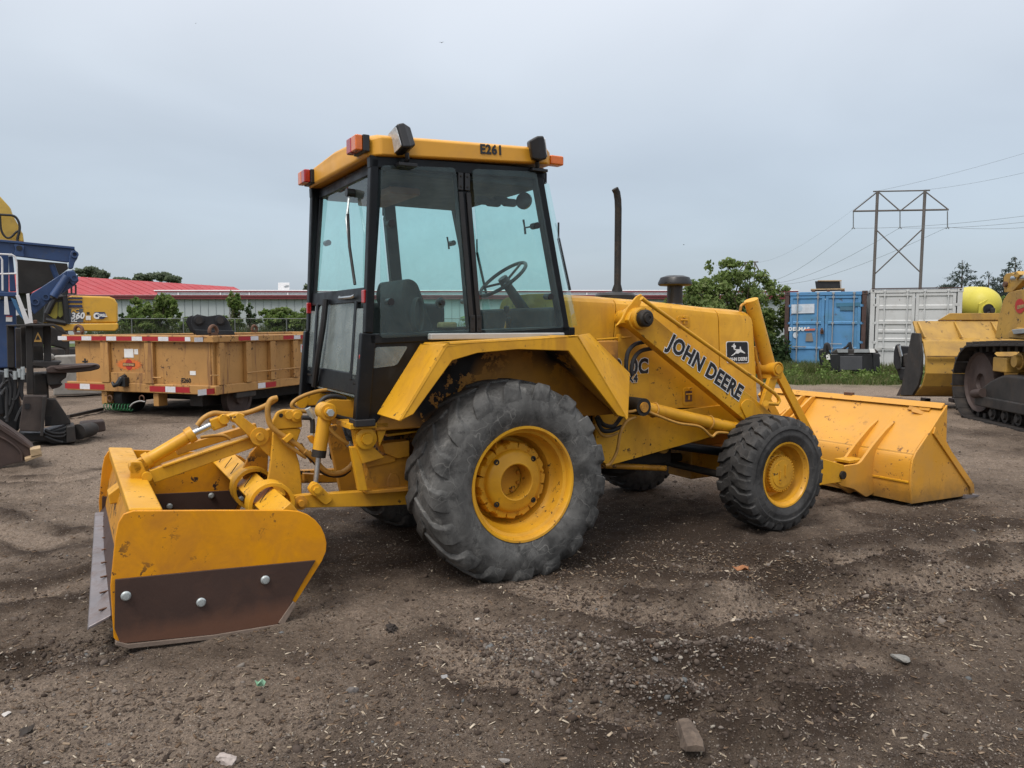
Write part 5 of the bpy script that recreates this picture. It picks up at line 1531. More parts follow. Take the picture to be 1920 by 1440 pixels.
for u0, u1 in ((411, 421), (461.5, 471), (507, 517), (550, 559)):
    a, b = WF.Y(u0, 690, 0).x, WF.Y(u1, 690, 0).x
    MB().bx(a, b, -.015, .06, .551, 1.224).build('post', OC, wagon, bevel=.008)
for k in range(4):
    MB().bx(3.3 + k * .75, 3.42 + k * .75, -.015, .06, .551, 1.224).build('post', OC, wagon, bevel=.008)
a, b = WF.X(206, 690, 0).y, WF.X(271, 690, 0).y
MB().bx(.012, .05, b, a, .551, .72).build('step_plate', OC, wagon, bevel=.006)
for u0, v0, u1 in ((286, 708, 303), (395, 704, 410)):
    if u0 < 300: p, q = WF.X(u0, v0, -.02), WF.X(u1, v0, -.02)
    else: p, q = WF.Y(u0, v0, -.02), WF.Y(u1, v0, -.02)
    MB().tube([p, q], .012, 6).build('side_handle', OC, wagon)
MB().tube([WF.Y(463, 699, -.02), WF.Y(582, 687, -.02)], .012, 6).build('tarp_rail', OC, wagon)
def wtape(face, rail, u0, u1, col):
    z0, z1 = (1.245, 1.312) if rail == 't' else (.425, .515)
    if face == 'e':
        x = -.033 if rail == 't' else -.003
        a, b = WF.X(u0, 690, x).y, WF.X(u1, 690, x).y
        MB().bx(x, x + .0025, b, a, z0, z1).build('reflective_tape', M['tape_' + col], wagon)
    else:
        y = -.033 if rail == 't' else -.003
        a, b = WF.Y(u0, 690, y).x, WF.Y(u1, 690, y).x
        MB().bx(a, b, y, y + .0025, z0, z1).build('reflective_tape', M['tape_' + col], wagon)
zx = lambda x: 100 + x / 6.0
for x0, x1, c in ((65, 165, 'white'), (168, 330, 'red'), (331, 440, 'white'), (441, 605, 'red'), (607, 718, 'white'), (720, 892, 'red'), (893, 1008, 'white'), (1010, 1188, 'red'), (1190, 1303, 'white'), (1307, 1488, 'red'), (1490, 1550, 'white')):
    wtape('e', 't', zx(x0), zx(x1), c)
for x0, x1, c in ((122, 289, 'red'), (290, 401, 'white'), (402, 566, 'red'), (1075, 1250, 'red'), (1252, 1365, 'white'), (1367, 1525, 'red')):
    wtape('e', 'b', zx(x0), zx(x1), c)
zy = lambda x: 340 + x / 6.546
for r_, x0, x1, c in (('t', 714, 860, 'red'), ('t', 862, 955, 'white'), ('t', 1262, 1390, 'red'), ('t', 1391, 1469, 'white'), ('t', 1470, 1590, 'red'), ('t', 172, 275, 'white'), ('b', 195, 300, 'white'), ('b', 303, 465, 'red'), ('b', 938, 1028, 'white'), ('b', 1030, 1160, 'red')):
    wtape('s', r_, zy(x0), zy(x1), c)
def wlug(u, v, face):
    if face == 'e': c = WF.X(u, v, .04); ax = (1, 0, 0)
    else: c = WF.Y(u, v, .04); ax = (0, 1, 0)
    if face == 'f': c = WF.Y(u, v, WW - .05); ax = (0, 1, 0)
    e = Vector((0, 1, 0)) if face == 'e' else Vector((1, 0, 0))
    pr = arc((c.x, c.y, 1.40), .085, -.25, pi + .25, 14, e, (0, 0, 1)); 
    MB().tube(pr, .028, 8).build('lifting_eye', M['rust'], wagon)
    MB().box((c.x, c.y, 1.33), (.16 if face != 'e' else .05, .05 if face != 'e' else .16, .10)).build('eye_foot', M['rust'], wagon, bevel=.005)
wlug(148, 630, 'e'); wlug(400, 630, 's'); wlug(477, 620, 'f')
# stickers and marks
def wmark(u0, v0, u1, v1, m, face='e', nm='sticker', lift=.0455, rot=0):
    if face == 'e':
        a, b = WF.X(u0, v0, lift), WF.X(u1, v1, lift)
        MB().bx(lift, lift + .002, min(a.y, b.y), max(a.y, b.y), min(a.z, b.z), max(a.z, b.z)).build(nm, m, wagon)
    else:
        a, b = WF.Y(u0, v0, lift), WF.Y(u1, v1, lift)
        MB().bx(min(a.x, b.x), max(a.x, b.x), lift, lift + .002, min(a.z, b.z), max(a.z, b.z)).build(nm, m, wagon)
wmark(232.5, 654, 250.5, 670.5, M['paper']); wmark(251.5, 654.5, 259, 664.5, M['paper']); wmark(356, 695.5, 367, 703.5, M['paper'])
wmark(563.5, 645.5, 575, 660, M['paper'], 's', lift=.055); wmark(566, 675.5, 572.5, 682, M['paper'], 's', lift=.055)
wmark(154, 676.5, 164.5, 679.5, M['decal_black'], nm='cross_mark'); wmark(157.6, 672, 161, 682.5, M['decal_black'], nm='cross_mark', lift=.0445)
fl = []
c = WF.X(242, 683.5, .047)
for k in range(40):
    a = 2 * pi * k / 40; r_ = 1 + (.22 if k % 2 else -.1)
    fl.append(Vector((.047, c.y - .235 * r_ * cos(a), c.z + .085 * r_ * sin(a))))
MB().prism(fl, (.002, 0, 0)).build('flame_logo', M['orange_print'], wagon)
MB().prism([Vector((.044, c.y - .075 * cos(2 * pi * k / 24), c.z + .088 * sin(2 * pi * k / 24))) for k in range(24)], (.002, 0, 0)).build('logo_disc', M['red_print'], wagon)
MB().bx(.0405, .0425, c.y - .125, c.y + .125, c.z - .026, c.z + .026).build('logo_bar', M['decal_black'], wagon)
MB().bx(.0385, .0400, c.y - .117, c.y + .117, c.z - .019, c.z + .019).build('logo_bar_field', pmat('logo_tan', (.34, .20, .09), .6, var=.5, scale=40), wagon)
p = WF.X(340, 717, .046)
text('fleet_number', 'E260', .10, M['decal_black'], wagon, Vector((.046, p.y, p.z)), (0, -1, 0), (0, 0, 1), .003, .001, .95)
# coupling hook, running gear
h = WF.X(232, 716, -.02)
MB().tube([h + Vector((.04, 0, .09)), h + Vector((-.05, 0, .05)), h + Vector((-.09, .03, -.03)), h + Vector((-.10, .10, -.06)), h + Vector((-.09, .15, .0))], [.045, .05, .045, .035, .022], 8).box(h + Vector((.0, -.02, .0)), (.12, .13, .15)).build('coupling_hook', M['black_iron'], wagon, bevel=.01)
for u0, u1 in ((186, 196), (283, 293)):
    a, b = WF.X(u0, 755, 0).y, WF.X(u1, 755, 0).y
    MB().bx(.05, .25, min(a, b), max(a, b), .18, .40).build('bolster', OC, wagon, bevel=.01)
MB().bx(.3, WL_ - .3, .5, .75, .18, .42).build('underframe_beam', M['dark_steel'], wagon)
MB().bx(.3, WL_ - .3, WW - .75, WW - .5, .18, .42).build('underframe_beam', M['dark_steel'], wagon)
for x in (.55, 3.6):
    for y in (.25, WW - .35):
        ww = MB().lathe([(.0, -.10), (.14, -.09), (.27, -.08), (.285, -.06), (.285, .05), (.31, .055), (.315, .08), (.26, .085), (.24, .06), (.11, .06), (.10, .10), (0, .10)], (x + .25, y, .285), (0, -1 if y < 1 else 1, 0), 36).build('road_wheel', M['brown_steel'], wagon, angle=30)
    MB().cyl((x + .25, .2, .285), (x + .25, WW - .2, .285), .06).build('axle', M['dark_steel'], wagon)
    MB().bx(x, x + .5, .02, .10, .30, .40).build('axle_box', M['dark_steel'], wagon, bevel=.02)
ty = WF.X(217, 780, .1).y
MB().lathe([(.12, -.12), (.2, -.12), (.27, -.09), (.28, 0), (.27, .09), (.2, .12), (.12, .12)], (.42, ty, .27), (0, 1, 0), 32).build('rubber_tyre', M['black_rubber'], wagon)
coil = []
a, b = WF.X(196, 762, .0), WF.X(246, 761, .0)
for k in range(9 * 12):
    t = k / (9 * 12); ang = 2 * pi * k / 12
    coil.append(Vector((.0 + .045 * cos(ang), a.y + (b.y - a.y) * t, a.z + .055 * sin(ang))))
MB().tube(coil, .008, 5).build('coil_hose', M['green_hose'], wagon)
for u in (206, 266):
    c = WF.X(u, 745, .0)
    MB().tube(arc((0, c.y, c.z - .02), .05, 0, 2 * pi, 14, (0, 1, 0), (0, 0, 1)), .010, 6).build('tie_ring', M['rust'], wagon)
MB().tube(spline([WF.X(u, v, .0) for u, v in ((243, 763), (250, 756), (262, 752), (272, 753))], 5), .012, 6).build('air_line', M['grey_trim'], wagon)

# black quick coupler lying in the wagon
qc = Thing('quick_coupler', W(392, 628, 13.6), 'black steel excavator quick coupler resting on the ochre wagon', 'coupler')
qp = [(368, 628), (362, 620), (358, 605), (360, 594), (370, 589), (378, 591), (388, 593), (398, 592), (410, 590), (420, 592), (428, 601), (434, 614), (440, 628)]
for Y_ in (13.5, 13.95):
    qc.poly(qp, Y_, .05, 'cheek_plate', M['black_iron'], .008)
qc.poly([(348, 603), (352, 594), (362, 591), (368, 600), (366, 628), (356, 620)], 14.15, .05, 'cheek_plate', M['black_iron'], .008)
for u, v in ((373, 600), (413, 600)):
    c = qc.p(u, v, 13.46)
    MB().cyl(c, c + qc.n * .75, .055, n=18).build('coupler_pin', M['dark_steel'], qc.root)
    MB().lathe([(.085, 0), (.085, .03), (.06, .035), (.05, .03), (0, .03)], c + qc.n * .035, -qc.n, 20).build('pin_collar', M['black_iron'], qc.root)
qc.poly([(368, 628), (364, 618), (438, 620), (441, 628)], 13.40, .65, 'base_plate', M['black_iron'], .008)

# ---------------------------------------------------------------- excavator behind
ex = Thing('excavator', (W(150, 690, 31).x, 31.5, 0), 'yellow tracked excavator with dark blue stripes, partly hidden behind the blue screener', 'excavator')
EX = M['excavator']
ex.poly([(126, 606), (126, 557), (135, 554), (205, 556), (215, 560), (221, 570), (221, 606)], 31, 2.9, 'engine_house', EX, .08)
ex.poly([(60, 608), (222, 606), (222, 616), (216, 621), (60, 620)], 30.9, 3.0, 'turntable_deck', EX, .05)
for v0, v1 in ((557.5, 560.5), (563.5, 568), (571.5, 576.5)):
    ex.poly([(127.5, v0), (154, v0), (154.8, v1), (127.5, v1)], 30.97, .02, 'blue_stripe', M['navy'], 0)
ex.poly([(127.5, 578.5), (155.5, 578.5), (156, 604.5), (127.5, 604.5)], 30.97, .02, 'model_panel', M['grey_panel'], 0)
text('model_number', '360', .34, M['decal_white'], ex.root, ex.p(132.5, 597.5, 30.95), Vector((ex.n.y, -ex.n.x, .02)), Vector((0, 0, 1)) + Vector((ex.n.y, -ex.n.x, 0)) * .18, .012, .004, .92)
text('model_number', 'PC', .20, EX, ex.root, ex.p(133, 586, 30.95), Vector((ex.n.y, -ex.n.x, .02)), Vector((0, 0, 1)) + Vector((ex.n.y, -ex.n.x, 0)) * .18, .008, .004, 1.1)
text('model_number', 'LC', .17, M['decal_white'], ex.root, ex.p(133, 603.5, 30.95), Vector((ex.n.y, -ex.n.x, .02)), Vector((0, 0, 1)) + Vector((ex.n.y, -ex.n.x, 0)) * .18, .008, .004, 1.0)
ex.poly([(176, 588), (178, 585), (196, 585), (199, 590), (197, 596), (192, 598), (180, 598), (176, 594)], 30.96, .02, 'owner_badge', M['navy'], 0)
text('owner_lettering', 'C', .30, M['decal_white'], ex.root, ex.p(175.5, 597, 30.95), Vector((ex.n.y, -ex.n.x, 0)), (0, 0, 1), .02, .003, .9)
text('owner_lettering', 'ORELL', .15, M['decal_white'], ex.root, ex.p(183.5, 593.5, 30.95), Vector((ex.n.y, -ex.n.x, 0)), (0, 0, 1), .008, .003, .75)
ex.poly([(161, 592), (170, 592), (170, 600), (161, 600)], 30.96, .02, 'notice', M['paper'], 0)
ex.poly([(162.5, 585), (168, 585), (168, 590), (162.5, 590)], 30.96, .02, 'door_latch', M['dark_steel'], 0)
# cab frame of the excavator
for a, b in (((120, 545), (126, 607)), ((86, 600), (124, 606)), ((88, 588), (104, 556)), ((100, 558), (124, 555))):
    ex.tube([a, b], 30.9, .11, 'cab_frame', M['black_plastic'])
ex.poly([(88, 585), (102, 570), (108, 566), (108, 592), (104, 600), (88, 588)], 31.0, .04, 'cab_window', pmat('yellowed_window', (.32, .26, .03), .3, 0, .3, 2), 0)
ex.poly([(110, 566), (118, 566), (119, 590), (113, 596), (109, 592)], 31.02, .04, 'cab_window', pmat('green_window', (.28, .27, .05), .3, 0, .3, 2), 0)
ex.poly([(80, 606), (84, 560), (124, 550), (126, 606)], 31.3, 1.6, 'cab_body', M['black_plastic'], .05)
for a, b in (((126, 534), (126, 552)), ((142, 534), (142, 552)), ((126, 551), (142, 551)), ((134, 534), (134, 551)), ((126, 534), (142, 534))):
    ex.tube([a, b], 30.9, .035, 'hand_rail', M['black_plastic'])
# boom folded up behind
bm_ = [(-30, 340), (0, 368), (18, 388), (22, 400), (38, 430), (42, 452), (40, 475), (-30, 480)]
ex.poly(bm_, 31.5, .7, 'boom', M['boom'], .04)
ex.poly([(34, 432), (42, 436), (44, 452), (36, 452)], 31.3, .3, 'boom_pin_block', M['boom'], .02)
ex.tube([(-10, 402), (10, 403), (26, 405), (34, 414), (37, 428), (33, 446), (33, 454)], 31.3, .045, 'boom_hose', M['black_rubber'], smooth=5)
ex.tube([(0, 405), (2, 430), (10, 444), (20, 445), (32, 434), (38, 436)], 31.3, .04, 'boom_hose', M['black_rubber'], smooth=5)
for k in range(2):
    ex.poly([(40, 684), (34, 668), (46, 652), (200, 650), (214, 664), (206, 684)], 30.9 + k * 2.4, .6, 'crawler_track', M['dark_steel'], .1)

# ---------------------------------------------------------------- blue screening plant
bl = Thing('screening_plant', (W(40, 720, 20).x, 20.5, 0), 'dark blue mobile screener with folded conveyor hopper at the left edge', 'screener')
BS = M['blue_steel']
bl.poly([(-40, 447), (0, 449), (60, 455), (138, 464), (142, 470), (140, 488), (126, 492), (60, 484), (28, 480), (0, 476), (-40, 474)], 20, .14, 'hopper_side', BS, .02)
bl.poly([(-40, 445), (140, 462.5), (140, 467), (-40, 449.5)], 19.95, .24, 'hopper_rim', BS, .01)
bl.poly([(26, 458), (46, 461), (44, 472), (46, 482), (25, 479), (29, 468)], 19.93, .05, 'hopper_bracket', BS, .01, rad=.04)
c = bl.p(36, 465, 19.93)
MB().cyl(c - bl.n * .02, c + bl.n * .06, .065, n=20).build('bracket_hole', M['black_iron'], bl.root)
bl.poly([(128, 504), (131, 476), (134, 470), (141, 470), (146, 476), (146, 484), (140, 492), (137, 504)], 19.9, .2, 'hinge_arm', BS, .02, rad=.05)
for u, v, Y_ in ((140, 477, 19.85), (139, 521, 19.8)):
    c = bl.p(u, v, Y_)
    MB().lathe([(.05, 0), (.05, .03), (.09, .03), (.09, 0), (.09, -.25)], c, -bl.n, 24, caps=False).build('hinge_eye', BS, bl.root, angle=30)
    MB().cyl(c + bl.n * .06, c + bl.n * .10, .06, n=16).build('hinge_bore', M['black_iron'], bl.root)
bl.poly([(56, 556), (60, 550), (124, 508), (138, 506), (148, 526), (140, 535), (92, 566), (64, 590), (58, 580)], 19.85, .16, 'lower_frame', BS, .02)
bl.poly([(126, 508), (140, 508), (148, 527), (136, 535), (126, 524)], 19.8, .10, 'frame_gusset', BS, .02)
a, b = bl.p(100, 556, 19.75), bl.p(126, 518, 19.75)
MB().tube([a, b], .10, 20).build('tipping_cylinder', BS, bl.root)
MB().tube([a + (a - b) * .1, a], .06, 14).build('cylinder_rod', M['dark_steel'], bl.root)
for u, v, r_ in ((66, 566, .09), (86, 557, .085), (101, 555, .07)):
    c = bl.p(u, v, 19.78)
    MB().lathe([(.0, .0), (r_ * .6, .0), (r_ * .62, .05), (r_, .05), (r_, -.1)], c, -bl.n, 20).build('frame_socket', BS if r_ > .08 else M['dark_steel'], bl.root, angle=30)
bl.poly([(30, 486), (126, 494), (128, 504), (96, 528), (56, 550), (34, 550)], 20.5, .08, 'rubber_belt', pmat('worn_conveyor_belt', (.030, .027, .024), .7, 0, .3, 1.2, dirt=((.07, .06, .05), .42, 2.0), bump=.2), .01)
bl.tube([(97, 496), (107, 522)], 20.2, .07, 'belt_strut', BS)
bl.poly([(-40, 560), (30, 562), (32, 690), (-40, 692)], 20.1, .5, 'engine_canopy', BS, .05)
bl.poly([(-40, 545), (32, 548), (33, 556), (-40, 555)], 19.9, .8, 'walkway', BS, .02)
bl.poly([(16, 480), (24, 480), (30, 546), (18, 546)], 20.2, .2, 'support_post', BS, .02)
bl.poly([(-40, 474), (16, 478), (16, 548), (-40, 548)], 20.8, .2, 'back_panel', BS, .02)
for uv in ([(-10, 476), (22, 477.5), (28, 481), (31, 492), (33, 556)], [(-10, 481), (1, 482), (4, 487), (5, 545)], [(-10, 514), (31, 513)]):
    bl.tube(uv, 19.7, .022, 'guard_rail', M['white_paint'], smooth=0)
for uv in ([(8, 556), (14, 556), (18, 590), (8, 590)], [(29, 554), (36, 553), (57, 606), (47, 608)], [(49, 551), (55, 550), (62, 606), (55, 606)]):
    bl.poly(uv, 19.6, .05, 'white_strut', M['white_paint'], .006)
bl.poly([(20, 558), (30, 562), (46, 602), (34, 588), (26, 572)], 19.62, .05, 'blue_strut', pmat('mid_blue_paint', (.04, .13, .26), .4), .006)
bl.poly([(30, 575), (37, 574), (40, 590), (30, 592)], 19.63, .05, 'white_panel', M['white_paint'], .006)
bl.tube([(30, 581), (50, 581)], 19.7, .022, 'cross_bar', M['white_paint'])
bl.poly([(11, 592), (23, 592), (23, 603), (11, 603)], 20.08, .01, 'warning_sticker', M['paper'], 0)
bl.poly([(11, 592), (23, 592), (23, 594), (11, 594)], 20.07, .01, 'warning_sticker', M['red_print'], 0)
bl.poly([(-60, 725), (-60, 690), (34, 690), (40, 700), (120, 695), (122, 655), (60, 640), (60, 610), (64, 600), (130, 625), (132, 715), (120, 728)], 20.4, .4, 'chassis', M['dark_steel'], .05)

# ---------------------------------------------------------------- felling head (black tree shear) at the left
fh = Thing('felling_head', (W(80, 820, 10).x, 10.3, 0), 'black steel tree-felling head with tall upright frame and curved grab arm', 'felling head')
DS, BI = M['dark_steel'], M['black_iron']
fh.poly([(11, 609), (100, 607), (116, 613), (126, 626), (112, 622), (100, 612), (11, 612.5)], 9.7, .55, 'top_plate', DS, .01)
for uv, Y_, d in (([(12, 612), (27, 612), (28, 690), (14, 690)], 10.0, .10), ([(48, 612), (62, 612), (63, 740), (50, 740)], 9.8, .12), ([(80, 612), (95, 612), (97, 690), (83, 690)], 9.9, .12), ([(38, 612), (48, 612), (49, 690), (40, 690)], 10.2, .1)):
    fh.poly(uv, Y_, d, 'upright', DS, .012)
tri = [(63, 641), (71, 622), (78, 638), (78, 641)]
fh.poly([(62, 614), (81, 614), (81, 650), (62, 650)], 9.80, .02, 'sign_plate', DS, .004)
fh.poly([(63.5, 641), (71, 622.5), (78, 636), (78, 641)], 9.79, .006, 'warning_triangle', pmat('amber_label', (.60, .34, .08), .5, bump=0), 0)
fh.poly([(66.5, 637), (71, 627.5), (75.5, 637)], 9.782, .004, 'warning_symbol', M['decal_black'], 0)
fh.poly([(62, 600), (70, 600), (70, 607), (62, 607)], 9.85, .06, 'top_block', M['rust'], .01)
fh.poly([(28, 615), (80, 615), (82, 690), (30, 690)], 10.35, .06, 'back_wall', DS, .01)
fh.poly([(86, 690), (95, 686), (130, 684), (175, 682), (186, 684), (189, 687), (186, 692), (170, 696), (140, 699), (100, 700), (88, 700)], 9.75, .30, 'grab_arm', M['brown_steel'], .03)
fh.poly([(100, 690), (150, 684), (182, 683), (170, 688), (110, 694)], 9.70, .12, 'arm_ridge', M['brown_steel'], .01)
fh.poly([(86, 698), (126, 698), (124, 708), (116, 714), (112, 722), (90, 724)], 9.85, .45, 'arm_bracket', DS, .02)
fh.poly([(60, 678), (116, 678), (110, 684), (88, 690), (60, 686)], 9.8, .4, 'arm_plate', DS, .01)
fh.poly([(92, 722), (118, 720), (112, 726), (98, 730)], 9.9, .3, 'lower_lug', M['brown_steel'], .01)
fh.poly([(62, 700), (90, 700), (92, 750), (62, 750)], 10.1, .3, 'pivot_housing', DS, .03)
fh.poly([(44, 742), (86, 742), (88, 750), (80, 810), (38, 808), (36, 800)], 9.5, .16, 'front_box', pmat('brown_black_steel', (.040, .030, .026), .6, .1, .3, 3, dirt=((.08, .06, .05), .4, 6), bump=.2), .012)
fh.poly([(46.5, 757), (56, 757), (55.5, 766.5), (46.5, 766.5)], 9.49, .02, 'box_opening', BI, 0)
fh.poly([(80, 744), (88, 743), (81, 818), (75, 818)], 9.45, .3, 'box_flange', DS, .008)
fh.poly([(84, 748), (104, 748), (132, 790), (132, 795), (84, 800)], 9.7, .14, 'side_gusset', DS, .01)
fh.poly([(84, 780), (97, 780), (95, 797), (84, 797)], 9.69, .02, 'gusset_slot', BI, 0)
fh.poly([(34, 812), (80, 812), (134, 796), (140, 830), (126, 833), (100, 834), (84, 828), (34, 828)], 9.6, .5, 'saw_housing', BI, .02)
fh.poly([(124, 800), (140, 798), (143, 829), (125, 831)], 9.5, .4, 'housing_end', DS, .015)
a, b = fh.p(146, 810, 9.7), fh.p(172, 804, 9.9)
MB().tube([a, b], [.10, .09], 20).build('felling_cylinder', DS, fh.root)
MB().lathe([(.09, 0), (.07, .05), (.03, .07), (0, .075)], b, (b - a), 20).build('cylinder_dome', DS, fh.root)
fh.poly([(150, 793), (196, 789), (199, 808), (160, 815), (150, 800)], 10.0, .25, 'base_wing', M['brown_steel'], .02)
for k, uv in enumerate(([(84, 806), (100, 812), (118, 812), (124, 808)], [(84, 812), (100, 818), (118, 818), (124, 814)], [(84, 818), (104, 826), (118, 829)])):
    fh.tube(uv, 9.55, .018, 'hydraulic_hose', M['black_rubber'], smooth=5)
for uv in ([(8, 720), (10, 704), (16, 697), (24, 698), (28, 706), (28, 740), (20, 770), (10, 785)], [(36, 700), (38, 720), (32, 745), (22, 750)], [(42, 706), (40, 735), (44, 750)], [(14, 700), (20, 730), (18, 760)], [(0, 728), (10, 716), (20, 712)], [(30, 790), (36, 775), (44, 760)], [(3, 740), (12, 730), (14, 790)]):
    fh.tube(uv, 9.6, .022, 'hydraulic_hose', M['black_rubber'], smooth=6)
for u, v in ((12, 698), (28, 702), (36, 698), (43, 694), (42, 702)):
    c = fh.p(u, v, 9.55)
    MB().tube([c + Vector((0, 0, .04)), c - Vector((0, 0, .06))], .022, 8).build('hose_end', M['zinc'], fh.root)
fh.poly([(32, 694), (41, 694), (41, 704), (32, 704)], 9.55, .06, 'valve_block', M['zinc'], .008)
fh.poly([(-30, 690), (14, 700), (30, 715), (40, 770), (36, 810), (-30, 810)], 10.0, .4, 'valve_chest', BI, .04)
fh.poly([(-10, 735), (8, 735), (12, 780), (-10, 782)], 9.8, .2, 'motor_block', BI, .04)

# brown dozer blade in the left foreground
bd = Thing('blade_attachment', (W(20, 868, 8.4).x, 8.5, 0), 'brown rusted steel blade lying on the dirt at the left edge', 'blade')
bd.poly([(-60, 770), (0, 794), (12, 800), (44, 824), (66, 842), (60, 856), (46, 864), (0, 876), (-60, 890)], 8.2, .05, 'blade_plate', M['brown_steel'], .006)
bd.poly([(-60, 772), (0, 796), (44, 826), (64, 842), (62, 846), (40, 832), (0, 806), (-60, 784)], 8.18, .5, 'blade_flange', M['brown_steel'], .006)
bd.tube([(-20, 810), (10, 824), (30, 838), (40, 850), (42, 864)], 8.19, .012, 'weld_seam', M['brown_steel'], smooth=5)
bk = Thing('timber_block', (W(66, 858, 8.25).x, 8.3, gz(W(66, 858, 8.25).x, 8.3)), 'pale sawn timber block propping the brown blade', 'timber block')
bk.poly([(56, 843), (76, 840), (78, 852), (58, 857)], 8.16, .22, 'sawn_block', M['timber'], .006)
bk2 = Thing('packing_board', (W(62, 864, 8.2).x, 8.2, gz(W(62, 864, 8.2).x, 8.2)), 'thin grey board under the sawn timber block', 'board')
bk2.poly([(46, 861), (79, 852), (79, 855), (48, 866)], 8.14, .25, 'board', M['timber'], .003)
# concrete block and long steel bar behind the felling head
cb = Thing('concrete_block', (W(165, 740, 16.5).x, 16.8, 0), 'pale grey concrete barrier block behind the ochre wagon', 'concrete block')
cb.poly([(100, 668), (205, 664), (205, 738), (100, 742)], 16.5, .6, 'barrier_body', M['concrete'], .03)
cb.poly([(72, 668), (80, 663), (100, 664), (102, 676), (72, 678)], 16.4, .4, 'broken_corner', M['concrete'], .06)
sb = Thing('steel_bar', (G(158, 772).x, G(158, 772).y, 0), 'dark steel bar lying on the ground between the felling head and the wagon', 'steel bar')
p0, p1 = G(128, 781, .06) - sb.o, G(192, 767, .06) - sb.o
mb = MB(); beam(mb, p0, p1, .05, .05, (0, 0, 1)); mb.build('bar', M['dark_steel'], sb.root, bevel=.004)

# ================================================================ right side: containers, attachments, crawler loader
M['cont_blue'] = pmat('faded_blue_container_paint', (0.080, 0.235, 0.44), 0.6, 0, 0.14, 1.4, dirt=((0.075, 0.19, 0.25), 0.44, 1.6), chips=((0.09, 0.05, 0.035), 0.38, 7), bump=0.05)
M['cont_white'] = pmat('grey_white_container_paint', (0.49, 0.50, 0.49), 0.55, 0, 0.08, 1.4, dirt=((0.38, 0.37, 0.34), 0.42, 1.8), chips=((0.16, 0.12, 0.10), 0.34, 9), bump=0.05)
M['cont_rust'] = pmat('rusted_container_frame', (0.060, 0.035, 0.030), 0.7, 0, 0.35, 4, dirt=((0.12, 0.06, 0.045), 0.42, 6), bump=0.2)
M['galv'] = pmat('galvanised_rod', (0.30, 0.32, 0.33), 0.45, 0.4, 0.15, 6, bump=0.05)

def container(name, label, pl, pr, ht, dp, body, frame, rodm, doorcut):
    th_ = math.atan2(pr.y - pl.y, pr.x - pl.x); wd = (pr - pl).to_2d().length
    r = empty(name, (pl.x, pl.y, 0), th_, label, 'container', None)
    B = .06
    # frame
    for x in (0, wd - .13):
        MB().bx(x, x + .13, 0, .13, .12, ht - .10).build('corner_post', frame, r, bevel=.01)
        MB().bx(x, x + .13, dp - .13, dp, .12, ht - .10).build('corner_post', frame, r, bevel=.01)
        for y in (-.01, dp - .15):
            for z in (.02, ht - .12):
                MB().bx(x - .01, x + .15, y, y + .16, z, z + .12).build('corner_casting', frame, r, bevel=.008)
                MB().prism([(x + .07 + .033 * cos(2 * pi * k / 12), y - .001, z + .06 + .024 * sin(2 * pi * k / 12)) for k in range(12)], (0, .012, 0)).build('casting_hole', M['black_iron'], r)
    MB().bx(.14, wd - .14, 0, .10, ht - .13, ht - .02).build('door_header', body, r, bevel=.01)
    MB().bx(.14, wd - .14, 0, .10, .04, .16).build('door_sill', body, r, bevel=.01)
    for y in (0.14, dp - .30):
        pass
    for x in (.0, wd - .08):
        MB().bx(x, x + .08, .16, dp - .16, ht - .09, ht - .02).build('top_side_rail', frame, r)
        MB().bx(x, x + .08, .16, dp - .16, .03, .16).build('bottom_side_rail', frame, r)
    # corrugated sides and roof
    for x, sg in ((.02, 1), (wd - .02, -1)):
        mb = MB(); pts = []; n = int(dp / .28); st = (dp - .3) / n
        for k in range(n):
            y = .15 + k * st
            pts += [(x, y), (x, y + st * .35), (x + sg * .035, y + st * .5), (x + sg * .035, y + st * .85)]
        pts.append((x, .15 + n * st))
        for (xa, ya), (xb, yb) in zip(pts[:-1], pts[1:]):
            mb.hexa([(xa, ya, .16), (xb, yb, .16), (xb, yb, ht - .09), (xa, ya, ht - .09)], [(xa + sg * .004, ya, .16), (xb + sg * .004, yb, .16), (xb + sg * .004, yb, ht - .09), (xa + sg * .004, ya, ht - .09)])
        mb.build('side_wall', body, r)
    MB().bx(.08, wd - .08, .10, dp - .10, ht - .06, ht - .04).build('roof_panel', frame, r)
    MB().bx(.1, wd - .1, dp - .06, dp - .03, .1, ht - .1).build('back_wall', body, r)
    # doors with horizontal recesses
    dw = (wd - .30) / 2
    for k in range(2):
        a = .15 + k * dw + .008; b = a + dw - .016
        d = MB()
        d.bx(a, b, .045, .075, .17, ht - .14)
        dr = d.build('door', body, r)
        m0, m1 = a + .10, b - .10
        rails = [(.17, .23)] + [(z - .0, z + h) for z, h in doorcut] + [(ht - .22, ht - .14)]
        MB().bx(a, a + .09, .020, .046, .17, ht - .14).build('door_frame', body, r, bevel=.006)
        MB().bx(b - .09, b, .020, .046, .17, ht - .14).build('door_frame', body, r, bevel=.006)
        for z0, z1 in rails:
            MB().prism([(m0 - .009, .046, z0 - .03), (m0 - .009, .020, z0), (m0 - .009, .020, z1), (m0 - .009, .046, z1 + .03)], (m1 - m0 + .018, 0, 0)).build('door_rib', body, dr)
        for q in (.22, .80):
            x = a + (b - a) * q
            MB().cyl((x, -.012, .12), (x, -.012, ht - .07), .019, n=10).build('locking_rod', rodm, r)
            for z in (.14, .75, 1.55, ht - .19, ht - .06):
                MB().bx(x - .04, x + .04, -.02, .02, z - .03, z + .03).build('rod_bracket', rodm, r, bevel=.004)
        MB().bx(a + .10, a + .52, -.045, -.03, .88 if k else .78, .91 if k else .81).build('locking_handle', rodm, r, bevel=.003)
        for z in (.35, .95, 1.55, 2.1):
            x = a - .03 if k == 0 else b + .03
            MB().bx(x - .06, x + .06, .0, .03, z - .04, z + .04).build('door_hinge', body, r, bevel=.006)
    return r
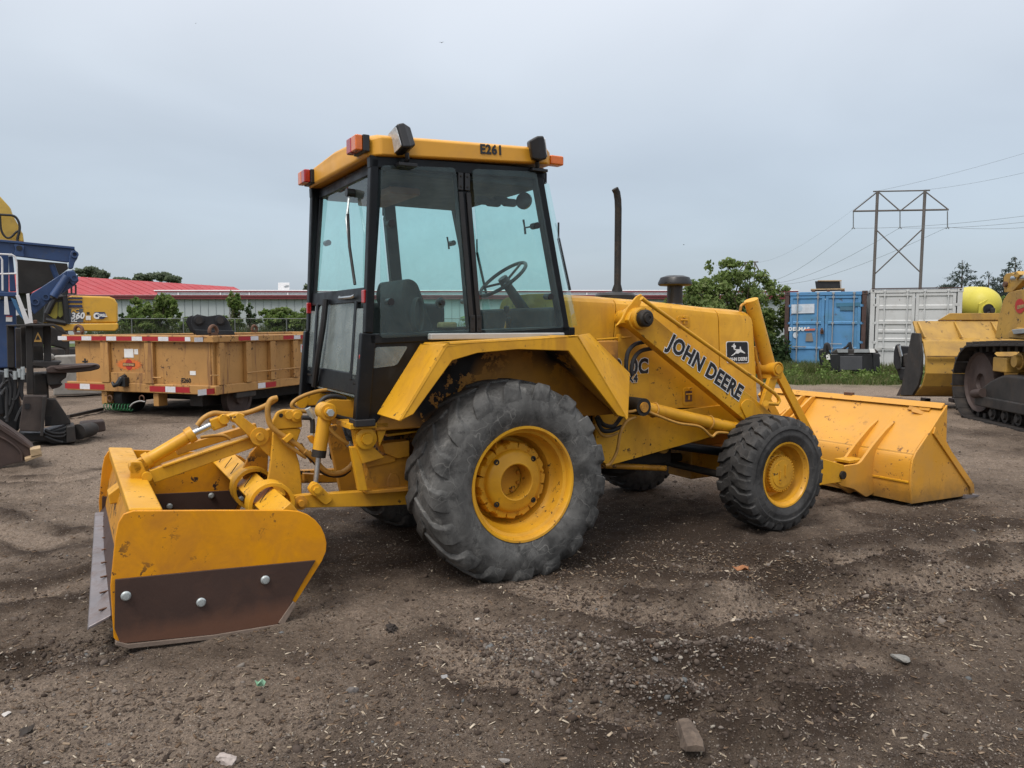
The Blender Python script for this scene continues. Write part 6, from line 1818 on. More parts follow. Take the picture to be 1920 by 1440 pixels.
bl0, bl1 = W(1471, 600, 25.4), W(1624, 600, 24.5)
blue = container('shipping_container', 'faded blue shipping container with rusty frame and peeling white lettering', bl0, bl1, 2.56, 6.0, M['cont_blue'], M['cont_rust'], M['galv'], ((.72, .05), (1.52, .06)))
wl0, wl1 = W(1631, 600, 24.3), W(1803, 600, 23.4)
white = container('shipping_container', 'grey-white shipping container with closed doors beside the blue one', wl0, wl1, 2.60, 6.0, M['cont_white'], M['cont_white'], M['cont_white'], ((.70, .08), (1.00, .07), (1.26, .07), (1.52, .10), (1.98, .10)))
MB().bx(.02, 2.48, -.02, .12, 2.592, 2.62).build('rusty_top_edge', M['cont_rust'], white)
CF = Frame(bl0.x, bl0.y, math.atan2(bl1.y - bl0.y, bl1.x - bl0.x))
def cmark(uvs, m, nm, dy=.010):
    pts = [CF.Y(u, v, dy) for u, v in uvs]
    return MB().prism(pts, (0, .006, 0)).build(nm, m, blue)
fw = pmat('faded_white_decal', (.50, .55, .60), .6, 0, .2, 5, bump=0)
cmark([(1484, 571), (1527, 569.5), (1527, 587), (1484, 588)], fw, 'faded_panel', .012)
cmark([(1498 + 7 * cos(a), 578 + 6 * sin(a)) for a in np.linspace(0, 2 * pi, 14)[:-1]], pmat('pale_blue_decal', (.36, .46, .55), .6, bump=0), 'faded_emblem', .006)
text('container_lettering', 'DELMAS', .155, M['decal_white'], blue, CF.Y(1478, 620, .012), (1, 0, .01), (0, 0, 1), .008, .003, 1.05, space=1.12)
cmark([(1509, 617), (1528, 616), (1528, 619.5), (1509, 620)], M['red_pink'], 'red_patch', .004)
cmark([(1491.5 + 4.7 * cos(a), 628.5 + 5.5 * sin(a)) for a in np.linspace(0, 2 * pi, 18)[:-1]], fw, 'round_sticker', .012)
cmark([(1512, 625), (1522, 624), (1525, 640), (1510, 640)], pmat('data_plate', (.20, .17, .14), .6, bump=0), 'data_plate', .012)
cmark([(1568, 568), (1614, 567), (1614, 574), (1568, 575)], pmat('dark_blue_patch', (.04, .15, .24), .6, bump=0), 'painted_patch', .012)
cmark([(1575, 575), (1602, 575), (1602, 582), (1575, 582)], pmat('dark_blue_patch', (.05, .13, .19), .6, bump=0), 'painted_patch', .012)
p = CF.Y(1541, 622, -.04)
MB().box(p, (.10, .06, .14)).cyl(p + Vector((0, -.05, .0)), p + Vector((0, -.05, .12)), .03).build('padlock', M['rust'], blue, bevel=.01)

# pallets and black crate on the blue container
pt = Thing('pallet', (W(1552, 546, 25.8).x, 25.8, 2.55), 'weathered wooden pallet lying on the blue container roof', 'pallet')
pt.poly([(1520, 541.5), (1584, 540.5), (1584, 543), (1520, 544)], 25.5, 1.0, 'deck', M['timber'], .005)
for u in (1522, 1550, 1578):
    pt.poly([(u, 544), (u + 6, 544), (u + 6, 547), (u, 547)], 25.5, 1.0, 'bearer', M['rust'], .003)
ck = Thing('black_crate', (W(1554, 541, 25.8).x, 25.8, W(1554, 541, 25.8).z), 'black panel crate stacked on the pallet above the blue container', 'crate')
ck.poly([(1530, 541), (1528, 527), (1576, 527), (1578, 541)], 25.6, .8, 'crate_body', M['black_iron'], .02)
ck.poly([(1533, 525.5), (1578, 525), (1578, 527.3), (1533, 527.3)], 25.55, .9, 'crate_lid', M['timber'], .005)
ck.poly([(1574.5, 527), (1577.5, 527), (1578, 541), (1576, 541)], 25.55, .04, 'crate_strip', M['grey_trim'], .003)

# yellow poly tank on its side behind
tk = Thing('plastic_tank', (W(1836, 592, 26.5).x, 27.0, 0), 'bright yellow rounded plastic tank with black round opening beside the white container', 'tank')
c = tk.p(1840, 572, 27.0)
TKM = pmat('yellow_polyethylene', (0.52, 0.45, 0.055), 0.5, 0, 0.06, 1.2, dirt=((0.42, 0.36, 0.05), 0.38, 2.0), bump=0.02)
ax = Vector((-.12, -1, -.05)).normalized()
MB().lathe([(.0, .62), (.16, .60), (.32, .54), (.46, .42), (.56, .24), (.62, .0), (.63, -.8), (.60, -1.2)], c, ax, 40).build('tank_body', TKM, tk.root, angle=60)
fc = c + ax * .50 + Vector((-.06, 0, -.10))
MB().prism([fc + Vector((.33 * cos(a), 0, .33 * sin(a))) for a in np.linspace(pi / 2, 2.5 * pi, 7)[:-1]], ax * .09).build('hex_flange', TKM, tk.root, bevel=.02)
fc = c + ax * .58 + Vector((-.06, 0, -.13))
MB().lathe([(.19, 0), (.21, .02), (.21, .06), (.185, .065), (.18, .02)], fc, ax, 28).build('neck_ring', TKM, tk.root, angle=30)
MB().prism([fc + ax * .068 + Vector((.178 * cos(2 * pi * k / 24), 0, .178 * sin(2 * pi * k / 24))) for k in range(24)], ax * .004).build('opening', M['black_iron'], tk.root)
MB().tube([fc + ax * .10 + Vector((-.06, 0, -.14)), fc + ax * .12 + Vector((.05, 0, -.10)), fc + ax * .10 + Vector((.14, 0, -.13))], [.06, .05, .04], 8).build('valve', M['dark_steel'], tk.root)
MB().bx(-.7, .7, -.3, 1.2, .0, c.z - .58).build('tank_stand', M['dark_steel'], tk.root)
MB().box(tk.p(1861, 582, 26.4), (.14, .1, .16)).build('tank_valve', M['dark_steel'], tk.root, bevel=.02)

# black rotary tiller attachment in the grass
tl = Thing('rotary_tiller', (W(1598, 705, 22.50).x, 22.70, 0), 'black rotary tiller attachment standing in grass before the containers', 'tiller')
BI, DS = M['black_iron'], M['dark_steel']
tl.poly([(1557, 664), (1636, 664), (1638, 697), (1558, 697)], 22.30, .10, 'front_panel', BI, .02)
tl.poly([(1556, 663), (1568, 655), (1644, 656), (1652, 668), (1640, 672)], 22.35, .8, 'tiller_hood', DS, .02)
tl.poly([(1636, 662), (1649, 662), (1651, 696), (1637, 697)], 22.25, .7, 'end_cover', BI, .03)
tl.poly([(1575, 668), (1617, 668), (1617, 694), (1575, 694)], 22.27, .03, 'hood_plate', pmat('grey_worn_panel', (.05, .052, .058), .5), .01)
tl.poly([(1569, 655), (1590, 655), (1590, 661), (1571, 661)], 22.25, .06, 'label_strip', M['galv'], 0)
tl.poly([(1602, 655), (1630, 655), (1630, 661), (1601, 661)], 22.25, .06, 'label_strip', M['galv'], 0)
tl.poly([(1630, 654), (1639, 654), (1642, 661), (1631, 661)], 22.24, .06, 'white_label', M['paper'], 0)
tl.poly([(1589, 660), (1592, 643), (1596, 640), (1600, 661)], 22.40, .10, 'mount_lug', BI, .01)
tl.tube([(1578, 656), (1588, 650), (1594, 642)], 22.45, .035, 'mount_arm', BI)
tl.poly([(1535, 655), (1552, 652), (1557, 664), (1557, 690), (1540, 690), (1535, 670)], 22.40, .5, 'gear_case', BI, .05)
tl.tube([(1547, 660), (1548, 648), (1552, 646), (1555, 656)], 22.40, .06, 'motor_hose', M['black_rubber'], smooth=4)
tl.poly([(1549, 666), (1555, 664), (1557, 674), (1550, 675)], 22.35, .05, 'motor_label', M['paper'], 0)

# black skid-steer attachment
sk = Thing('attachment_plate', (W(1692, 718, 18.6).x, 18.8, 0), 'black quick-attach machine part standing left of the crawler loader bucket', 'attachment')
sk.poly([(1676, 660), (1679, 647), (1688, 644), (1690, 692), (1680, 694), (1675, 680)], 18.4, .25, 'side_cheek', BI, .03)
sk.poly([(1689, 648), (1712, 650), (1712, 690), (1690, 694)], 18.7, .2, 'back_plate', BI, .02)
sk.tube([(1685, 648), (1690, 668)], 18.35, .035, 'chrome_ram', M['steel'])
sk.poly([(1692, 664), (1704, 662), (1706, 684), (1693, 690)], 18.5, .2, 'motor', DS, .04)
sk.poly([(1680, 690), (1706, 688), (1700, 712), (1688, 714)], 18.5, .3, 'foot', BI, .03)

# ---------------------------------------------------------------- crawler loader at the right edge
DF = Frame(7.3, 13.0, math.atan2(.995, .10))
cw = empty('crawler_loader', (7.3, 13.0, 0), DF.th, 'yellow tracked crawler loader with dark tracks and large bucket at the right edge', 'crawler loader')
CY_ = pmat('weathered_machine_yellow', (0.42, 0.245, 0.045), 0.5, 0, 0.12, 1.3, dirt=((0.20, 0.12, 0.05), 0.46, 2.0), chips=((0.04, 0.03, 0.025), 0.40, 8), bump=0.08)
CD_ = pmat('soiled_machine_yellow', (0.28, 0.155, 0.035), 0.55, 0, 0.3, 2, dirt=((0.05, 0.035, 0.025), 0.50, 3.0), bump=0.15)
# track chain
def track_path():
    pts = []
    fc, rc_, r_ = (-.66, .600), (-4.3, .60), .575
    n = 40
    for k in range(n + 1):
        a = -pi / 2 + pi * k / n
        pts.append((fc[0] + r_ * cos(a), fc[1] + r_ * sin(a)))
    for k in range(1, 30):
        t = k / 30
        pts.append((fc[0] * (1 - t) + rc_[0] * t, fc[1] + r_ + .05 * sin(pi * t) * (1 if t < .5 else 1)))
    for k in range(n + 1):
        a = pi / 2 + pi * k / n
        pts.append((rc_[0] + r_ * cos(a), rc_[1] + r_ * sin(a)))
    for k in range(1, 30):
        t = k / 30
        pts.append((rc_[0] * (1 - t) + fc[0] * t, fc[1] - r_))
    return pts
tp = track_path()
cum = [0]
for a, b in zip(tp, tp[1:] + tp[:1]):
    cum.append(cum[-1] + math.hypot(b[0] - a[0], b[1] - a[1]))
NS = 52; pitch = cum[-1] / NS
shoe0 = None
TM = pmat('track_steel', (0.035, 0.031, 0.029), 0.55, 0.4, 0.35, 3, dirt=((0.085, 0.065, 0.05), 0.42, 6), bump=0.25)
for yo in (0.0, -1.9):
    for k in range(NS):
        d = (k + .3) * pitch
        i = max(j for j in range(len(tp)) if cum[j] <= d)
        a, b = tp[i], tp[(i + 1) % len(tp)]
        t = (d - cum[i]) / max(1e-6, cum[i + 1] - cum[i])
        x, z = a[0] + (b[0] - a[0]) * t, a[1] + (b[1] - a[1]) * t
        ang = math.atan2(b[1] - a[1], b[0] - a[0])
        if shoe0 is None:
            mb = MB().bx(-pitch * .48, pitch * .48, -.54, 0, -.018, .018)
            mb.bx(-pitch * .42, -pitch * .30, -.54, 0, -.065, -.017).bx(-pitch * .2, pitch * .2, -.36, -.18, .018, .10)
            shoe0 = mb.build('track_shoe', TM, cw, bevel=.004, seg=1); o = shoe0
        else:
            o = shoe0.copy(); COL.objects.link(o)
        o.location = (x, yo, z); o.rotation_euler = (0, -ang, 0)
for yo in (0.0, -1.9):
    MB().lathe([(.0, -.02), (.12, -.02), (.14, .03), (.36, .0), (.44, .02), (.47, .06), (.47, -.10)], (-.66, yo - .20, .60), (0, 1, 0), 40).build('front_idler', M['brown_steel'], cw, angle=30)
    MB().lathe([(.0, .0), (.2, .02), (.42, .0), (.45, -.1)], (-4.3, yo - .20, .60), (0, 1, 0), 24).build('drive_sprocket', M['brown_steel'], cw, angle=30)
    MB().prism(rounded([(-.95, yo - .10, .30), (-.80, yo - .10, .52), (-1.15, yo - .10, .68), (-1.5, yo - .10, .78), (-4.0, yo - .10, .78), (-4.0, yo - .10, .30)], .12), (0, -.34, 0)).build('track_frame', M['dark_steel'], cw, bevel=.05, seg=3)
    MB().bx(-3.9, -.72, yo - .06, yo - .42, .24, .40).build('track_guard', M['dark_steel'], cw, bevel=.02)
    for k in range(8):
        MB().lathe([(.0, .06), (.05, .06), (.06, .03), (.10, .03), (.10, -.02), (.12, -.02), (.12, -.06), (.10, -.06), (.10, -.2)], (-1.15 - k * .36, yo - .16, .16), (0, 1, 0), 18).build('track_roller', M['dark_steel'], cw, angle=30)
    MB().lathe([(0, .02), (.03, .02), (.085, .02), (.09, 0), (.09, -.05), (.12, -.05), (.12, -.2), (.08, -.22)], (-1.75, yo - .12, .98), (0, 1, 0), 24).build('carrier_roller', CY_ if yo == 0 else DS, cw, angle=30)
    MB().tube([(-.72, yo - .06, .42), (-1.0, yo - .06, .46)], .07, 12).build('idler_fork', M['brown_steel'], cw)
MB().bx(-4.6, -.9, -1.85, -.58, .45, 1.25).build('hull', CD_, cw, bevel=.05)
MB().bx(-3.8, -1.2, -1.75, -.68, 1.2, 1.9).build('engine_bay', CY_, cw, bevel=.06)
MB().bx(-1.55, -1.15, -.60, -.10, .80, 1.02).build('deck_bracket', CY_, cw, bevel=.02)
# near loader arm: tall plate with the lift and tilt pins
ay = -.60
def dp(uvs, y, th, nm, m, bev=.012, rad=0):
    pts = [DF.Y(u, v, y) for u, v in uvs]
    if rad: pts = rounded(pts, rad, 4)
    return MB().prism(pts, (0, th, 0)).build(nm, m, cw, bevel=bev)
dp([(1865, 634), (1872, 595), (1881, 562), (1890, 549), (1906, 544), (1960, 538), (1960, 640)], ay, -.10, 'loader_arm', CY_)
dp([(1882, 548), (1881, 520), (1886, 513), (1896, 511), (1910, 516), (1918, 526), (1905, 540), (1897, 548)], ay - .02, -.10, 'arm_clevis', CY_)
dp([(1898, 514), (1906, 508), (1912, 515), (1905, 526)], ay + .02, -.2, 'clevis_cap', CY_)
c = DF.Y(1885, 533, ay)
MB().cyl((c.x, ay + .02, c.z), (c.x, ay - .16, c.z), .045, n=16).build('clevis_pin', M['rust'], cw)
a, b = DF.Y(1900, 522, ay - .05), DF.Y(1965, 518, ay - .05)
MB().tube([a, b], .05, 14).build('tilt_rod', M['steel'], cw)
dp([(1912 + 9 * cos(a), 574 + 14 * sin(a)) for a in np.linspace(0, 2 * pi, 17)[:-1]], ay + .006, -.002, 'logo_disc', M['red_print'], 0)
dp([(1907, 573), (1926, 569), (1926, 575), (1907, 580)], ay + .009, -.002, 'logo_bar', pmat('logo_ochre', (.30, .19, .08), .6, 0, .4, 30), 0)
dp([(1896, 618), (1960, 612), (1960, 622), (1900, 627)], -.45, -.05, 'lift_ram', M['galv'], .01)
dp([(1890, 622), (1905, 614), (1925, 618), (1960, 626), (1960, 640), (1890, 634)], -.5, -.2, 'ram_boss', CY_, .02)
# bucket
by0, by1 = .22, -2.75
def bp(uvs, y): return [DF.Y(u, v, y) for u, v in uvs]
prof = [DF.Y(u, v, by0) for u, v in ((1712, 602), (1722, 634), (1731, 640), (1736, 668), (1736, 700), (1730, 724), (1716, 741), (1688, 743))]
prof = [Vector((p.x, 0, max(p.z, .06))) for p in prof]
mb = MB()
for p, q in zip(prof[:-1], prof[1:]):
    d = (q - p).normalized(); nn = Vector((d.z, 0, -d.x)) * .04
    mb.hexa([(p.x, by0, p.z), (q.x, by0, q.z), (q.x - nn.x, by0, q.z - nn.z), (p.x - nn.x, by0, p.z - nn.z)], [(p.x, by1, p.z), (q.x, by1, q.z), (q.x - nn.x, by1, q.z - nn.z), (p.x - nn.x, by1, p.z - nn.z)])
bk_ = mb.build('bucket', CY_, cw, angle=40)
sp = bp([(1713, 624), (1728, 625), (1732, 668), (1731, 700), (1726, 722), (1714, 741), (1692, 742), (1697, 708), (1708, 650)], by0 + .01)
MB().prism(sp, (0, .04, 0)).build('bucket_side', M['dark_steel'], cw, bevel=.01)
MB().prism(bp([(1680, 742), (1690, 722), (1697, 716), (1700, 742)], by0 - .05), (0, -.25, 0)).build('bucket_tooth', M['brown_steel'], cw, bevel=.01)
for k in range(5):
    y = by0 - .5 - k * .5
    MB().box((prof[-1].x + .12, y, .10), (.22, .10, .08)).build('bucket_tooth', M['brown_steel'], cw, bevel=.01)
tx, tz = prof[0].x, prof[0].z
MB().prism([(tx + .02, by0 - .42, tz), (tx - .02, by0 - .42, tz + .02), (tx - .02, by0 - .62, tz + .14), (tx + .02, by0 - .62, tz + .14)], (.0, -2.1, 0)).build('spill_guard', CY_, cw, bevel=.006)
p0, p1 = prof[0], prof[1]
for k in range(5):
    y = by0 - .06 - k * .62
    MB().prism([(p0.x - .02, y, p0.z - .01), (p1.x - .02, y, p1.z), (p1.x - .12, y, p1.z + .02), (p0.x - .06, y, p0.z - .02)], (0, -.03, 0)).build('bucket_rib', CY_, cw, bevel=.004)
MB().bx(prof[3].x - .075, prof[3].x - .035, by0, by1, prof[3].z - .012, prof[3].z + .012).build('bucket_seam', CD_, cw)
MB().bx(-.4, prof[3].x, -1.2, -.95, .55, .85).build('far_lift_arm', CY_, cw, bevel=.03)

# ================================================================ buildings, fence, pylons, planting
M['wall_grey'] = pmat('pale_metal_wall', (0.36, 0.39, 0.40), 0.5, 0, 0.05, 0.4, bump=0)
M['trim_red'] = pmat('dark_red_trim', (0.17, 0.028, 0.032), 0.45, 0, 0.08, 0.5, bump=0)
M['roof_red'] = pmat('red_metal_roof', (0.36, 0.050, 0.056), 0.6, 0, 0.06, 0.3, bump=0, spec=0.25)
M['roof_white'] = pmat('white_roof_edge', (0.66, 0.66, 0.66), 0.45, 0, 0.04, 0.5, bump=0)
M['downpipe'] = pmat('white_downpipe', (0.52, 0.53, 0.53), 0.5, 0, 0.05, 1, bump=0)
wh = empty('warehouse', (-12, 62, 0), 0, 'long grey metal warehouse with dark red eaves behind the fence', 'building')
YB = 62.0
zE = W(400, 554, YB).z; zF = W(400, 561, YB).z
XL, XR = W(125, 560, YB).x + 12, W(1530, 560, YB).x + 12
pw = .62
n = int((XR - XL) / pw)
panel = None
for k in range(n):
    if panel is None:
        mb = MB().prism([(0, 0, 0), (pw - .07, 0, 0), (pw - .055, -.05, 0), (pw - .02, -.05, 0), (pw - .006, 0, 0), (pw - .006, .05, 0), (0, .05, 0)], (0, 0, zF))
        panel = mb.build('wall_panel', M['wall_grey'], wh); o = panel
    else:
        o = panel.copy(); COL.objects.link(o)
    o.location = (XL + k * pw, 0, 0)
MB().bx(XL - .2, XR + .2, -.35, .05, zF, zE).build('fascia', M['trim_red'], wh)
MB().bx(XL - .2, XR + .2, -.42, -.35, zE - .10, zE + .02).build('gutter', M['trim_red'], wh)
MB().bx(XL, XR, .06, 14, 0, zF - .02).build('warehouse_body', M['wall_grey'], wh)
MB().hexa([(XL, -.3, zE), (XR, -.3, zE), (XR, 14, zE + .3), (XL, 14, zE + .3)], [(XL, -.3, zE + .04), (XR, -.3, zE + .04), (XR, 14, zE + .34), (XL, 14, zE + .34)]).build('lower_roof', M['roof_white'], wh)
x1 = W(295, 550, 66).x + 12
zP = W(400, 545, 66).z
MB().bx(x1, XR, 4, 12, zE, zP - .14).build('upper_storey', M['wall_grey'], wh)
MB().bx(x1 - .15, XR, 3.85, 12, zP - .14, zP - .02).build('upper_trim', M['trim_red'], wh)
MB().bx(x1 - .2, XR, 3.8, 12.1, zP - .02, zP + .05).build('upper_roof', M['roof_white'], wh)
for u in (335, 414, 468, 540, 1100, 1160):
    x = W(u, 550, 66).x + 12
    MB().bx(x - .06, x + .06, 3.9, 4.0, zE, zP - .15).build('pilaster', M['downpipe'], wh)
for u in (465, 1120):
    x = W(u, 580, YB).x + 12
    MB().bx(x - .07, x + .07, -.14, -.02, 0, zF).build('downpipe', M['downpipe'], wh)
ac = Thing('rooftop_unit', W(532, 545, 69), 'white rooftop air-conditioning unit on the grey warehouse', 'air conditioner')
ac.poly([(521.5, 545), (521.5, 530), (543, 530), (543, 545)], 68.5, 1.4, 'unit_casing', M['roof_white'], .03)
ac.poly([(532, 538), (536, 535), (542, 535), (542, 537), (536, 539)], 68.47, .02, 'unit_louvre', M['galv'], 0)

rb_ = empty('red_roof_shed', (-50, 95, 0), 0, 'large shed with bright red metal roof at the far left', 'building')
P0, P1, E0, E1 = Vector((-66, 92, 8.05)), Vector((-47.5, 134, 7.9)), Vector((-56, 87.0, 5.15)), Vector((-40, 127, 5.15))
o_ = Vector((-50, 95, 0))
W0 = P0 * 2 - E0; W1 = P1 * 2 - E1; W0.z = W1.z = 5.15
th = Vector((0, 0, -.12))
nseam = 26
mb = MB().hexa([P0 - o_, P1 - o_, E1 - o_, E0 - o_], [P0 - o_ + th, P1 - o_ + th, E1 - o_ + th, E0 - o_ + th])
mb.hexa([P0 - o_, P1 - o_, W1 - o_, W0 - o_], [P0 - o_ + th, P1 - o_ + th, W1 - o_ + th, W0 - o_ + th])
rr_ = mb.build('roof', M['roof_red'], rb_)
for k in range(nseam + 1):
    a, b = P0.lerp(P1, k / nseam) - o_, E0.lerp(E1, k / nseam) - o_
    MB().tube([a + Vector((0, 0, .01)), b + Vector((0, 0, .01))], .03, 4).build('roof_seam', M['roof_red'], rr_)
def wallq(a, b, zt, nm, m):
    a = a - o_; b = b - o_
    MB().hexa([(a.x, a.y, 0), (b.x, b.y, 0), (b.x, b.y, zt), (a.x, a.y, zt)], [(a.x - .15, a.y + .1, 0), (b.x - .15, b.y + .1, 0), (b.x - .15, b.y + .1, zt), (a.x - .15, a.y + .1, zt)]).build(nm, m, rb_)
wallq(E0 + Vector((-.8, .3, 0)), E1 + Vector((-.8, .3, 0)), 5.1, 'wall', M['dark_steel'])
wallq(W0 + Vector((.8, .3, 0)), E0 + Vector((-.8, .5, 0)), 5.1, 'gable_wall', M['wall_grey'])

# ---------------------------------------------------------------- leaves
M['leaf'] = tonemat('leaf', 0.55, 0.3, 0.5)
M['bark'] = pmat('bark', (0.075, 0.055, 0.040), 0.9, 0, 0.3, 8, bump=0.4)
def leaf_mesh(name, blobs, n, size, pal, rng, parent, up=.35, aspect=.55, shell=.5):
    blobs = [(np.array(c, float), np.array(r_, float)) for c, r_ in blobs]
    vol = np.array([r_[0] * r_[1] * r_[2] for c, r_ in blobs]) ** .75
    pick = rng.choice(len(blobs), n, p=vol / vol.sum())
    C0 = np.array([b[0] for b in blobs])[pick]; R0 = np.array([b[1] for b in blobs])[pick]
    d = rng.normal(size=(n, 3)); d /= np.linalg.norm(d, axis=1, keepdims=True)
    rad = rng.random(n) ** shell
    wob = 1 + .25 * np.sin(d[:, :1] * 5 + pick[:, None]) * np.cos(d[:, 2:] * 6 + pick[:, None] * 2)
    P = C0 + d * R0 * rad[:, None] * wob
    nrm = d * .7 + rng.normal(size=(n, 3)) * .8 + np.array([0, 0, up]); nrm /= np.linalg.norm(nrm, axis=1, keepdims=True)
    t = np.cross(nrm, rng.normal(size=(n, 3))); t /= np.linalg.norm(t, axis=1, keepdims=True)
    b = np.cross(nrm, t)
    s = size * np.exp(rng.normal(0, .3, n))[:, None]
    V = np.stack([P - t * s, P + b * s * aspect + nrm * s * .12, P + t * s, P - b * s * aspect + nrm * s * .12], 1)
    F = np.arange(4 * n).reshape(n, 4)
    pal = np.array(pal)
    tone = pal[(pick * 7 + rng.integers(0, 3, n)) % len(pal)] * rng.uniform(.7, 1.3, (n, 1))
    o = np_mesh(name, V.reshape(-1, 3), F, M['leaf'], parent, np.repeat(tone, 4, 0))
    return o
GREEN = [(.140, .200, .055), (.165, .230, .065), (.185, .250, .078), (.115, .175, .050), (.215, .265, .095)]
LIME = [(.130, .195, .045), (.160, .225, .058), (.100, .165, .038), (.19, .24, .08)]
DARK = [(.050, .085, .030), (.060, .10, .036), (.075, .115, .042), (.042, .072, .028)]
def branches(root, base, tips, r0, m=None, nm='trunk'):
    mb = MB()
    for t in tips:
        b = vec(base); t = vec(t)
        mid = b.lerp(t, .5) + Vector((random.uniform(-.1, .1), random.uniform(-.1, .1), .08)) * (t - b).length
        mb.tube(spline([b, mid, t], 4), [r0 * (1 - .8 * k / 8) for k in range(9)], 6)
    return mb.build(nm, m or M['bark'], root)
def shrub(name, label, u, Y, blobs_px, n, leaf, pal, group, cat='shrub', seed=1, r0=.03):
    rng = np.random.default_rng(seed)
    base = W(u, 700, Y); base.z = 0
    root = empty(name, base, 0, label, cat, group)
    bl_ = []
    for (bu, bv, ru, rv) in blobs_px:
        c = W(bu, bv, Y) - base; k = Y / FPX
        nsub = 16
        bl_.append((c, (ru * k * .45, ru * k * .45, rv * k * .45)))
        for j in range(nsub):
            d = Vector(rng.normal(size=3)).normalized()
            cc = c + Vector((d.x * ru * k * .78, d.y * ru * k * .78, d.z * rv * k * .78))
            q = rng.uniform(.14, .30)
            bl_.append((cc, (ru * k * q, ru * k * q, rv * k * q)))
    leaf_mesh('crown', bl_, n, leaf, pal, rng, root)
    branches(root, (0, 0, 0), [b[0] for b in bl_[::2]][:26], r0)
    return root

# the big bush behind the loader's bonnet
shrub('bush', 'large loose-leaved green bush behind the loader bonnet, left of the blue container', 1370, 26,
      [(1365, 520, 52, 34), (1330, 545, 50, 40), (1405, 545, 55, 42), (1300, 575, 42, 40), (1370, 590, 85, 55), (1440, 600, 38, 60), (1425, 650, 50, 50), (1340, 640, 70, 50), (1262, 575, 20, 25), (1330, 500, 10, 14), (1375, 497, 14, 12), (1408, 500, 10, 14), (1455, 545, 26, 14)], 26000, .055, GREEN, None, 'bush', 3, .05)
# shrubs along the fence
sh = 'shrubs growing along the fence'
shrub('shrub', 'leafy green shrub behind the fence, next to the excavator counterweight', 285, 41, [(262, 585, 26, 28), (300, 577, 30, 30), (318, 588, 24, 28), (285, 603, 46, 22), (250, 606, 26, 18), (345, 608, 24, 14), (310, 566, 16, 12), (258, 566, 12, 10)], 9000, .085, LIME, sh, seed=4)
shrub('shrub', 'thin young tree-like shrub rising above the black coupler', 440, 42, [(438, 562, 15, 14), (444, 575, 16, 13), (440, 595, 10, 20), (430, 606, 30, 14), (400, 608, 30, 12)], 3600, .09, LIME, sh, seed=5)
shrub('shrub', 'dense low green shrub behind the wagon, close to the loader cab', 525, 41, [(505, 598, 26, 20), (530, 594, 28, 20), (565, 596, 26, 20), (585, 600, 18, 18), (545, 608, 46, 16), (530, 584, 14, 8)], 9000, .085, LIME, sh, seed=6)
shrub('shrub', 'small sparse shrub between the young tree and the dense shrub', 472, 42, [(468, 585, 8, 16), (474, 600, 12, 14)], 600, .08, DARK, sh, seed=7)
shrub('shrub', 'dark scrubby shrub beside the excavator, near the fence end', 232, 42, [(230, 600, 10, 14), (240, 612, 16, 10)], 800, .08, DARK, sh, seed=8)
shrub('shrub', 'low green shrub seen between the loader cab pillars', 640, 44, [(640, 600, 28, 16), (680, 600, 28, 16)], 1800, .09, GREEN, sh, seed=18)
shrub('shrub', 'low green shrub glimpsed under the steering wheel through the cab', 905, 44, [(900, 600, 40, 16), (960, 598, 40, 18)], 2200, .09, GREEN, sh, seed=19)

# ---------------------------------------------------------------- chain-link fence
M['fence'] = pmat('dull_fence_steel', (0.13, 0.14, 0.14), 0.6, 0.2, 0.1, 2, bump=0)
fn = empty('chain_link_fence', (-16, 39.5, 0), 0, 'chain-link fence with thin posts in front of the grey warehouse', 'fence')
FXL, FXR, FH = W(150, 600, 39.5).x + 16, W(1230, 600, 39.5).x + 16, W(500, 597.5, 39.5).z
k = 0
x = FXL
while x < FXR:
    MB().cyl((x, 0, 0), (x, 0, FH + .03), .028, n=8).build('post', M['fence'], fn)
    x += 2.6
MB().cyl((FXL, 0, FH), (FXR, 0, FH), .02, n=6).build('top_rail', M['fence'], fn)
wv, wf = [], []
sp_ = .085; t_ = .0022
nw = int((FXR - FXL + FH) / sp_)
for sgn in (1, -1):
    for k in range(nw):
        xa = FXL - FH + k * sp_ if sgn > 0 else FXL + k * sp_
        z0, z1 = 0.03, FH
        xb = xa + sgn * (z1 - z0)
        if max(xa, xb) > FXR or min(xa, xb) < FXL: continue
        o = len(wv); yy = .004 * sgn
        wv += [(xa - t_, yy, z0), (xa + t_, yy, z0), (xb + t_, yy, z1), (xb - t_, yy, z1), (xa, yy - t_ * 2, z0), (xb, yy - t_ * 2, z1)]
        wf += [(o, o + 1, o + 2, o + 3), (o, o + 3, o + 5, o + 4), (o + 1, o + 4, o + 5, o + 2)]
fw_ = np_mesh('wire_mesh', np.array(wv), np.array(wf), M['fence'], fn); fw_['kind'] = 'stuff'

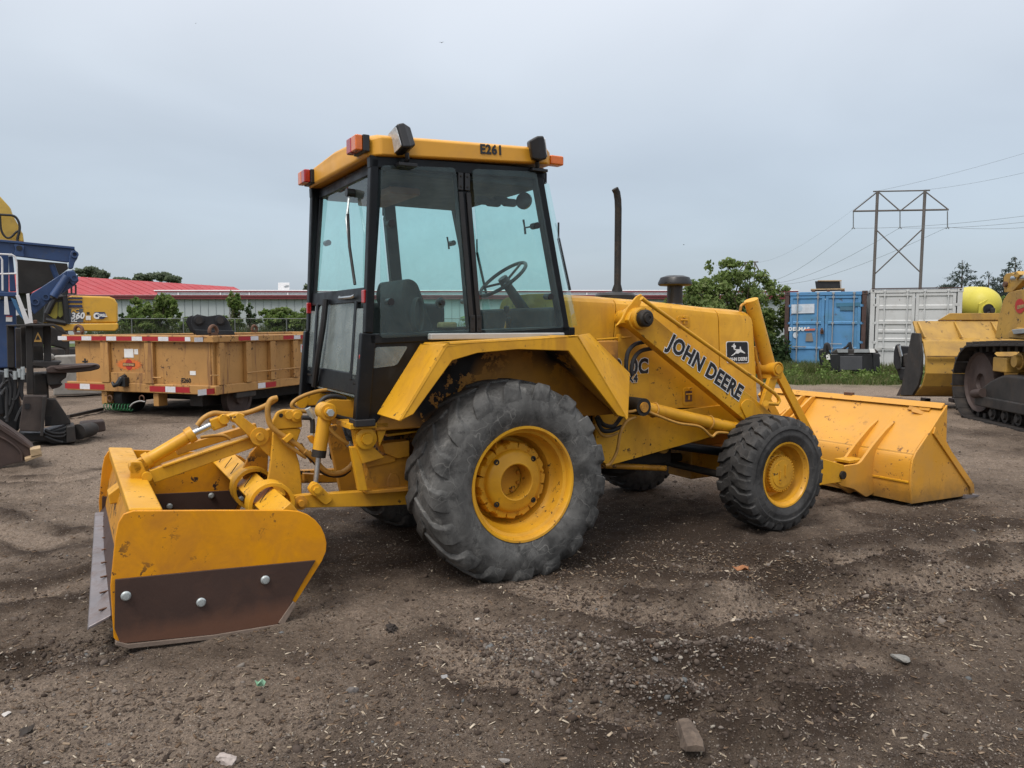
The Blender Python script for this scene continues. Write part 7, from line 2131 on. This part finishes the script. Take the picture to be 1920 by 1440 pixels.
# ---------------------------------------------------------------- grass and tall weeds
def blades(name, X, Y, h, w, tones, lean, label, cat, rng):
    n = len(X)
    Z = gheight(X, Y)
    a = rng.random(n) * 2 * pi
    dx, dy = np.cos(a), np.sin(a)
    l = rng.normal(0, lean, (n, 2))
    B = np.stack([X, Y, Z - .01], -1)
    s = np.stack([dx * w, dy * w, np.zeros(n)], -1)
    m_ = B + np.stack([l[:, 0] * h * .35, l[:, 1] * h * .35, h * .6], -1)
    t = B + np.stack([l[:, 0] * h, l[:, 1] * h, h], -1)
    V = np.stack([B - s, B + s, m_ + s * .8, m_ - s * .8, t], 1).reshape(-1, 3)
    o_ = (np.arange(n) * 5)[:, None]
    F = np.concatenate([o_ + np.array([[0, 1, 2, 3]]), o_ + np.array([[3, 2, 4, 4]])], 1).reshape(-1, 4)
    Fq = F[0::2]; Ft = F[1::2]
    F3 = np.concatenate([Fq[:, [0, 1, 2]], Fq[:, [0, 2, 3]], Ft[:, [0, 1, 2]]])
    ob = np_mesh(name, V, F3, M['leaf'], None, np.repeat(tones, 5, 0))
    ob['kind'] = 'stuff'
    tag(ob, label, cat)
    return ob
rng = np.random.default_rng(77)
GR = np.array([(.085, .125, .030), (.11, .15, .04), (.065, .10, .025), (.15, .16, .06), (.19, .18, .085)])
def grass_pts(n, x0, x1, y0, y1, thr):
    X = rng.uniform(x0, x1, n); Y = rng.uniform(y0, y1, n)
    k = grassiness(X, Y) > thr + .35 * rng.random(n)
    return X[k], Y[k]
X, Y = grass_pts(60000, 6.2, 19, 19.4, 25.4, .25)
n = len(X)
blades('grass', X, Y, rng.uniform(.05, .20, n) * (1 + 1.1 * (Y > 22.4)), np.full(n, .010), GR[rng.integers(0, 5, n)] * rng.uniform(.8, 1.2, (n, 1)), .35, 'green grass verge in front of the shipping containers', 'grass', rng)
X, Y = grass_pts(9000, -9, 1, 18.5, 22.5, .2); n = len(X)
blades('grass', X, Y, rng.uniform(.05, .18, n), np.full(n, .012), GR[rng.integers(0, 5, n)], .35, 'strip of grass seen under the loader cab behind the wagon', 'grass', rng)
n = 20000
X = rng.uniform(W(150, 600, 40).x, W(1200, 600, 40).x, n); Y = rng.uniform(39.7, 43.5, n)
tones = np.array([(.075, .11, .03), (.10, .13, .045), (.06, .085, .025), (.14, .14, .07)])[rng.integers(0, 4, n)]
blades('tall_weeds', X, Y, rng.uniform(.6, 1.75, n), np.full(n, .022), tones, .12, 'tall weeds and reeds growing along the chain-link fence', 'weeds', rng)
# broad-leaved weeds in the verge
bl_ = []
for k in range(60):
    x = rng.uniform(6.8, 12.2); y = rng.uniform(20.2, 23.4); h = rng.uniform(.08, .28)
    bl_.append(((x, y, h * .6), (rng.uniform(.12, .28), rng.uniform(.12, .28), h)))
for u, v in ((1540, 690), (1548, 668), (1590, 694), (1560, 700), (1620, 700), (1500, 700), (1480, 695)):
    p = W(u, v, 22.0); bl_.append(((p.x, 22.0, max(.1, p.z * .6)), (.18, .18, max(.15, p.z * .6))))
wd = leaf_mesh('leafy_weeds', bl_, 5200, .038, LIME, rng, None)
wd['kind'] = 'stuff'; tag(wd, 'low leafy weeds among the grass before the containers', 'weeds')
bl_ = [((W(u, 660, 25).x, 25.2, .5), (.25, .25, .7)) for u in range(1425, 1475, 8)]
wd = leaf_mesh('undergrowth', bl_, 1500, .07, DARK, rng, None)
wd['kind'] = 'stuff'; tag(wd, 'dark undergrowth at the foot of the big bush', 'undergrowth')

# ---------------------------------------------------------------- far trees
def tree(label, u, Y, blobs_px, n, leaf, pal, seed, grp='trees beyond the red roof'):
    rng_ = np.random.default_rng(seed)
    base = W(u, 700, Y); base.z = 0
    root = empty('tree', base, 0, label, 'tree', grp)
    k = Y / FPX; bl_ = []
    for bu, bv, ru, rv in blobs_px:
        c = W(bu, bv, Y) - base
        for j in range(9):
            d = Vector(rng_.normal(size=3)).normalized(); q = rng_.uniform(.3, .55)
            bl_.append((c + Vector((d.x * ru, d.y * ru, d.z * rv)) * k * .6, (ru * k * q, ru * k * q, rv * k * q)))
    leaf_mesh('crown', bl_, n, leaf, pal, rng_, root)
    branches(root, (0, 0, 0), [b[0] for b in bl_[::5]], .25)
    return root
FAR = [(.13, .165, .105), (.15, .185, .115), (.115, .145, .098)]
tree('broad green tree behind the red roof, next to the blue screener', 172, 150, [(160, 512, 22, 9), (188, 514, 18, 9), (172, 508, 16, 7)], 2600, .32, FAR, 21)
tree('dark green tree showing above the middle of the red roof', 297, 165, [(268, 522, 20, 9), (297, 517, 22, 9), (322, 524, 18, 9)], 2600, .34, FAR, 22)
tree('low tree tops between the two larger trees above the red roof', 228, 170, [(228, 524, 16, 4)], 500, .34, FAR, 23)
tree('small tree top just left of the loader cab', 578, 120, [(578, 541, 10, 7)], 600, .22, FAR, 24)
def conifer(label, u, vt, Y, wpx, seed):
    rng_ = np.random.default_rng(seed)
    base = W(u, 700, Y); base.z = 0
    top = W(u, vt, Y).z
    root = empty('conifer', base, 0, label, 'conifer', 'conifers on the skyline')
    MB().tube([(0, 0, 0), (0, 0, top)], [.35, .03], 8).build('trunk', M['bark'], root)
    k = Y / FPX; bl_ = []
    nl = 22
    for i in range(nl):
        t = (i + .5) / nl
        z = top * (1 - t * .82)
        rr = wpx * k * (.08 + .92 * t ** .85) * rng_.uniform(.75, 1.15)
        for j in range(5 + int(6 * t)):
            a = rng_.random() * 2 * pi
            q = rng_.uniform(.5, .95)
            bl_.append(((rr * q * cos(a), rr * q * sin(a), z - rr * q * .25 + rng_.normal(0, .15)), (rr * .38 + .1, rr * .38 + .1, .14 + rr * .10)))
    leaf_mesh('crown', bl_, 9000, .24, [(.070, .092, .078), (.085, .108, .088), (.060, .080, .070)], rng_, root, up=.2, aspect=.3)
    return root
conifer('broad dark conifer above the white container, left of the three', 1796, 488, 120, 74, 31)
conifer('lower dark conifer in the middle above the yellow tank', 1846, 510, 125, 62, 32)
conifer('tall dark conifer rightmost, behind the crawler loader arm', 1894, 482, 118, 66, 33)
shrub('shrub', 'green shrub between the yellow tank and the crawler loader arm', 1880, 40, [(1880, 580, 14, 26), (1890, 560, 12, 12)], 900, .10, GREEN, None, seed=34)

# ---------------------------------------------------------------- pylons and wires
M['pylon'] = pmat('weathered_pole_timber', (0.115, 0.10, 0.095), 0.8, 0, 0.15, 0.5, bump=0)
M['wire'] = pmat('aluminium_wire', (0.16, 0.17, 0.18), 0.5, 0.2, 0.05, 1, bump=0)
py = Thing('transmission_pylon', (W(1682, 620, 150).x, 150, 0), 'tall H-frame transmission pylon rising behind the containers', 'pylon')
def pyl(uvs, r_, nm, m=None, th=py, Y=150): return th.tube(uvs, Y, r_, nm, m or M['pylon'])
pyl([(1634, 623), (1645.5, 358)], .29, 'pole'); pyl([(1721, 623), (1734.5, 356)], .29, 'pole')
pyl([(1637, 359), (1744, 357)], .13, 'top_beam'); pyl([(1599, 396), (1779, 393)], .17, 'cross_arm')
for a, b in (((1645, 360), (1601, 395)), ((1647, 360), (1686, 394)), ((1733, 360), (1690, 394)), ((1736, 360), (1777, 392)), ((1641, 429), (1727, 512)), ((1730, 429), (1640, 514))):
    pyl([a, b], .12, 'brace')
for u in (1600, 1687.5, 1776.5):
    pyl([(u, 396), (u, 427)], .10, 'insulator', M['wire'])
    pyl([(u - 3, 429), (u, 426), (u + 3, 429)], .10, 'insulator_clamp', M['wire'])
p2 = Thing('transmission_pylon', (W(1404, 620, 480).x, 480, 0), 'tiny far-off H-frame pylon above the big bush', 'pylon')
for uv in ([(1396, 620), (1398, 491)], [(1414, 620), (1415, 490)], [(1384, 493), (1422, 491)], [(1382, 512), (1425, 510)], [(1398, 493), (1384, 511)], [(1415, 492), (1424, 509)]):
    p2.tube(uv, 480, .38, 'pole', M['pylon'])
def wire(a, b, sag, r_, label):
    a, b = vec(a), vec(b)
    pts = [a.lerp(b, t / 16) - Vector((0, 0, sag * 4 * (t / 16) * (1 - t / 16))) for t in range(17)]
    rs = [r_ * max(.35, p.y / 150) for p in pts]
    o = MB().tube([p - a for p in pts], rs, 5).build('power_line', M['wire'])
    o.location = a
    tag(o, label, 'power line', 'power lines strung on the pylon')
for (u, v), (u2, v2, Y2), (u3, v3, Y3), nm in (((1600, 428), (1405, 519, 480), (2010, 393, 100), 'left'), ((1687.5, 427), (1408, 522, 480), (2030, 403, 100), 'middle'), ((1776.5, 426), (1412, 525, 480), (2050, 414, 100), 'right')):
    wire(W(u, v, 150), W(u2, v2, Y2), 6.0, .026, 'power line falling away leftwards from the %s insulator of the pylon' % nm)
    wire(W(u, v, 150), W(u3, v3, Y3), .6, .030, 'power line running out of the picture to the right from the %s insulator' % nm)
wire(W(1645, 358, 150), W(2040, 250, 100), .5, .022, 'thin earth wire leading right from the left pole top of the pylon')
wire(W(1735, 356, 150), W(2040, 294, 100), .5, .022, 'thin earth wire leading right from the right pole top of the pylon')
wire(W(1645, 358, 150), W(1400, 490, 480), 5, .011, 'thin earth wire leading left from the pylon top to the far pylon')

# ---------------------------------------------------------------- birds
def bird(u, v, Y, s, label, roll):
    p = W(u, v, Y)
    r = empty('bird', p, R(40 + roll), label, 'bird', 'birds in flight')
    MB().tube([(-.5 * s, 0, 0), (-.25 * s, 0, .02 * s), (.1 * s, 0, 0), (.35 * s, 0, .02 * s), (.5 * s, 0, 0)], [.02 * s, .08 * s, .10 * s, .06 * s, .01 * s], 8).build('body', M['black_rubber'], r)
    for sg in (-1, 1):
        MB().hexa([(.15 * s, sg * .05 * s, .02 * s), (-.15 * s, sg * .05 * s, .02 * s), (-.12 * s, sg * .5 * s, .22 * s), (.10 * s, sg * .5 * s, .22 * s)], [(.15 * s, sg * .05 * s, .0), (-.15 * s, sg * .05 * s, .0), (-.12 * s, sg * .5 * s, .20 * s), (.10 * s, sg * .5 * s, .20 * s)]).build('wing', M['black_rubber'], r)
        MB().hexa([(.10 * s, sg * .5 * s, .22 * s), (-.12 * s, sg * .5 * s, .22 * s), (-.22 * s, sg * .95 * s, .10 * s)], [(.10 * s, sg * .5 * s, .20 * s), (-.12 * s, sg * .5 * s, .20 * s), (-.22 * s, sg * .95 * s, .09 * s)]).build('wing_tip', M['black_rubber'], r)
bird(828, 80, 45, .16, 'small dark bird flying high above the cab roof', 40)
bird(367, 44, 60, .09, 'tiny dark bird near the top left of the sky', 0)
bird(1282, 459, 50, .12, 'small dark bird gliding between the exhaust stack and the pylon', -40)

# ---------------------------------------------------------------- stones and litter one can pick out
def rock(name, u, v, wpx, hpx, col, label, cat='stone', seed=1, flat=.6):
    rng_ = np.random.default_rng(seed)
    g = G(u, v); k = g.y / FPX
    bm = bmesh.new(); bmesh.ops.create_icosphere(bm, subdivisions=3, radius=1.0)
    dirs = rng_.normal(size=(16, 3)); dirs /= np.linalg.norm(dirs, axis=1, keepdims=True)
    cut = rng_.uniform(.50, .84, 16)
    for vv in bm.verts:
        for d, c in zip(dirs, cut):
            q = vv.co.x * d[0] + vv.co.y * d[1] + vv.co.z * d[2]
            if q > c: vv.co -= Vector(d) * (q - c) * .9
        j_ = 1 + (.05 if cat == 'stone' else .22) * rng_.normal()
        vv.co *= j_
        vv.co = Vector((vv.co.x * wpx * k / 2, vv.co.y * wpx * k * .38, vv.co.z * wpx * k / 2 * flat))
    me = bpy.data.meshes.new(name); bm.to_mesh(me); bm.free()
    o = link(name, me, pmat(name + '_surface', col, .85, 0, .25, 25, dirt=((col[0] * .45, col[1] * .42, col[2] * .4), .42, 30), bump=.5, bscale=60), angle=30)
    o.location = (g.x, g.y, gz(g.x, g.y) + wpx * k * flat * .10)
    o.rotation_euler = (0, 0, rng_.random() * 6)
    tag(o, label, cat)
    return o
rock('stone', 661, 1300, 38, 24, (.14, .125, .115), 'rounded grey-brown stone on the dirt below the rear wheel', seed=1)
rock('stone', 1377, 1194, 24, 18, (.42, .36, .28), 'flat pale cream stone right of the centre foreground', seed=2, flat=.35)
rock('stone', 834, 1290, 21, 16, (.26, .255, .25), 'small light grey stone right of the rounded brown stone', seed=3)
rock('stone', 424, 1434, 48, 26, (.38, .33, .30), 'pale pinkish broken stone at the bottom edge', seed=4)
rock('stone', 1410, 1234, 14, 12, (.34, .17, .05), 'small orange stone right of the flat cream stone', seed=5)
rock('stone', 1492, 1166, 26, 18, (.17, .17, .165), 'grey angular stone above the orange stone', seed=6)
rock('stone', 1686, 1238, 46, 22, (.19, .185, .17), 'flat grey slab stone in the right foreground', seed=7, flat=.3)
rock('stone', 1228, 1254, 20, 16, (.12, .115, .11), 'dark grey stone in the loose gravel ridge', seed=8)
rock('stone', 945, 1432, 24, 16, (.24, .22, .20), 'light stone at the bottom edge left of the wood chunk', seed=9)
rock('soil_clod', 733, 1180, 36, 16, (.028, .021, .017), 'dark crumbly soil clod on the pale patch below the rear wheel', 'soil clod', seed=10, flat=.5)
rock('soil_clod', 48, 1366, 44, 20, (.03, .023, .018), 'dark soil clod in the bottom left corner', 'soil clod', seed=11, flat=.45)
rock('stone', 12, 1334, 24, 8, (.45, .43, .40), 'small white stone at the left edge of the foreground', seed=12, flat=.3)
# wood chunk at the bottom
g = G(1290, 1412); a, b = G(1278, 1385), G(1302, 1440)
wc = empty('wood_chunk', (g.x, g.y, gz(g.x, g.y)), 0, 'short weathered wood chunk lying at the bottom edge', 'wood')
d_ = (b - a); 
dn = d_.normalized(); sx = Vector((-dn.y, dn.x, 0)); Ln = d_.length
secs = [(-.50, .020, .018, .000), (-.30, .030, .034, .004), (.05, .036, .036, -.003), (.36, .040, .030, .004), (.50, .034, .020, -.006)]
mb = MB(); rows = []
for t, w_, h_, j in secs:
    c_ = dn * (Ln * t)
    rows.append([c_ - sx * (w_ + j), c_ - sx * (w_ * .72) + Vector((0, 0, h_ * .9)), c_ + sx * (w_ * .25 + j) + Vector((0, 0, h_ * 1.15)), c_ + sx * (w_ * .85) + Vector((0, 0, h_ * .8)), c_ + sx * w_])
for r0, r1 in zip(rows[:-1], rows[1:]):
    mb.hexa(r0, r1)
mb.build('chunk', pmat('weathered_wood', (.085, .062, .046), .9, 0, .35, 30, dirt=((.17, .13, .10), .46, 26), bump=.8, bscale=50), wc, angle=12)
# leaf and green scrap
def flat_leaf(nm, u, v, wpx, col, label, cat):
    g = G(u, v); k = g.y / FPX * wpx
    pts = [Vector((cos(a) * k * (.35 + .2 * (i % 2)), sin(a) * k * (.25 + .14 * (i % 2)), .012 + .012 * (i % 3))) for i, a in enumerate(np.linspace(0, 2 * pi, 11)[:-1])]
    o = MB().prism(pts, (0, 0, .002)).build(nm, pmat(nm + '_surface', col, .8, 0, .2, 30, bump=.2), angle=20)
    o.location = (g.x, g.y, gz(g.x, g.y) + .004)
    tag(o, label, cat)
flat_leaf('dead_leaf', 1391, 1066, 34, (.30, .13, .055), 'curled orange-brown dead leaf on the dirt behind the front wheel', 'leaf')
flat_leaf('plastic_scrap', 489, 1299, 20, (.20, .36, .24), 'small pale green scrap lying below the box scraper', 'scrap')
